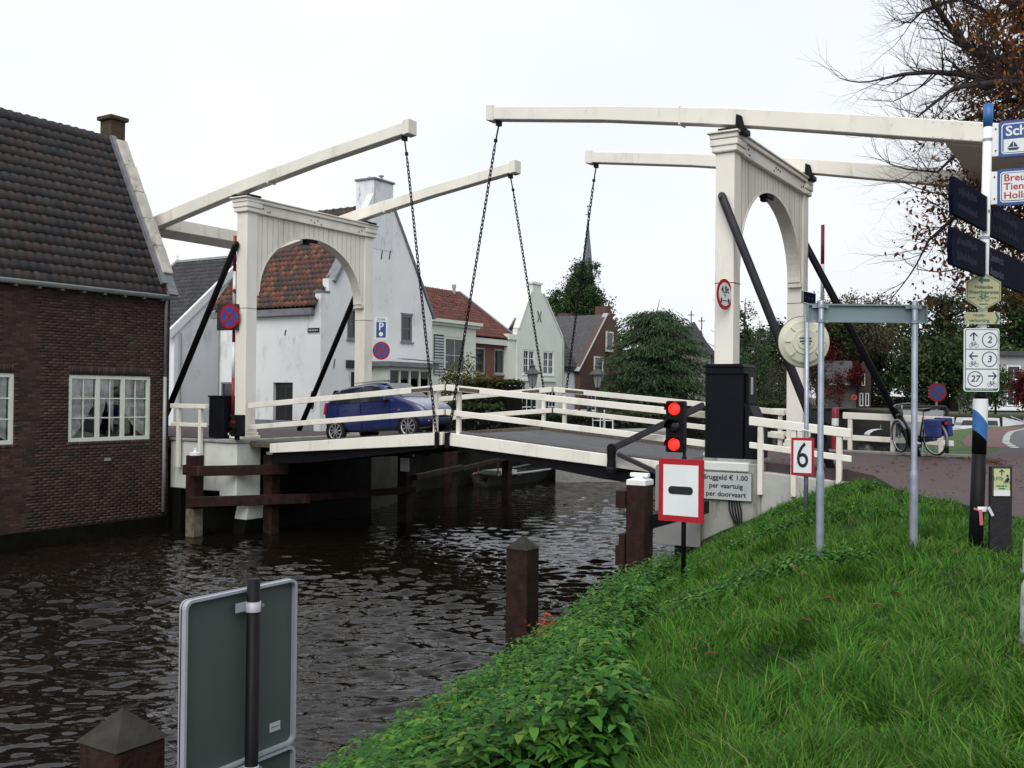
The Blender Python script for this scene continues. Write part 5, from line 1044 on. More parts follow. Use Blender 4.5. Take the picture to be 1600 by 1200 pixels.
def post(name, label, x, y, zt_, w_, m='redwood', cap='pyr', zb=-1.0, wet=.5, group='timber mooring posts', tilt=0):
    t = thing(name, label, 'post', (x, y, 0), group); h = w_/2
    MB().box(x-h, x+h, y-h, y+h, wet, zt_).build('shaft', m, t, bevel=.015)
    MB().box(x-h*.97, x+h*.97, y-h*.97, y+h*.97, zb, wet).build('weathered_foot', 'rotwood', t, bevel=.02)
    c = MB()
    if cap == 'pyr': c.add([(x-h-.01, y-h-.01, zt_), (x+h+.01, y-h-.01, zt_), (x+h+.01, y+h+.01, zt_), (x-h-.01, y+h+.01, zt_), (x, y, zt_+h*1.05)], [(0, 3, 2, 1), (0, 1, 4), (1, 2, 4), (2, 3, 4), (3, 0, 4)]); c.build('pointed_top', 'rotwood2', t)
    elif cap == 'white':
        c.prism([(x-h, y-h), (x+h, y-h), (x+h, y+h), (x-h, y+h)], 'z', zt_, zt_+.09); c.add([(x-h, y-h, zt_+.09), (x+h, y-h, zt_+.09), (x+h, y+h, zt_+.09), (x-h, y+h, zt_+.09), (x, y, zt_+.16)], [(0, 1, 4), (1, 2, 4), (2, 3, 4), (3, 0, 4)]); c.box(x-h*.95, x+h*.95, y-.05, y+.05, zt_+.14, zt_+.21); c.build('white_cap', 'captop', t, bevel=.01)
    else: c.lathe([(h*.9, 0), (h*.9, .06), (.05, .08), (.03, .14), (.045, .17), (0, .19)], (x, y, zt_), 12); c.build('white_cap', 'captop', t)
    return t
M['rotwood2'] = mat('weathered_dark_top', (.020, .019, .015), .9, .4, 8, .5, 25)
post('mooring_post', 'dark red square timber mooring post standing alone in the water', -.76, -6.85, 1.64, .36, wet=.05)
p_ = view(-1.95, 5.1); post('mooring_post', 'weathered pointed post top in the lower left corner', p_.x, p_.y, 2.14, .30)
pf = post('fender_post', 'dark red fender post with white cap left of the red bordered sign', -.42, -3.5, 2.35, .36, cap='white', group=None)
for k, (a, b) in enumerate(((1.95, 2.25), (.95, 1.3))): MB().box(-.78, -.6, -3.72, -3.3, a, b).build('fender_block', 'redwood', pf, bevel=.01)
MB().bar((-.3, -3.45, 1.72), (-.35, -.6, 1.72), .2, .24).build('fender_rail', 'black', pf)
MB().box(-.72, -.61, -3.7, -3.32, .2, 1.5).build('fender_plank', 'redwood', pf)
def fender_left():
    t = thing('timber_fender', 'dark red timber fender of posts and rails in front of the left abutment', 'fender', (-14, 0, 0))
    pts = [(-14.61, -1.06), (-13.45, .62), (-12.0, 4.75), (-13.2, 8.85), (-15.6, 16.3)]
    for i, (x, y) in enumerate(pts):
        zt_ = 2.18 if i < 2 else 2.0
        s = MB().box(x-.17, x+.17, y-.17, y+.17, .75, zt_).build('post', 'redwood', t, bevel=.015); MB().box(x-.165, x+.165, y-.165, y+.165, -1, .75).build('weathered_foot', 'rotwood' if i == 0 else 'redwood', s, bevel=.02)
        if i < 2: MB().lathe([(.16, 0), (.16, .07), (.05, .09), (.025, .15), (.04, .18), (0, .2)], (x, y, zt_), 12).build('white_cap', 'captop', s)
    def rail(a, b, z, h=.27): MB().bar((*a, z), (*b, z), .14, h).build('rail', 'redwood', t, bevel=.012)
    o = .2; A = (-14.82+.1, -1.30); Bq = (-13.15, .72)
    rail((-14.42, -1.42), (-12.95, .75), 1.78); rail((-14.42, -1.42), (-12.6, 1.25), .96); rail((-14.85, -1.2), (-15.5, .2), 1.78); rail((-12.65, 1.2), (-11.75, 4.9), .98, .2)
    rail((-11.75, 4.9), (-13.0, 9.2), 1.35, .18); rail((-13.0, 9.2), (-15.4, 16.5), 1.3, .16)
    MB().box(-12.02, -11.7, 4.53, 4.56, 1.55, 1.95).build('reflector_board', 'white', t)
fender_left()
# ================================================================ signs and posts (own frame: x right, -y towards the reader, z up)
def board(t, nm, x0, x1, z0, z1, y, th, m, r=.02): return MB().prism(rrect(x0, x1, z0, z1, r), 'y', y, y+th).build(nm, m, t)
def bike_icon(t, x, z, s, m, y):
    mb = MB()
    for cx in (-.5, .5): mb.tube([(x+s*(cx+.34*math.cos(2*math.pi*k/16)), y, z+s*.34*math.sin(2*math.pi*k/16)) for k in range(16)], s*.035, 4, closed=True)
    P = lambda a, b: (x+s*a, y, z+s*b)
    for a, b in (((-.5, 0), (-.3, .5)), ((-.3, .5), (.25, .5)), ((.25, .5), (.5, 0)), ((-.33, .42), (0, 0)), ((0, 0), (.28, .5)), ((-.5, 0), (0, 0)), ((.25, .5), (.22, .68)), ((.22, .68), (.4, .7)), ((-.3, .5), (-.34, .62)), ((-.48, .62), (-.2, .62))): mb.bar(P(*a), P(*b), s*.06, s*.06, (0, 1, 0))
    return mb.build('bicycle_symbol', m, t)
def arrow(t, x, z, s, ang, m, y, w_=.16):
    ca, sa = math.cos(R(ang)), math.sin(R(ang)); P = lambda a, b: (x+s*(a*ca-b*sa), z+s*(a*sa+b*ca))
    mb = MB(); mb.prism([P(-.5, -w_/2), P(.4, -w_/2), P(.4, w_/2), P(-.5, w_/2)], 'y', y, y+.002)
    for q in (1, -1): mb.prism([P(.5, 0), P(.5-.12*1, 0-q*.0), P(.02, q*.40), P(.10, q*.50), P(.56, q*.02)], 'y', y-.0005, y+.0015)
    return mb.build('arrow', m, t)
def frame4(t, nm, x0, x1, z0, z1, w_, y, m):
    mb = MB(); mb.box(x0, x1, y, y+.003, z1-w_, z1); mb.box(x0, x1, y, y+.003, z0, z0+w_); mb.box(x0, x0+w_, y, y+.003, z0+w_, z1-w_); mb.box(x1-w_, x1, y, y+.003, z0+w_, z1-w_); return mb.build(nm, m, t)
def ring(t, nm, c, r0, r1, y, m, n=28):
    mb = MB(); mb.lathe([(r0, y), (r1, y), (r1, y+.003), (r0, y+.003)], (c[0], 0, c[1]), n, 'y'); return mb.build(nm, m, t)
def rivboard():
    p = view(2.185, 12.7); z = float(height(p.x, p.y)); t = thing('shipping_sign', 'white shipping sign with red border and black bar on a black post', 'sign', (p.x, p.y, 0), rotz=0)
    b = board(t, 'panel', -.32, .28, 2.32, 3.11, -.06, .025, 'red', .015); MB().box(-.255, .215, -.064, -.0605, 2.395, 3.035).build('white_field', 'signwhite', b)
    MB().prism(rrect(-.185, .145, 2.665, 2.765, .045), 'y', -.068, -.0645).build('black_bar', 'ink', b)
    MB().tube([(0, 0, z-.1), (0, 0, 3.14)], .03, 10).build('pole', 'black', t, smooth=True)
    # signal lamps stand on the same post
    t2 = thing('shipping_light', 'black signal light with two lit red lamps above the red bordered sign', 'traffic light', (p.x, p.y, 3.14), rotz=0)
    MB().tube([(0, 0, 3.14-3.14), (0, 0, .16), (-.06, 0, .16)], .02, 8).build('bracket', 'black', t2); MB().box(-.24, .0, -.05, .09, .05, .70).build('housing', 'black', t2, bevel=.015)
    for i, (zz, m) in enumerate(((.60, 'lampred'), (.375, 'lampdark'), (.15, 'lampred'))):
        MB().lathe([(0, -.075), (.05, -.072), (.077, -.06), (.077, -.045)], (-.12, 0, zz), 20, 'y').build('lamp', m, t2, smooth=True)
        MB().lathe([(.098, -.15), (.098, -.05), (.092, -.05), (.092, -.15)], (-.12, 0, zz), 14, 'y', a0=-math.pi*.55, a1=math.pi*.22).build('hood', 'black', t2, smooth=True)
rivboard()
def bruggeld():
    t = thing('toll_sign', 'pale sign reading Bruggeld 1.00 fixed to the abutment', 'sign', (0, -.36, 1.85), rotz=0)
    board(t, 'panel', -.60, .53, 0, .56, 0, .02, 'plate', .015); frame4(t, 'edge', -.60, .53, 0, .56, .008, -.003, 'ink')
    for k, (s, xx) in enumerate((('Bruggeld \u20ac 1.00', .0), ('per vaartuig', .02), ('per doorvaart', .02))): text(s, .137, xx-.02, .445-.165*k, -.004, 'ink', t, align='CENTER', bold=.0022, sx=1.06)
bruggeld()
M['platedark'] = mat('grey_plate', (.20, .205, .20), .6, .12, 1.5, dirt=[((.10, .10, .09), .6, 2, .3, .55)])
t = thing('blank_plate', 'large blank grey plate behind the red bordered sign', 'plate', (-.95, -.45, 1.0), rotz=0); board(t, 'panel', -.52, .46, -.12, 1.50, 0, .03, M['platedark'], .06); MB().box(-.1, .1, .03, .12, -.9, 1.2).build('bracket', 'wetshade', t)
def six():
    p = view(4.40, 15); z = float(height(p.x, p.y)); t = thing('lifebuoy_post', 'thin grey post carrying the round white lifebuoy cover and blue name plate', 'post', (p.x, p.y, 0), rotz=YAW)
    MB().tube([(0, 0, z-.1), (0, 0, 3.05), (-.005, 0, 5.30)], .033, 10).build('pole', 'galv', t, smooth=True)
    d = MB(); d.lathe([(0, -.30), (.12, -.30), (.13, -.285), (.19, -.285), (.20, -.27), (.31, -.25), (.345, -.22), (.385, -.20), (.385, -.17), (.34, -.10), (0, -.10)], (.0, .36, 4.74), 36, 'y'); do = d.build('buoy_cover', M['buoy'], t, smooth=False)
    for k in range(8):
        a = k*math.pi/4; MB().bar((.22*math.cos(a), .085, 4.74+.22*math.sin(a)), (.30*math.cos(a), .105, 4.74+.30*math.sin(a)), .012, .03, (0, 1, 0)).build('rib', M['buoy'], do)
    [MB().box(a, b, .053, .056, z0, z1).build('lettering_marks', 'deepblue', do) for (a, b, z0, z1) in ((-.10, -.02, 4.785, 4.80), (.0, .08, 4.78, 4.80), (-.06, -.03, 4.70, 4.715), (-.01, .07, 4.695, 4.71))]; MB().box(-.09, .09, .053, .056, 4.735, 4.755).build('band', 'deepblue', do)
    ring(do, 'rim', (0, 4.74), .378, .395, .17, 'bare'); MB().box(-.02, .02, .033, .10, 4.36, 5.12).build('clamp', 'galv', do)
    q = thing('number_sign', 'white sign with red border and number 6 on the thin grey post', 'sign', (p.x, p.y-.06, 2.74), rotz=.12)
    b = board(q, 'panel', -.20, .13, 0, .56, -.02, .02, 'red', .012); MB().box(-.165, .095, -.024, -.0205, .04, .52).build('white_field', 'signwhite', b); text('6', .54, -.035, .285, -.027, 'ink', b, align='CENTER', sx=.72, bold=.001)
    MB().box(-.1, .05, 0, .03, .2, .26).build('clamp', 'galv', q)
    MB().tube([(.08, -.03, .66), (.0, -.06, .68), (-.08, -.02, .66), (.0, .05, .67)], .012, 6, closed=True).build('tie_strap', 'white', q)
    q = thing('street_name_plate', 'small dark blue street name plate on top of the thin grey post', 'sign', (p.x, p.y, 5.30), rotz=YAW+.9)
    MB().box(-.20, .30, -.01, .01, 0, .18).build('panel', 'navy', q); frame4(q, 'edge', -.20, .30, 0, .18, .008, -.014, 'white'); 
    for i in range(3): MB().box(-.13+.12*i, -.05+.12*i, -.013, -.0105, .075, .105).build('lettering_marks', 'navy2', q)
M['buoy'] = mat('cream_plastic', (.52, .53, .42), .5, .1, 3, .05, 30, dirt=[((.25, .26, .17), .5, 4, .5, .55)])
six()
def nameboard():
    p = view(2.82, 9.25); z = float(height(p.x, p.y)); t = thing('name_board', 'blue-grey back of a long place name board on two galvanised posts', 'sign', (p.x, p.y, 0), rotz=YAW)
    b = board(t, 'panel', -.115, .985, 4.595, 4.76, -.012, .012, 'nameback', .005)
    MB().box(-.115, .985, -.04, -.012, 4.748, 4.762).build('flange', 'nameback', b); MB().box(-.115, .985, -.04, -.012, 4.593, 4.607).build('flange', 'nameback', b); MB().box(-.117, -.105, -.04, -.012, 4.6, 4.755).build('flange', 'nameback', b); MB().box(.975, .987, -.04, -.012, 4.6, 4.755).build('flange', 'nameback', b)
    for x in (0, .855):
        zz = float(height(*(view(2.82+x, 9.25).xy))); zj = 3.22
        o = MB(); o.lathe([(.037, zz-.2), (.037, zj-.03), (.034, zj), (.0275, zj+.03), (.027, 4.775), (.02, 4.79), (0, 4.79)], (x, -.075, 0), 14); po = o.build('pole', 'galv', t, smooth=True)
        for z_ in (4.735, 4.60): MB().lathe([(.036, -.014), (.036, .014), (.027, .014)], (x, -.075, z_), 14).build('clamp', 'galv', po); MB().box(x-.075, x+.075, -.045, -.038, z_-.012, z_+.012).build('clamp_strap', 'galv', po)
nameboard()
def barrier(x, y, z0, z1, label):
    t = thing('barrier_pole', label, 'barrier', (x, y, 2.5), 'raised barrier poles'); n = int((z1-z0)/.9); d = (z1-z0)/n
    for i in range(n): MB().tube([(x, y, z0+d*i), (x, y, z0+d*(i+1)-.002)], .045, 10).build('band', 'poleRed' if (n-1-i) % 2 == 0 else 'white', t, smooth=True)
    MB().box(x-.1, x+.1, y-.1, y+.1, 2.5, z0).build('housing', 'black', t, bevel=.02)
    MB().lathe([(0, -.1), (.06, -.1), (.06, .02), (0, .02)], (x+.1, y, z1-1.55), 10, 'y').build('warning_lamp', 'poleRed', t)
barrier(.2, 5.95, 3.3, 8.24, 'red and white raised barrier pole right of the right-hand portal')
barrier(-14.47, .12, 3.3, 8.25, 'red and white raised barrier pole left of the left-hand portal')
MB()
t = thing('striped_bollard', 'short red and white striped post at the end of the far fence', 'bollard', (.62, 5.66, 2.5))
for i, (a, b, m) in enumerate(((2.6, 3.22, 'poleRed'), (3.22, 3.40, 'white'), (3.40, 3.62, 'poleRed'))): MB().lathe([(.085, a), (.085, b-.002)]+([(0.05, b+.03), (0, b+.04)] if i == 2 else []), (.62, 5.62, 0), 12).build('band', m, t, smooth=True)
t = thing('green_cabinet', 'dark green street cabinet behind the foot of the right-hand portal', 'cabinet', (.2, 6.3, 2.4)); MB().box(-.2, .5, 6.1, 6.5, 2.45, 3.60).build('body', 'darkgreen', t, bevel=.02); MB().box(-.24, .54, 6.06, 6.54, 3.60, 3.66).build('lid', 'darkgreen', t, bevel=.01); MB().box(.14, .16, 6.09, 6.099, 2.5, 3.55).build('door_gap', 'black', t)
t = thing('black_box', 'black equipment box beside the foot of the left-hand portal', 'cabinet', (-14.8, -.1, 2.6)); MB().box(-15.08, -14.50, -.2, .35, 2.62, 3.74).build('body', 'cab', t, bevel=.015); MB().box(-15.1, -14.48, -.22, .37, 3.74, 3.79).build('lid', 'cab', t)
def lightL():
    t = thing('shipping_light', 'small black signal with red lamp at the foot of the left-hand portal', 'traffic light', (-13.66, -.46, 2.6), rotz=.25)
    MB().box(-.14, .18, -.12, .12, .10, .68).build('housing', 'black', t, bevel=.02)
    for z, m in ((.53, 'poleRed'), (.25, 'lampdark')):
        MB().lathe([(0, -.14), (.07, -.135), (.09, -.12)], (-.04, 0, z), 16, 'y').build('lamp', m, t); MB().lathe([(.10, -.26), (.10, -.12), (.094, -.12), (.094, -.26)], (-.04, 0, z), 12, 'y', a0=-math.pi/2, a1=math.pi/2).build('hood', 'black', t)
    MB().box(-.05, .05, -.05, .05, 0, .2).build('foot', 'black', t)
lightL()
def nostop(x, y, z, label, rot, kind='stop', r=.30, pole=None, square=False, group=None):
    t = thing('round_sign', label, 'sign', (x, y, z), rotz=rot, group=group)
    if square: board(t, 'backing', -.46, .26, -.38, .34, .03, .05, 'darkgreen', .02)
    if kind == 'axle':
        MB().disc((0, 0, 0), r, .012, 'y', 32).build('disc', 'red', t); MB().disc((0, -.008, 0), r*.76, .006, 'y', 32).build('white_field', 'signwhite', t); text('4,8t', r*.62, 0, r*.28, -.013, 'ink', t, align='CENTER', bold=.004)
        k = MB(); k.prism([(-.03, .0), (.03, .0), (0, -.07)], 'y', -.0145, -.0115); k.box(-.15, .15, -.0145, -.0115, -.135, -.12); k.box(-.17, -.12, -.0145, -.0115, -.175, -.08); k.box(.12, .17, -.0145, -.0115, -.175, -.08); k.build('axle_symbol', 'ink', t); MB().box(-.1, .1, .006, .06, -.25, .25).build('bracket', 'galv', t)
        return t
    MB().disc((0, 0, 0), r, .012, 'y', 32).build('disc', 'red', t); MB().disc((0, -.0075, 0), r*.80, .005, 'y', 32).build('blue_field', 'blue', t)
    for a in ((45, -45) if kind == 'stop' else (-45,)):
        c, s = math.cos(R(a))*r*.80, math.sin(R(a))*r*.80; MB().bar((-c, -.0125-.001*(a > 0), -s), (c, -.0125-.001*(a > 0), s), r*.17, .004, (0, 1, 0)).build('red_bar', 'red', t)
    if pole: MB().tube([(0, .04, pole-z), (0, .04, r+.04)], .03, 8).build('pole', 'galv', t)
    else: MB().box(-.05, .05, .006, .13, -.05, .05).build('bracket', 'galv', t)
    return t
nostop(-14.36, -.14, 5.98, 'round red and blue no-stopping sign on the left-hand portal near post', .15, r=.345, square=True)
nostop(-.10, -.24, 5.95, 'round axle load limit sign on the right-hand portal near post', 1.40, 'axle', .31)
nostop(-13.62, 5.52, 5.26, 'round red and blue no-stopping sign below the parking sign', .35, r=.29)
p = view(11.85, 28); nostop(p.x, p.y, 4.08, 'round red and blue no-parking sign behind the bicycle', YAW, 'park', .26, pole=2.4)
def parking():
    t = thing('parking_sign', 'white parking zone sign with blue P on the left-hand portal far post', 'sign', (-13.62, 5.50, 5.62), rotz=.35)
    board(t, 'panel', -.22, .22, 0, .72, 0, .015, 'signwhite', .03); MB().box(-.16, .16, -.006, -.0005, .06, .56).build('blue_field', 'blue', t); text('P', .34, 0, .40, -.009, 'white', t, align='CENTER', bold=.006); text('ZONE', .10, 0, .635, -.003, 'ink', t, align='CENTER')
    k = MB(); k.lathe([(0, -.010), (.07, -.010), (.07, -.007)], (0, 0, .17), 16, 'y'); k.build('parking_disc', 'white', t); MB().box(-.05, .05, .015, .08, .3, .4).build('bracket', 'galv', t)
parking()
t = thing('street_name_plate', 'dark street name plate on the white house wing wall', 'sign', (-18.95, 8.08, 6.1), rotz=0); MB().box(-.3, .3, -.0, .018, 0, .2).build('panel', 'navy', t); frame4(t, 'edge', -.3, .3, 0, .2, .012, -.004, 'white')
for i in range(6): MB().box(-.24+.08*i, -.19+.08*i, -.003, -.0005, .07, .14).build('lettering_marks', 'plate', t)
# ---------------- cycle signpost
def signpost():
    p = view(4.29, 9.2); z = float(height(p.x, p.y)); t = thing('signpost', 'tall signpost with black foot, blue and white bands and white pole', 'signpost', (p.x, p.y, 0), rotz=YAW)
    lean = lambda zz: .022*(zz-3.9)
    MB().tube([(lean(z-.2)-.01, 0, z-.2), (lean(3.46), 0, 3.46)], .063, 14).build('black_foot', 'black', t, smooth=True)
    # spiral: blue band then white band, cut obliquely
    def band(z00, z01, z10, z11, m, n=24):
        mb = MB(); V_ = []
        for k in range(n):
            a = 2*math.pi*k/n; c = math.cos(a); u = (1+c)/2; lo = z00+(z01-z00)*u; hi = z10+(z11-z10)*u
            for zz in (lo, hi): V_.append((lean(zz)+.0645*c, .0645*math.sin(a), zz))
        mb.add(V_, [(2*k, 2*((k+1) % n), 2*((k+1) % n)+1, 2*k+1) for k in range(n)]); mb.build('colour_band', m, t, smooth=True)
    band(3.62, 3.50, 3.81, 3.66, 'polblue'); band(3.81, 3.66, 3.905, 3.905, 'white'); MB().tube([(lean(3.4), 0, 3.4), (lean(3.90), 0, 3.90)], .0635, 14).build('sleeve', 'black', t, smooth=True)
    MB().tube([(lean(3.9), 0, 3.90), (lean(3.97), 0, 3.97)], .05, 12).build('collar', 'black', t, smooth=True)
    MB().tube([(lean(3.95), 0, 3.95), (lean(6.40), 0, 6.40)], .040, 14).build('white_pole', 'white', t, smooth=True)
    MB().tube([(lean(6.40), 0, 6.40), (lean(6.61), 0, 6.61)], .0425, 14).build('blue_cap', 'polblue', t, smooth=True)
    for zz in (6.28, 5.62, 5.38, 5.0): MB().lathe([(.043, -.012), (.043, .012)], (lean(zz), 0, zz), 14).build('hose_clamp', 'galv', t)
    # junction panel
    n = thing('junction_sign', 'white cycle junction panel with arrows and numbers 2, 3 and 27', 'sign', (p.x, p.y, 3.97), rotz=YAW)
    b = board(n, 'panel', -.185, .135, 0, .575, -.072, .012, 'white', .022); board(n, 'green_border', -.177, .127, .008, .567, -.0735, .0012, 'green_ink', .018); board(n, 'white_field', -.170, .120, .03, .560, -.0755, .0018, 'signwhite', .014)
    for zz in (.205, .385): MB().box(-.170, .120, -.077, -.0757, zz-.004, zz+.004).build('divider', 'green_ink', n)
    for k, (s, zc, flip) in enumerate((('2', .47, 0), ('3', .295, 0), ('27', .115, 1))):
        cx = .045 if not flip else -.085; ax = -.10 if not flip else .07
        ring(n, 'circle', (cx, zc), .063, .070, -.0775, 'deepblue'); text(s, .082, cx, zc, -.0775, 'deepblue', n, align='CENTER', bold=.001, slant=.15)
        arrow(n, ax, zc+.028, .075, (90, 180, 0)[k], 'deepblue', -.0775); bike_icon(n, ax, zc-.052, .05, 'deepblue', -.0765)
    text('PROVINCIE UTRECHT', .021, -.025, .020, -.0765, 'signwhite', n, align='CENTER')
    # route hexagon
    h = thing('route_sign', 'ivory hexagonal cycle route sign with green arrow on the signpost', 'sign', (p.x, p.y, 4.70), rotz=YAW)
    hx = [(-.165, .10), (-.165, .27), (-.01, .36), (.152, .27), (.152, .10), (-.01, .005)]; MB().prism(hx, 'y', -.062, -.052).build('panel', 'ivory', h)
    mb = MB()
    for i in range(6):
        a, c = hx[i], hx[(i+1) % 6]; s = .93; cx, cz = -.007, .185; mb.bar((cx+(a[0]-cx)*s, -.0635, cz+(a[1]-cz)*s), (cx+(c[0]-cx)*s, -.0635, cz+(c[1]-cz)*s), .004, .002, (0, 1, 0))
    mb.build('border', 'green_ink', h)
    mb = MB(); mb.prism([(-.06, .285), (-.015, .318), (-.015, .252)], 'y', -.0645, -.0625); mb.box(-.015, .05, -.0645, -.0625, .274, .296); mb.build('arrow', 'green_ink', h)
    text('Hollandse', .042, -.005, .222, -.0645, 'green_ink', h, align='CENTER', bold=.0006); text('Waterlinieroute', .042, -.007, .176, -.0645, 'green_ink', h, align='CENTER', bold=.0006)
    bike_icon(h, -.007, .118, .062, 'green_ink', -.0645)
    for xx in (-.14, .06): MB().box(xx, xx+.065, -.0645, -.0625, .122, .128).build('small_print', 'green_ink', h)
    MB().box(-.045, .035, -.0645, -.0625, .062, .07).build('small_print', 'green_ink', h)
    v = thing('shortcut_sign', 'ivory route-verkorting sign with arrow under the hexagon', 'sign', (p.x, p.y, 4.585), rotz=YAW)
    MB().box(-.175, .145, -.062, -.052, 0, .108).build('panel', 'ivory', v); text('route-', .044, -.045, .082, -.0645, 'green_ink', v, align='CENTER'); text('verkorting', .044, -.045, .034, -.0645, 'green_ink', v, align='CENTER')
    MB().prism([(.098, .105), (.112, .105), (.142, .054), (.112, .003), (.098, .003), (.118, .054)], 'y', -.0645, -.0625).build('chevron', 'green_ink', v)
    # blue and white boards pointing right, along the bridge road
    def arm(nm, label, zt_, body):
        a = thing(nm, label, 'sign', tuple(Vector((p.x, p.y, zt_))+RGT*lean(zt_)), rotz=.10)
        MB().box(.035, .09, -.02, .02, -.30, 0).build('mounting_plate', 'white', a, bevel=.004)
        for z_ in (-.05, -.25): MB().disc((.065, -.022, z_), .008, .008, 'y', 8).build('bolt', 'bare', a)
        board(a, 'panel', .09, 1.15, -.315, .015, -.022, .044, 'blue', .02); body(a); return a
    def b1(a):
        q = MB(); q.prism(rrect(.112, 1.12, -.29, -.01, .03), 'y', -.0235, -.0222); q.build('white_line', 'signwhite', a)
        MB().prism(rrect(.12, 1.11, -.28, -.02, .025), 'y', -.0247, -.0236).build('blue_field', 'blue', a); MB().box(.13, 1.10, -.0258, -.0248, -.275, -.155).build('white_field', 'signwhite', a)
        text('Sch', .125, .145, -.085, -.0262, 'signwhite', a, bold=.003); text('J', .12, .33, -.215, -.0272, 'deepblue', a, bold=.003)
        k = MB(); y0_ = -.0272; k.prism([(.16, -.235), (.26, -.235), (.245, -.258), (.175, -.258)], 'y', y0_, y0_+.001); k.prism([(.208, -.228), (.208, -.172), (.165, -.228)], 'y', y0_, y0_+.001); k.prism([(.214, -.228), (.214, -.178), (.248, -.228)], 'y', y0_, y0_+.001); k.build('sailing_boat_symbol', 'deepblue', a)
    def b2(a):
        MB().prism(rrect(.112, 1.12, -.29, -.01, .03), 'y', -.0235, -.0222).build('white_line', 'signwhite', a); MB().prism(rrect(.12, 1.11, -.28, -.02, .025), 'y', -.0247, -.0236).build('blue_line', 'blue', a); MB().prism(rrect(.127, 1.103, -.273, -.027, .02), 'y', -.0258, -.0248).build('white_field', 'signwhite', a)
        for k, s in enumerate(('Breu', 'Tien', 'Hollan')): text(s, .088, .14, -.07-.08*k, -.0262, 'red', a, bold=.0015, sx=1.05)
    arm('direction_sign', 'upper blue direction sign with sailing boat symbol, pointing right', 6.42, b1); arm('direction_sign', 'blue bordered white direction sign with red lettering below it', 5.98, b2)
    # dark blue arms along the riverside road
    def dark(label, zt_, s, txt):
        a = thing('direction_sign', label, 'sign', tuple(Vector((p.x, p.y, zt_))+RGT*lean(zt_)), rotz=(math.pi/2-.12)); x0, x1 = (.045, 1.5) if s > 0 else (-1.10, -.045)
        pl = [(x0, 0), (x1, 0), (x1+.03*s, -.16), (x1, -.31), (x0, -.31)] if s > 0 else [(x1, 0), (x0, 0), (x0-.03, -.16), (x0, -.31), (x1, -.31)]
        MB().prism(pl, 'y', -.02, .02).build('panel', 'navy', a); MB().box(-.05, .05, -.024, .024, -.31, 0).build('mounting_plate', 'plate', a)
        for k, q in enumerate(txt): text(q, .105, .12 if s > 0 else -1.0, -.09-.135*k, -.0225, 'navy3', a, bold=.001)
        if not txt:
            rng = random.Random(int(zt_*100))
            for k in range(2):
                xx = x0+.12
                while xx < x1-.35: ww = rng.uniform(.03, .055); MB().box(xx, xx+ww, -.0225, -.0205, -.115-.13*k-rng.choice((0, 0, .015)), -.072-.13*k+rng.choice((0, 0, .02))).build('lettering_marks', 'navy2', a); xx += ww+.015
    dark('upper dark blue sign arm reaching left towards the viewer', 5.75, -1, []); dark('lower dark blue sign arm reaching left towards the viewer', 5.33, -1, [])
    dark('upper dark blue sign arm on the right of the signpost', 5.73, 1, []); dark('lower dark blue sign arm on the right reading Loosdrecht Amsterdam', 5.31, 1, ['Loosdrecht', 'Amsterdam'])
    r_ = thing('ribbon', 'red and white ribbon tied round the black foot of the signpost', 'ribbon', (p.x, p.y, 2.9), rotz=YAW)
    MB().lathe([(.068, 0), (.071, .02), (.069, .045)], (-.012, 0, -.02), 14).build('knot_loop', 'white', r_); MB().bar((-.03, -.075, 0), (-.022, -.08, -.14), .03, .004, (0, 1, 0)).build('tail', 'ribred', r_); MB().bar((-.055, -.075, 0), (-.09, -.075, .01), .02, .004, (0, 1, 0)).build('tail', 'ribred', r_); MB().bar((.05, -.06, .02), (.10, -.04, -.06), .025, .004, (0, 1, 0)).build('tail', 'white', r_)
M['ribred'] = mat('ribbon_red', (.5, .12, .16), .6, .1, 8)
signpost()
def lf():
    p = view(4.475, 9.2); z = float(height(p.x, p.y)); t = thing('route_marker', 'low black plank post with pale green cycle route plate beside the signpost', 'sign', (p.x, p.y, z), rotz=YAW)
    h = 3.29-z; MB().box(-.10, .10, -.02, .02, -.1, h).build('plank', M['blackwood'], t, bevel=.004); board(t, 'plate', -.08, .082, h-.275, h-.012, -.026, .006, 'lime', .008); frame4(t, 'plate_edge', -.08, .082, h-.275, h-.012, .006, -.029, 'ink'); MB().box(-.074, .076, -.029, -.0265, h-.27, h-.22).build('white_strip', 'signwhite', t)
    arrow(t, 0, h-.055, .05, 90, 'ink', -.029); text('LF7b', .046, -.035, h-.112, -.029, 'green_ink', t, align='CENTER', slant=.2); bike_icon(t, .045, h-.145, .035, 'ink', -.029); MB().disc((.052, -.029, h-.085), .010, .002, 'y', 10).build('rider_head', 'ink', t); MB().prism([(.035, h-.12), (.06, h-.095), (.07, h-.12), (.05, h-.145)], 'y', -.030, -.028).build('rider_body', 'ink', t)
    [MB().box(a, b, -.0295, -.0275, h-z_-.005, h-z_+.005).build('small_print', 'green_ink', t) for (a, b, z_) in ((-.05, -.012, .178), (-.006, .022, .178), (.028, .05, .178), (-.025, .03, .2))]
M['blackwood'] = mat('black_stained_wood', (.012, .012, .014), .6, .4, 12, .3, 30)
lf()
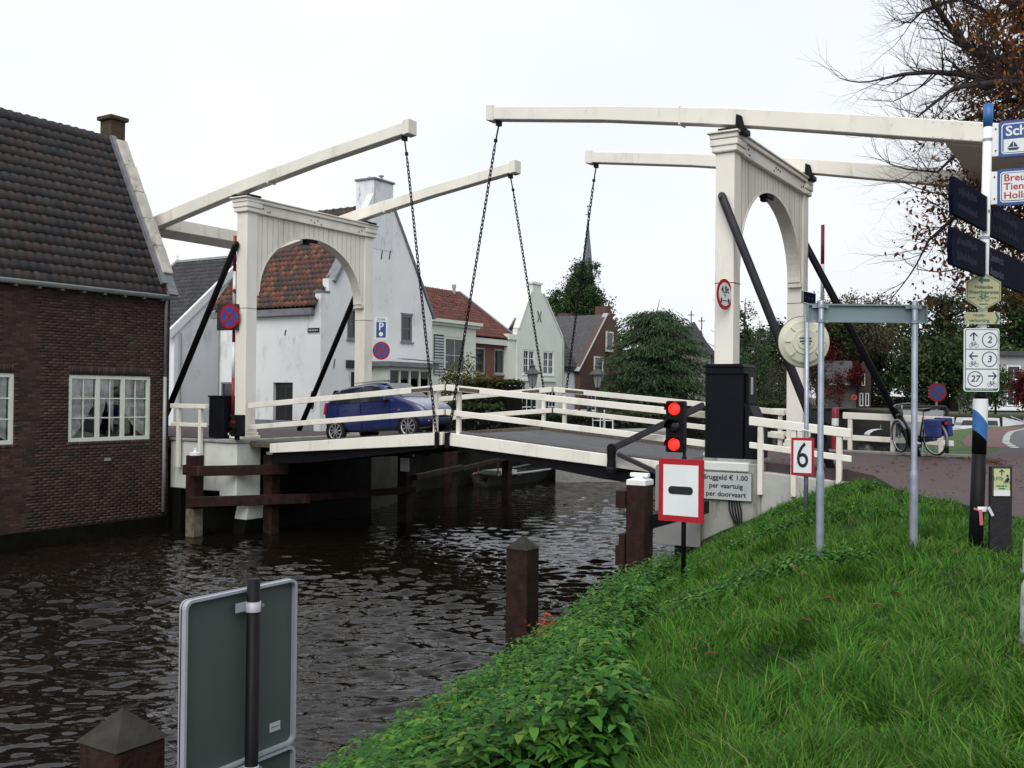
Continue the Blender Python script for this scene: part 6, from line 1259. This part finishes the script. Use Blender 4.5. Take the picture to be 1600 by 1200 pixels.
# back of the sign in the lower left
def backsign():
    p = view(-1.13, 4.44); t = thing('sign_back', 'grey back of a two-panel sign on a black post in the lower left', 'sign', (p.x, p.y, 0), rotz=math.pi/2)
    # own frame: x runs along the river; +y is the river side where the sign face looks
    def pan(z0, z1, x0=-.345, x1=.305):
        o = MB().prism(rrect(x0, x1, z0, z1, .035), 'y', .055, .062).build('panel', 'backgrey', t)
        rim = MB(); a = rrect(x0, x1, z0, z1, .035); b = rrect(x0+.012, x1-.012, z0+.012, z1-.012, .028); n = len(a); V_ = [(q[0], .030, q[1]) for q in a]+[(q[0], .030, q[1]) for q in b]+[(q[0], .070, q[1]) for q in a]+[(q[0], .0545, q[1]) for q in b]
        rim.add(V_, [(i, (i+1) % n, n+(i+1) % n, n+i) for i in range(n)]+[(2*n+i, 2*n+(i+1) % n, (i+1) % n, i) for i in range(n)]+[(n+i, n+(i+1) % n, 3*n+(i+1) % n, 3*n+i) for i in range(n)]); rim.build('rim', 'rimgrey', o, smooth=False)
        MB().prism(rrect(x0+.001, x1-.001, z0+.001, z1-.001, .034), 'y', .0625, .0705).build('face', 'signwhite', o); return o
    o = pan(2.265, 3.03); MB().box(.16, .225, .051, .0545, 2.345, 2.385).build('sticker', 'plate', o); MB().box(.165, .22, .0497, .0507, 2.364, 2.366).build('sticker_line', 'ink', o)
    pan(1.55, 2.255)
    MB().tube([(0, 0, .9), (0, 0, 3.075)], .029, 14).build('pole', 'black', t, smooth=True)
    for zz in (2.955, 2.235): MB().lathe([(.0335, -.022), (.0335, .022), (.029, .022)], (0, 0, zz), 14).build('clamp', 'rimgrey', t, smooth=True); MB().box(-.075, .05, .024, .032, zz-.02, zz+.02).build('clamp_strap', 'rimgrey', t); MB().lathe([(0, -.02), (.007, -.02), (.007, .02), (0, .02)], (.045, .005, zz), 8, 'y').build('clamp_bolt', 'galv', t)
M['rimgrey'] = mat('light_grey_aluminium', (.34, .36, .41), .5, .06, 4, metal=.2)
backsign()
def info():
    p = view(9.85, 24.4); t = thing('info_board', 'dark framed information board behind the bicycle', 'information board', (p.x, p.y, 2.5), rotz=YAW)
    MB().box(-.40, .62, -.02, .02, .36, 1.12).build('panel', 'plate', t); k = MB(); k.tube([(-.5, 0, 0), (-.5, 0, 1.13), (-.45, 0, 1.2), (.67, 0, 1.2), (.72, 0, 1.13), (.72, 0, 0)], .045, 10); k.build('frame', 'darkgreen', t, smooth=True)
    for i in range(5): MB().box(-.34+.02*i, .0, -.023, -.0205, .98-.1*i, 1.0-.1*i).build('small_print', 'lead', t)
    MB().box(.12, .56, -.023, -.0205, .55, 1.0).build('map', 'lime2', t)
M['lime2'] = mat('faded_map', (.32, .36, .33), .6, .2, 6)
info()
for i, (r_, f_, h, lab) in enumerate(((4.235, 8.1, .34, 'pale lichened stone post at the right edge, the farther one'), (2.925, 5.55, .40, 'pale lichened stone post at the right edge, the nearer one'))):
    p = view(r_, f_); z = float(height(p.x, p.y)); t = thing('stone_post', lab, 'stone post', (p.x, p.y, z), 'stone posts'); mb = MB(); mb.lathe([(.105, -.1), (.10, h*.6), (.095, h*.85), (.07, h*.97), (.03, h), (0, h)], (p.x, p.y, z), 12); mb.build('shaft', 'stone', t, smooth=True); MB().lathe([(.12, -.12), (.12, .05)], (p.x, p.y, z), 12).build('foot', 'stone', t)
# ================================================================ blue hatchback (own frame: x forward, y left, z up)
M['carblue'] = mat('blue_car_paint', (.009, .018, .088), .25, .08, 2, spec=.6); M['carblue'].node_tree.nodes['Principled BSDF'].inputs['Coat Weight'].default_value = .7
M['carglass'] = mat('car_glass', (.015, .018, .022), .05, .1, 2, spec=.8); M['plateY'] = mat('yellow_number_plate', (.52, .27, .02), .5, .1, 6); M['headl'] = mat('headlight_glass', (.62, .64, .66), .15, .15, 8, spec=.7)
def car():
    x0 = -11.26; yc = 3.05; t = thing('blue_car', 'dark blue small hatchback driving over the bridge', 'car', (x0, yc, zt(x0)-.055), rotz=0); t.rotation_euler = (0, -math.atan(.0815), 0); t.scale = (1.10, 1, 1.09)
    # stations: x, sill z, belt z, roof z, half width sill, belt, roof
    S = [(-1.66, .42, .88, .90, .60, .66, .50), (-1.60, .30, .95, 1.10, .70, .74, .56), (-1.45, .24, .97, 1.36, .73, .745, .56), (-1.1, .22, .97, 1.48, .735, .745, .56), (-.6, .20, .96, 1.53, .735, .745, .56), (-.1, .20, .95, 1.53, .735, .745, .555), (.30, .20, .935, 1.47, .735, .745, .545), (.72, .20, .93, 1.22, .735, .74, .60), (.98, .21, .93, 1.03, .735, .74, .66), (1.2, .22, .88, .955, .735, .735, .66), (1.45, .24, .80, .86, .73, .72, .62), (1.62, .28, .70, .745, .68, .67, .55), (1.72, .36, .58, .60, .56, .56, .45)]
    V_ = []; k = 12
    for (x, a, b, c, ws, wb, wr) in S:
        half = [(ws*.85, a), (ws, a+.08), (ws+.012, a+(b-a)*.45), (wb, b), (wr+(wb-wr)*.35, b+(c-b)*.62), (wr, c-.03)]
        V_ += [(x, y, z) for y, z in half]+[(x, -y, z) for y, z in half[::-1]]
    F = []; n = len(S)
    for i in range(n-1): F += [(i*k+j, i*k+(j+1) % k, (i+1)*k+(j+1) % k, (i+1)*k+j) for j in range(k)]
    F += [tuple(range(k))[::-1], tuple((n-1)*k+j for j in range(k))]
    o = MB().add(V_, F).build('body', 'carblue', t, smooth=True); sm = o.modifiers.new('s', 'SUBSURF'); sm.levels = sm.render_levels = 2
    # glass: side windows follow the slope of the upper body
    def sidey(x, z):
        for i in range(n-1):
            if S[i][0] <= x <= S[i+1][0]:
                u = (x-S[i][0])/(S[i+1][0]-S[i][0]); a = [S[i][q]*(1-u)+S[i+1][q]*u for q in range(7)]; v = (z-a[2])/max(.05, a[3]-a[2]); return a[5]+(a[6]-a[5])*min(1, max(0, v))*1.0
        return .7
    for s in (-1, 1):
        for nm, pl in (('rear_quarter_window', [(-1.42, 1.02), (-1.17, 1.02), (-1.17, 1.32), (-1.30, 1.27)]), ('rear_window', [(-1.10, 1.0), (-.38, .985), (-.38, 1.39), (-1.10, 1.35)]), ('front_window', [(-.30, .985), (.62, .97), (.60, 1.03), (.22, 1.33), (-.05, 1.40), (-.30, 1.40)])):
            p0 = [(x, s*(sidey(x, z)+.008), z) for x, z in pl]; p1 = [(x, s*(sidey(x, z)-.03), z) for x, z in pl]; q = len(pl); f = [tuple(range(q)), tuple(range(q, 2*q))[::-1]]+[(i, q+i, q+(i+1) % q, (i+1) % q) for i in range(q)]
            MB().add(p0+p1, f).build(nm, 'carglass', t)
        d = MB(); d.bar((-.34, s*.752, .30), (-.34, s*.752, .96), .012, .006, (1, 0, 0)); d.bar((.58, s*.752, .34), (.62, s*.748, .92), .012, .006, (1, 0, 0)); d.bar((-1.08, s*.752, .5), (-1.12, s*.75, .96), .012, .006, (1, 0, 0)); d.build('door_gap', 'black', t)
        for xx in (-.95, -.18): MB().box(xx, xx+.14, s*.752-.012, s*.752+.012, .80, .825).build('door_handle', 'carblue', t, bevel=.005)
        MB().box(.42, .58, s*.83-.09, s*.83+.09, .97, 1.09).build('mirror', 'carblue', t, bevel=.03, seg=3); MB().box(.86, .93, s*.742-.008, s*.742+.008, .70, .73).build('indicator', 'orange', t)
        h = MB(); h.add([(1.30, s*.68, .80), (1.60, s*.60, .69), (1.66, s*.42, .655), (1.58, s*.36, .735), (1.32, s*.48, .855), (1.18, s*.62, .875)], [tuple(range(6))[::s]]); h.lathe([(0, .0), (.09, 0), (.11, -.06)], (1.53, s*.53, .70), 12, 'x'); h.build('headlight', 'headl', t)
        MB().prism([(-1.64, .75), (-1.56, .75), (-1.5, 1.05), (-1.56, 1.05)], 'y', min(s*.66, s*.735), max(s*.66, s*.735)).build('tail_light', 'red', t)
        MB().box(1.62, 1.68, s*.5-.06, s*.5+.06, .38, .46).build('fog_lamp', 'headl', t)
    def quad(nm, pts, m): MB().add(pts+[(x-.03, y, z-.03) for x, y, z in pts], [(0, 1, 2, 3), (7, 6, 5, 4), (0, 4, 5, 1), (1, 5, 6, 2), (2, 6, 7, 3), (3, 7, 4, 0)]).build(nm, m, t)
    quad('windscreen', [(.94, -.60, 1.045), (.94, .60, 1.045), (.36, .49, 1.445), (.36, -.49, 1.445)], 'carglass')
    MB().add([(-1.61, -.5, 1.06), (-1.61, .5, 1.06), (-1.44, .46, 1.38), (-1.44, -.46, 1.38)], [(0, 3, 2, 1)]).build('rear_screen', 'carglass', t)
    MB().box(1.60, 1.735, -.38, .38, .47, .53).build('grille', 'black', t, bevel=.02); MB().box(1.55, 1.70, -.45, .45, .30, .41).build('air_intake', 'black', t, bevel=.02)
    pl = MB().box(1.735, 1.745, -.26, .26, .535, .645).build('number_plate', 'plateY', t); 
    for i in range(6): MB().box(1.7455, 1.7475, -.2+.07*i, -.16+.07*i, .565, .615).build('plate_mark', 'ink', pl)
    MB().box(-.9, .2, -.3, .3, 1.525, 1.535).build('roof_panel', 'carblue', t)
    for xx in (-1.22, 1.17):
        for s in (-1, 1):
            MB().lathe([(0, s*.70), (.315, s*.70), (.335, s*.742), (.335, s*.756), (0, s*.757)][::1], (xx, 0, .285), 24, 'y').build('wheel_arch', 'black', t)
            w_ = MB().lathe([(.19, s*.60), (.27, s*.60), (.283, s*.63), (.283, s*.745), (.27, s*.768), (.2, s*.768)], (xx, 0, .283), 24, 'y').build('wheel', 'tyre', t, smooth=True)
            r_ = MB(); r_.lathe([(.205, s*.768), (.215, s*.774), (.19, s*.764), (.185, s*.74)], (xx, 0, .283), 24, 'y'); r_.lathe([(0, s*.776), (.05, s*.774), (.055, s*.75)], (xx, 0, .283), 12, 'y')
            for q in range(9): a = q*2*math.pi/9; r_.bar((xx+.045*math.cos(a), s*.768, .283+.045*math.sin(a)), (xx+.2*math.cos(a+.12), s*.766, .283+.2*math.sin(a+.12)), .032, .012, (0, 1, 0))
            r_.build('rim', 'chrome', w_); MB().lathe([(0, s*.735), (.2, s*.735)], (xx, 0, .283), 20, 'y').build('brake_drum', 'black', w_)
car()
# ================================================================ bicycle
M['bikeblack'] = mat('black_bicycle_paint', (.012, .012, .016), .3, .2, 5); M['pannier'] = mat('blue_pannier_fabric', (.02, .035, .16), .7, .2, 6, .2, 50); M['bikegrey'] = mat('grey_mudguard', (.20, .20, .27), .4, .1, 5)
def bicycle():
    p = view(9.28, 22.9); ang = YAW+math.pi-R(73)   # points left and away
    t = thing('bicycle', 'black city bicycle with blue panniers leaning on the cream fence', 'bicycle', (p.x, p.y, 2.635), rotz=ang); t.rotation_euler = (R(-7), 0, ang); t.scale = (1.1, 1.1, 1.08)
    fw = Vector((.56, 0, .35)); rw = Vector((-.52, 0, .35)); bb = Vector((-.06, 0, .28)); hd = Vector((.40, 0, .88)); st = Vector((-.24, 0, .80))
    def wheel(nm, c, steer):
        ux = Vector((math.cos(steer), math.sin(steer), 0)); P = lambda r, a: c+ux*(r*math.cos(a))+Vector((0, 0, r*math.sin(a))); N = 28
        o = MB().tube([P(.335, 2*math.pi*k/N) for k in range(N)], .019, 6, closed=True).build(nm, 'tyre', t, smooth=True); MB().tube([P(.312, 2*math.pi*k/N) for k in range(N)], .010, 5, closed=True).build('rim', 'chrome', o, smooth=True)
        s = MB(); [s.bar(P(.02, a+.3), P(.31, a), .003, .003) for a in np.linspace(0, 2*math.pi, 18, endpoint=False)]; s.tube([c-Vector((0, .05, 0)), c+Vector((0, .05, 0))], .022, 8); s.build('spokes', 'galv', o)
        g = MB(); a0, a1 = (R(-15), R(150)) if nm == 'front_wheel' else (R(20), R(205)); g.tube([P(.365, a0+(a1-a0)*k/16) for k in range(17)], .026, 6); g.build('mudguard', 'bikegrey', o, smooth=True)
    wheel('front_wheel', fw, R(-14)); wheel('rear_wheel', rw, 0)
    f = MB(); f.tube([hd+Vector((.015, 0, -.1)), Vector((.30, 0, .62)), Vector((.10, 0, .36)), bb], .024, 8); f.tube([bb, st], .018, 8); f.tube([bb, rw], .012, 6); f.tube([st-Vector((-.03, 0, .12)), rw], .010, 6); f.tube([hd+Vector((.03, 0, -.18)), hd], .024, 8); f.tube([hd+Vector((.02, 0, -.17)), Vector((.49, 0, .5)), fw], .014, 8); f.build('frame', 'bikeblack', t, smooth=True)
    h = MB(); h.tube([hd, hd+Vector((-.02, 0, .16))], .014, 8); h.tube([Vector((.18, -.30, 1.02)), Vector((.30, -.27, 1.05)), Vector((.40, -.12, 1.06)), Vector((.40, .12, 1.06)), Vector((.30, .27, 1.05)), Vector((.18, .30, 1.02))], .011, 8); h.build('handlebar', 'galv', t, smooth=True)
    for s in (-1, 1): MB().tube([(.16, s*.305, 1.015), (.28, s*.28, 1.045)], .017, 8).build('grip', 'bikeblack', t)
    MB().tube([st, st+Vector((-.03, 0, .14))], .013, 8).build('seat_post', 'galv', t); s = MB(); s.add([(-.40, -.10, .98), (-.40, .10, .98), (-.22, .07, .97), (-.06, .02, .965), (-.06, -.02, .965), (-.22, -.07, .97), (-.38, -.07, .91), (-.38, .07, .91), (-.1, 0, .92)], [(0, 5, 4, 3, 2, 1)[::-1], (0, 6, 8, 5), (5, 8, 4), (4, 8, 3), (3, 8, 2), (2, 8, 7, 1), (1, 7, 6, 0), (6, 7, 8)]); s.build('saddle', 'bikeblack', t, bevel=.015, seg=2)
    c = MB(); c.box(-.86, -.34, -.06, .06, .73, .745); c.tube([(-.82, .06, .735), rw+Vector((0, .06, 0))], .007, 6); c.tube([(-.82, -.06, .735), rw+Vector((0, -.06, 0))], .007, 6); c.build('carrier', 'bikeblack', t)
    for q in (-1, 1):
        b = MB().box(-.86, -.46, q*.13-.055, q*.13+.055, .40, .76).build('pannier', 'pannier', t, bevel=.03, seg=2); MB().box(-.87, -.45, q*.13-.062, q*.13+.062, .62, .775).build('pannier_flap', 'pannier', b, bevel=.02)
    MB().bar(bb+Vector((.06, -.05, .02)), rw+Vector((.0, -.05, .02)), .03, .13, (0, 0, 1)).build('chain_guard', 'bikeblack', t, bevel=.02); k = MB(); k.bar(bb+Vector((0, -.08, 0)), bb+Vector((.1, -.08, -.14)), .012, .02); k.box(.06, .16, -.17, -.08, .125, .15); k.box(-.24, -.14, .08, .17, .40, .425); k.bar(bb+Vector((0, .08, 0)), bb+Vector((-.13, .08, .13)), .012, .02); k.build('pedals', 'bikeblack', t)
    k = MB(); k.tube([(-.2, .04, .28), (-.26, .12, .0)], .009, 6); k.build('kickstand', 'galv', t); MB().lathe([(0, .05), (.05, .05), (.04, -.03), (0, -.04)], (.50, 0, .80), 12, 'x').build('headlamp', 'bikeblack', t); MB().box(-.895, -.875, -.03, .03, .66, .72).build('rear_lamp', 'red', t)
bicycle()
# ================================================================ boats, lamps, chairs
def hull(t, c, d, L_, B_, h, m, nm='hull', rise=.35, n=9):
    d = Vector(d).normalized(); s = Vector((-d.y, d.x, 0)); V_ = []
    for i in range(n):
        u = i/(n-1); w_ = B_/2*(math.sin(math.pi*min(1, .22+u*.5)) if u < .6 else math.sin(math.pi*.52)*(1-((u-.6)/.4)**2.2)); w_ = max(w_, .02); zt_ = h*(1+rise*max(0, u-.5)**2*4); p = c+d*(L_*(u-.5))
        V_ += [p+s*w_*.55+Vector((0, 0, -.15)), p+s*w_+Vector((0, 0, zt_)), p+s*(w_-.05 if w_ > .06 else w_*.5)+Vector((0, 0, zt_+.01)), p+s*w_*.5+Vector((0, 0, .08)), p-s*w_*.5+Vector((0, 0, .08)), p-s*(w_-.05 if w_ > .06 else w_*.5)+Vector((0, 0, zt_+.01)), p-s*w_+Vector((0, 0, zt_)), p-s*w_*.55+Vector((0, 0, -.15))]
    F = [(i*8+j, i*8+j+1, (i+1)*8+j+1, (i+1)*8+j) for i in range(n-1) for j in range(7)]+[(0, 1, 2, 3, 4, 5, 6, 7), tuple((n-1)*8+j for j in range(8))[::-1]]
    return MB().add(V_, F).build(nm, m, t, smooth=False)
M['oldboat'] = mat('grey_weathered_boat', (.055, .058, .052), .8, .3, 4, .3, 20); M['boatwhite'] = mat('white_gelcoat', (.62, .65, .67), .35, .05, 2)
def rowboat():
    c = Vector((-16.55, 19.2, .0)); t = thing('rowing_boat', 'old grey open rowing boat moored at the quay under the bridge', 'boat', c)
    b = Vector((.06, 1, 0)); hull(t, c+Vector((0, 0, .05)), b, 6.4, 1.7, .42, 'oldboat', rise=.5)
    g = MB()
    for s in (-1, 1): g.tube([c+Vector((s*.62, -3.1, .50)), c+Vector((s*.88, -1, .52)), c+Vector((s*.9, .8, .54)), c+Vector((s*.6+.1, 2.4, .72)), c+Vector((.18, 3.15, .86))], .05, 6)
    g.build('gunwale', 'plate', t)
    for y in (-1.6, .3): MB().box(c.x-.8, c.x+.8, c.y+y-.15, c.y+y+.15, .40, .44).build('thwart', 'bare', t)
    MB().box(c.x-.6, c.x+.4, c.y-2.5, c.y-1.2, .45, .62).build('cover_board', 'frame', t)
    k = MB(); k.tube([c+Vector((-.5, -2.9, .5)), c+Vector((-.5, -2.9, 1.05)), c+Vector((.5, -2.9, 1.05)), c+Vector((.5, -2.9, .5))], .035, 6); k.build('tubular_frame', 'ribred', t)
rowboat()
def cruiser(c, d, L_, label, h=1.0):
    t = thing('motor_boat', label, 'boat', c, 'boats moored on the far water'); hull(t, c, d, L_, L_*.33, h, 'boatwhite'); d = Vector(d).normalized(); s = Vector((-d.y, d.x, 0))
    def blk(u0, u1, w_, z0, z1, nm, m, sl=.2):
        V_ = []
        for z, k in ((z0, 0), (z1, sl)):
            for (u, q) in ((u0+k*.4, -1), (u1-k*1.5, -1), (u1-k*1.5, 1), (u0+k*.4, 1)): V_.append(c+d*u+s*(q*(w_-k*.3))+Vector((0, 0, z)))
        return MB().add(V_, [(0, 3, 2, 1), (4, 5, 6, 7), (0, 1, 5, 4), (1, 2, 6, 5), (2, 3, 7, 6), (3, 0, 4, 7)]).build(nm, m, t)
    cb = blk(-L_*.3, L_*.2, L_*.13, h*.9, h+.95, 'cabin', 'boatwhite')
    blk(-L_*.27, L_*.185, L_*.1305, h+.35, h+.75, 'cabin_windows', 'glass', .12); blk(-L_*.48, -L_*.3, L_*.12, h*.9, h+.25, 'cockpit_cover', 'deepblue')
    MB().tube([c+d*(L_*.25)+s*(L_*.1)+Vector((0, 0, h+.1)), c+d*(L_*.42)+Vector((0, 0, h+.75)), c+d*(L_*.25)-s*(L_*.1)+Vector((0, 0, h+.1))], .03, 6).build('bow_rail', 'galv', t)
q = view(37.6, 70); cruiser(Vector((q.x, q.y, .05)), RGT*-1+FWD*-.25, 8.0, 'white motor cruiser moored at the right edge beyond the road', 1.95)
q = view(38.5, 84); cruiser(Vector((q.x, q.y, .05)), RGT*-1+FWD*.1, 6.5, 'white low motor boat moored just left of the signpost foot', 1.35)
def covered():
    c = view(33.4, 91, .02); t = thing('covered_boat', 'small dark boat with pale canopy on the water behind the fence', 'boat', c); hull(t, c, RGT*-1+FWD*.3, 4.2, 1.7, .5, 'grey_steel')
    m = MB(); d = RGT; n = 8; V_ = []
    for i in range(n+1):
        a = math.pi*i/n
        for u in (-.7, .7): V_.append(c+RGT*(1.25*math.cos(a))+FWD*u+Vector((0, 0, .55+.55*math.sin(a))))
    m.add(V_, [(2*i, 2*i+1, 2*i+3, 2*i+2) for i in range(n)]); m.build('canopy', 'plate', t, smooth=True); MB().tube([c+Vector((0, 0, .9)), c+Vector((0, 0, 1.5))], .03, 5).build('light_mast', 'galv', t)
covered()
def lamp(r_, f_, label):
    p = view(r_, f_); t = thing('street_lantern', label, 'street lamp', (p.x, p.y, 2.45), 'lanterns on the far quay'); MB().lathe([(.12, 2.45), (.10, 2.9), (.05, 3.0), (.045, 4.25), (.07, 4.3)], (p.x, p.y, 0), 10).build('column', 'darkgreen', t, smooth=True)
    MB().lathe([(.14, 4.3), (.30, 4.95)], (p.x, p.y, 0), 6).build('lantern_glass', 'glass2', t); MB().lathe([(.42, 4.93), (.40, 4.98), (.12, 5.22), (.12, 5.32), (.15, 5.34), (.05, 5.42), (.03, 5.6), (0, 5.62)], (p.x, p.y, 0), 12).build('lantern_roof', 'gtileS', t)
    k = MB()
    for i in range(6): a = i*math.pi/3; k.bar((p.x+.14*math.cos(a), p.y+.14*math.sin(a), 4.3), (p.x+.3*math.cos(a), p.y+.3*math.sin(a), 4.95), .02, .02)
    k.build('lantern_frame', 'darkgreen', t)
M['glass2'] = mat('milky_lantern_glass', (.22, .24, .24), .3, .1, 3)
lamp(1.02, 50, 'hexagonal street lantern in front of the pale green gable'); lamp(4.25, 50, 'hexagonal street lantern in front of the brown brick house')
def chairs():
    proto = None
    for i in range(4):
        p = view(3.05+.52*i, 47.5+.15*(i % 2)); lab = ['leftmost', 'second from left', 'third from left', 'rightmost'][i]+' of the four white garden chairs beyond the bridge railing'
        if proto is None:
            t = thing('garden_chair', lab, 'chair', (p.x, p.y, 2.3), 'white garden chairs', rotz=YAW+.5); MB().box(-.22, .22, -.22, .22, .40, .44).build('seat', 'boatwhite', t, bevel=.01)
            for j in range(5): MB().box(-.2+.09*j, -.15+.09*j, .2, .23, .46, .86).build('back_slat', 'boatwhite', t)
            MB().box(-.22, .22, .195, .235, .84, .92).build('back_rail', 'boatwhite', t)
            for a in (-.2, .2):
                MB().box(a-.025, a+.025, -.22, .2, .62, .65).build('armrest', 'boatwhite', t)
                for b in (-.19, .19): MB().box(a-.02, a+.02, b-.02, b+.02, 0, .62 if b < 0 else .45).build('leg', 'boatwhite', t)
            proto = t
        else:
            t = copy_tree(proto); t.location = (p.x, p.y, 2.3); t.rotation_euler = (0, 0, YAW+.5+.3*i); t['label'] = lab
chairs()
struct(MB().prism([tuple(view(2, 45).xy), tuple(view(8, 46).xy), tuple(view(8, 50.5).xy), tuple(view(2, 49.5).xy)], 'z', -.5, 2.3).build('terrace', 'kerb'))
for o in list(bpy.data.objects):
    if o.get('_loc'): del o['_loc']
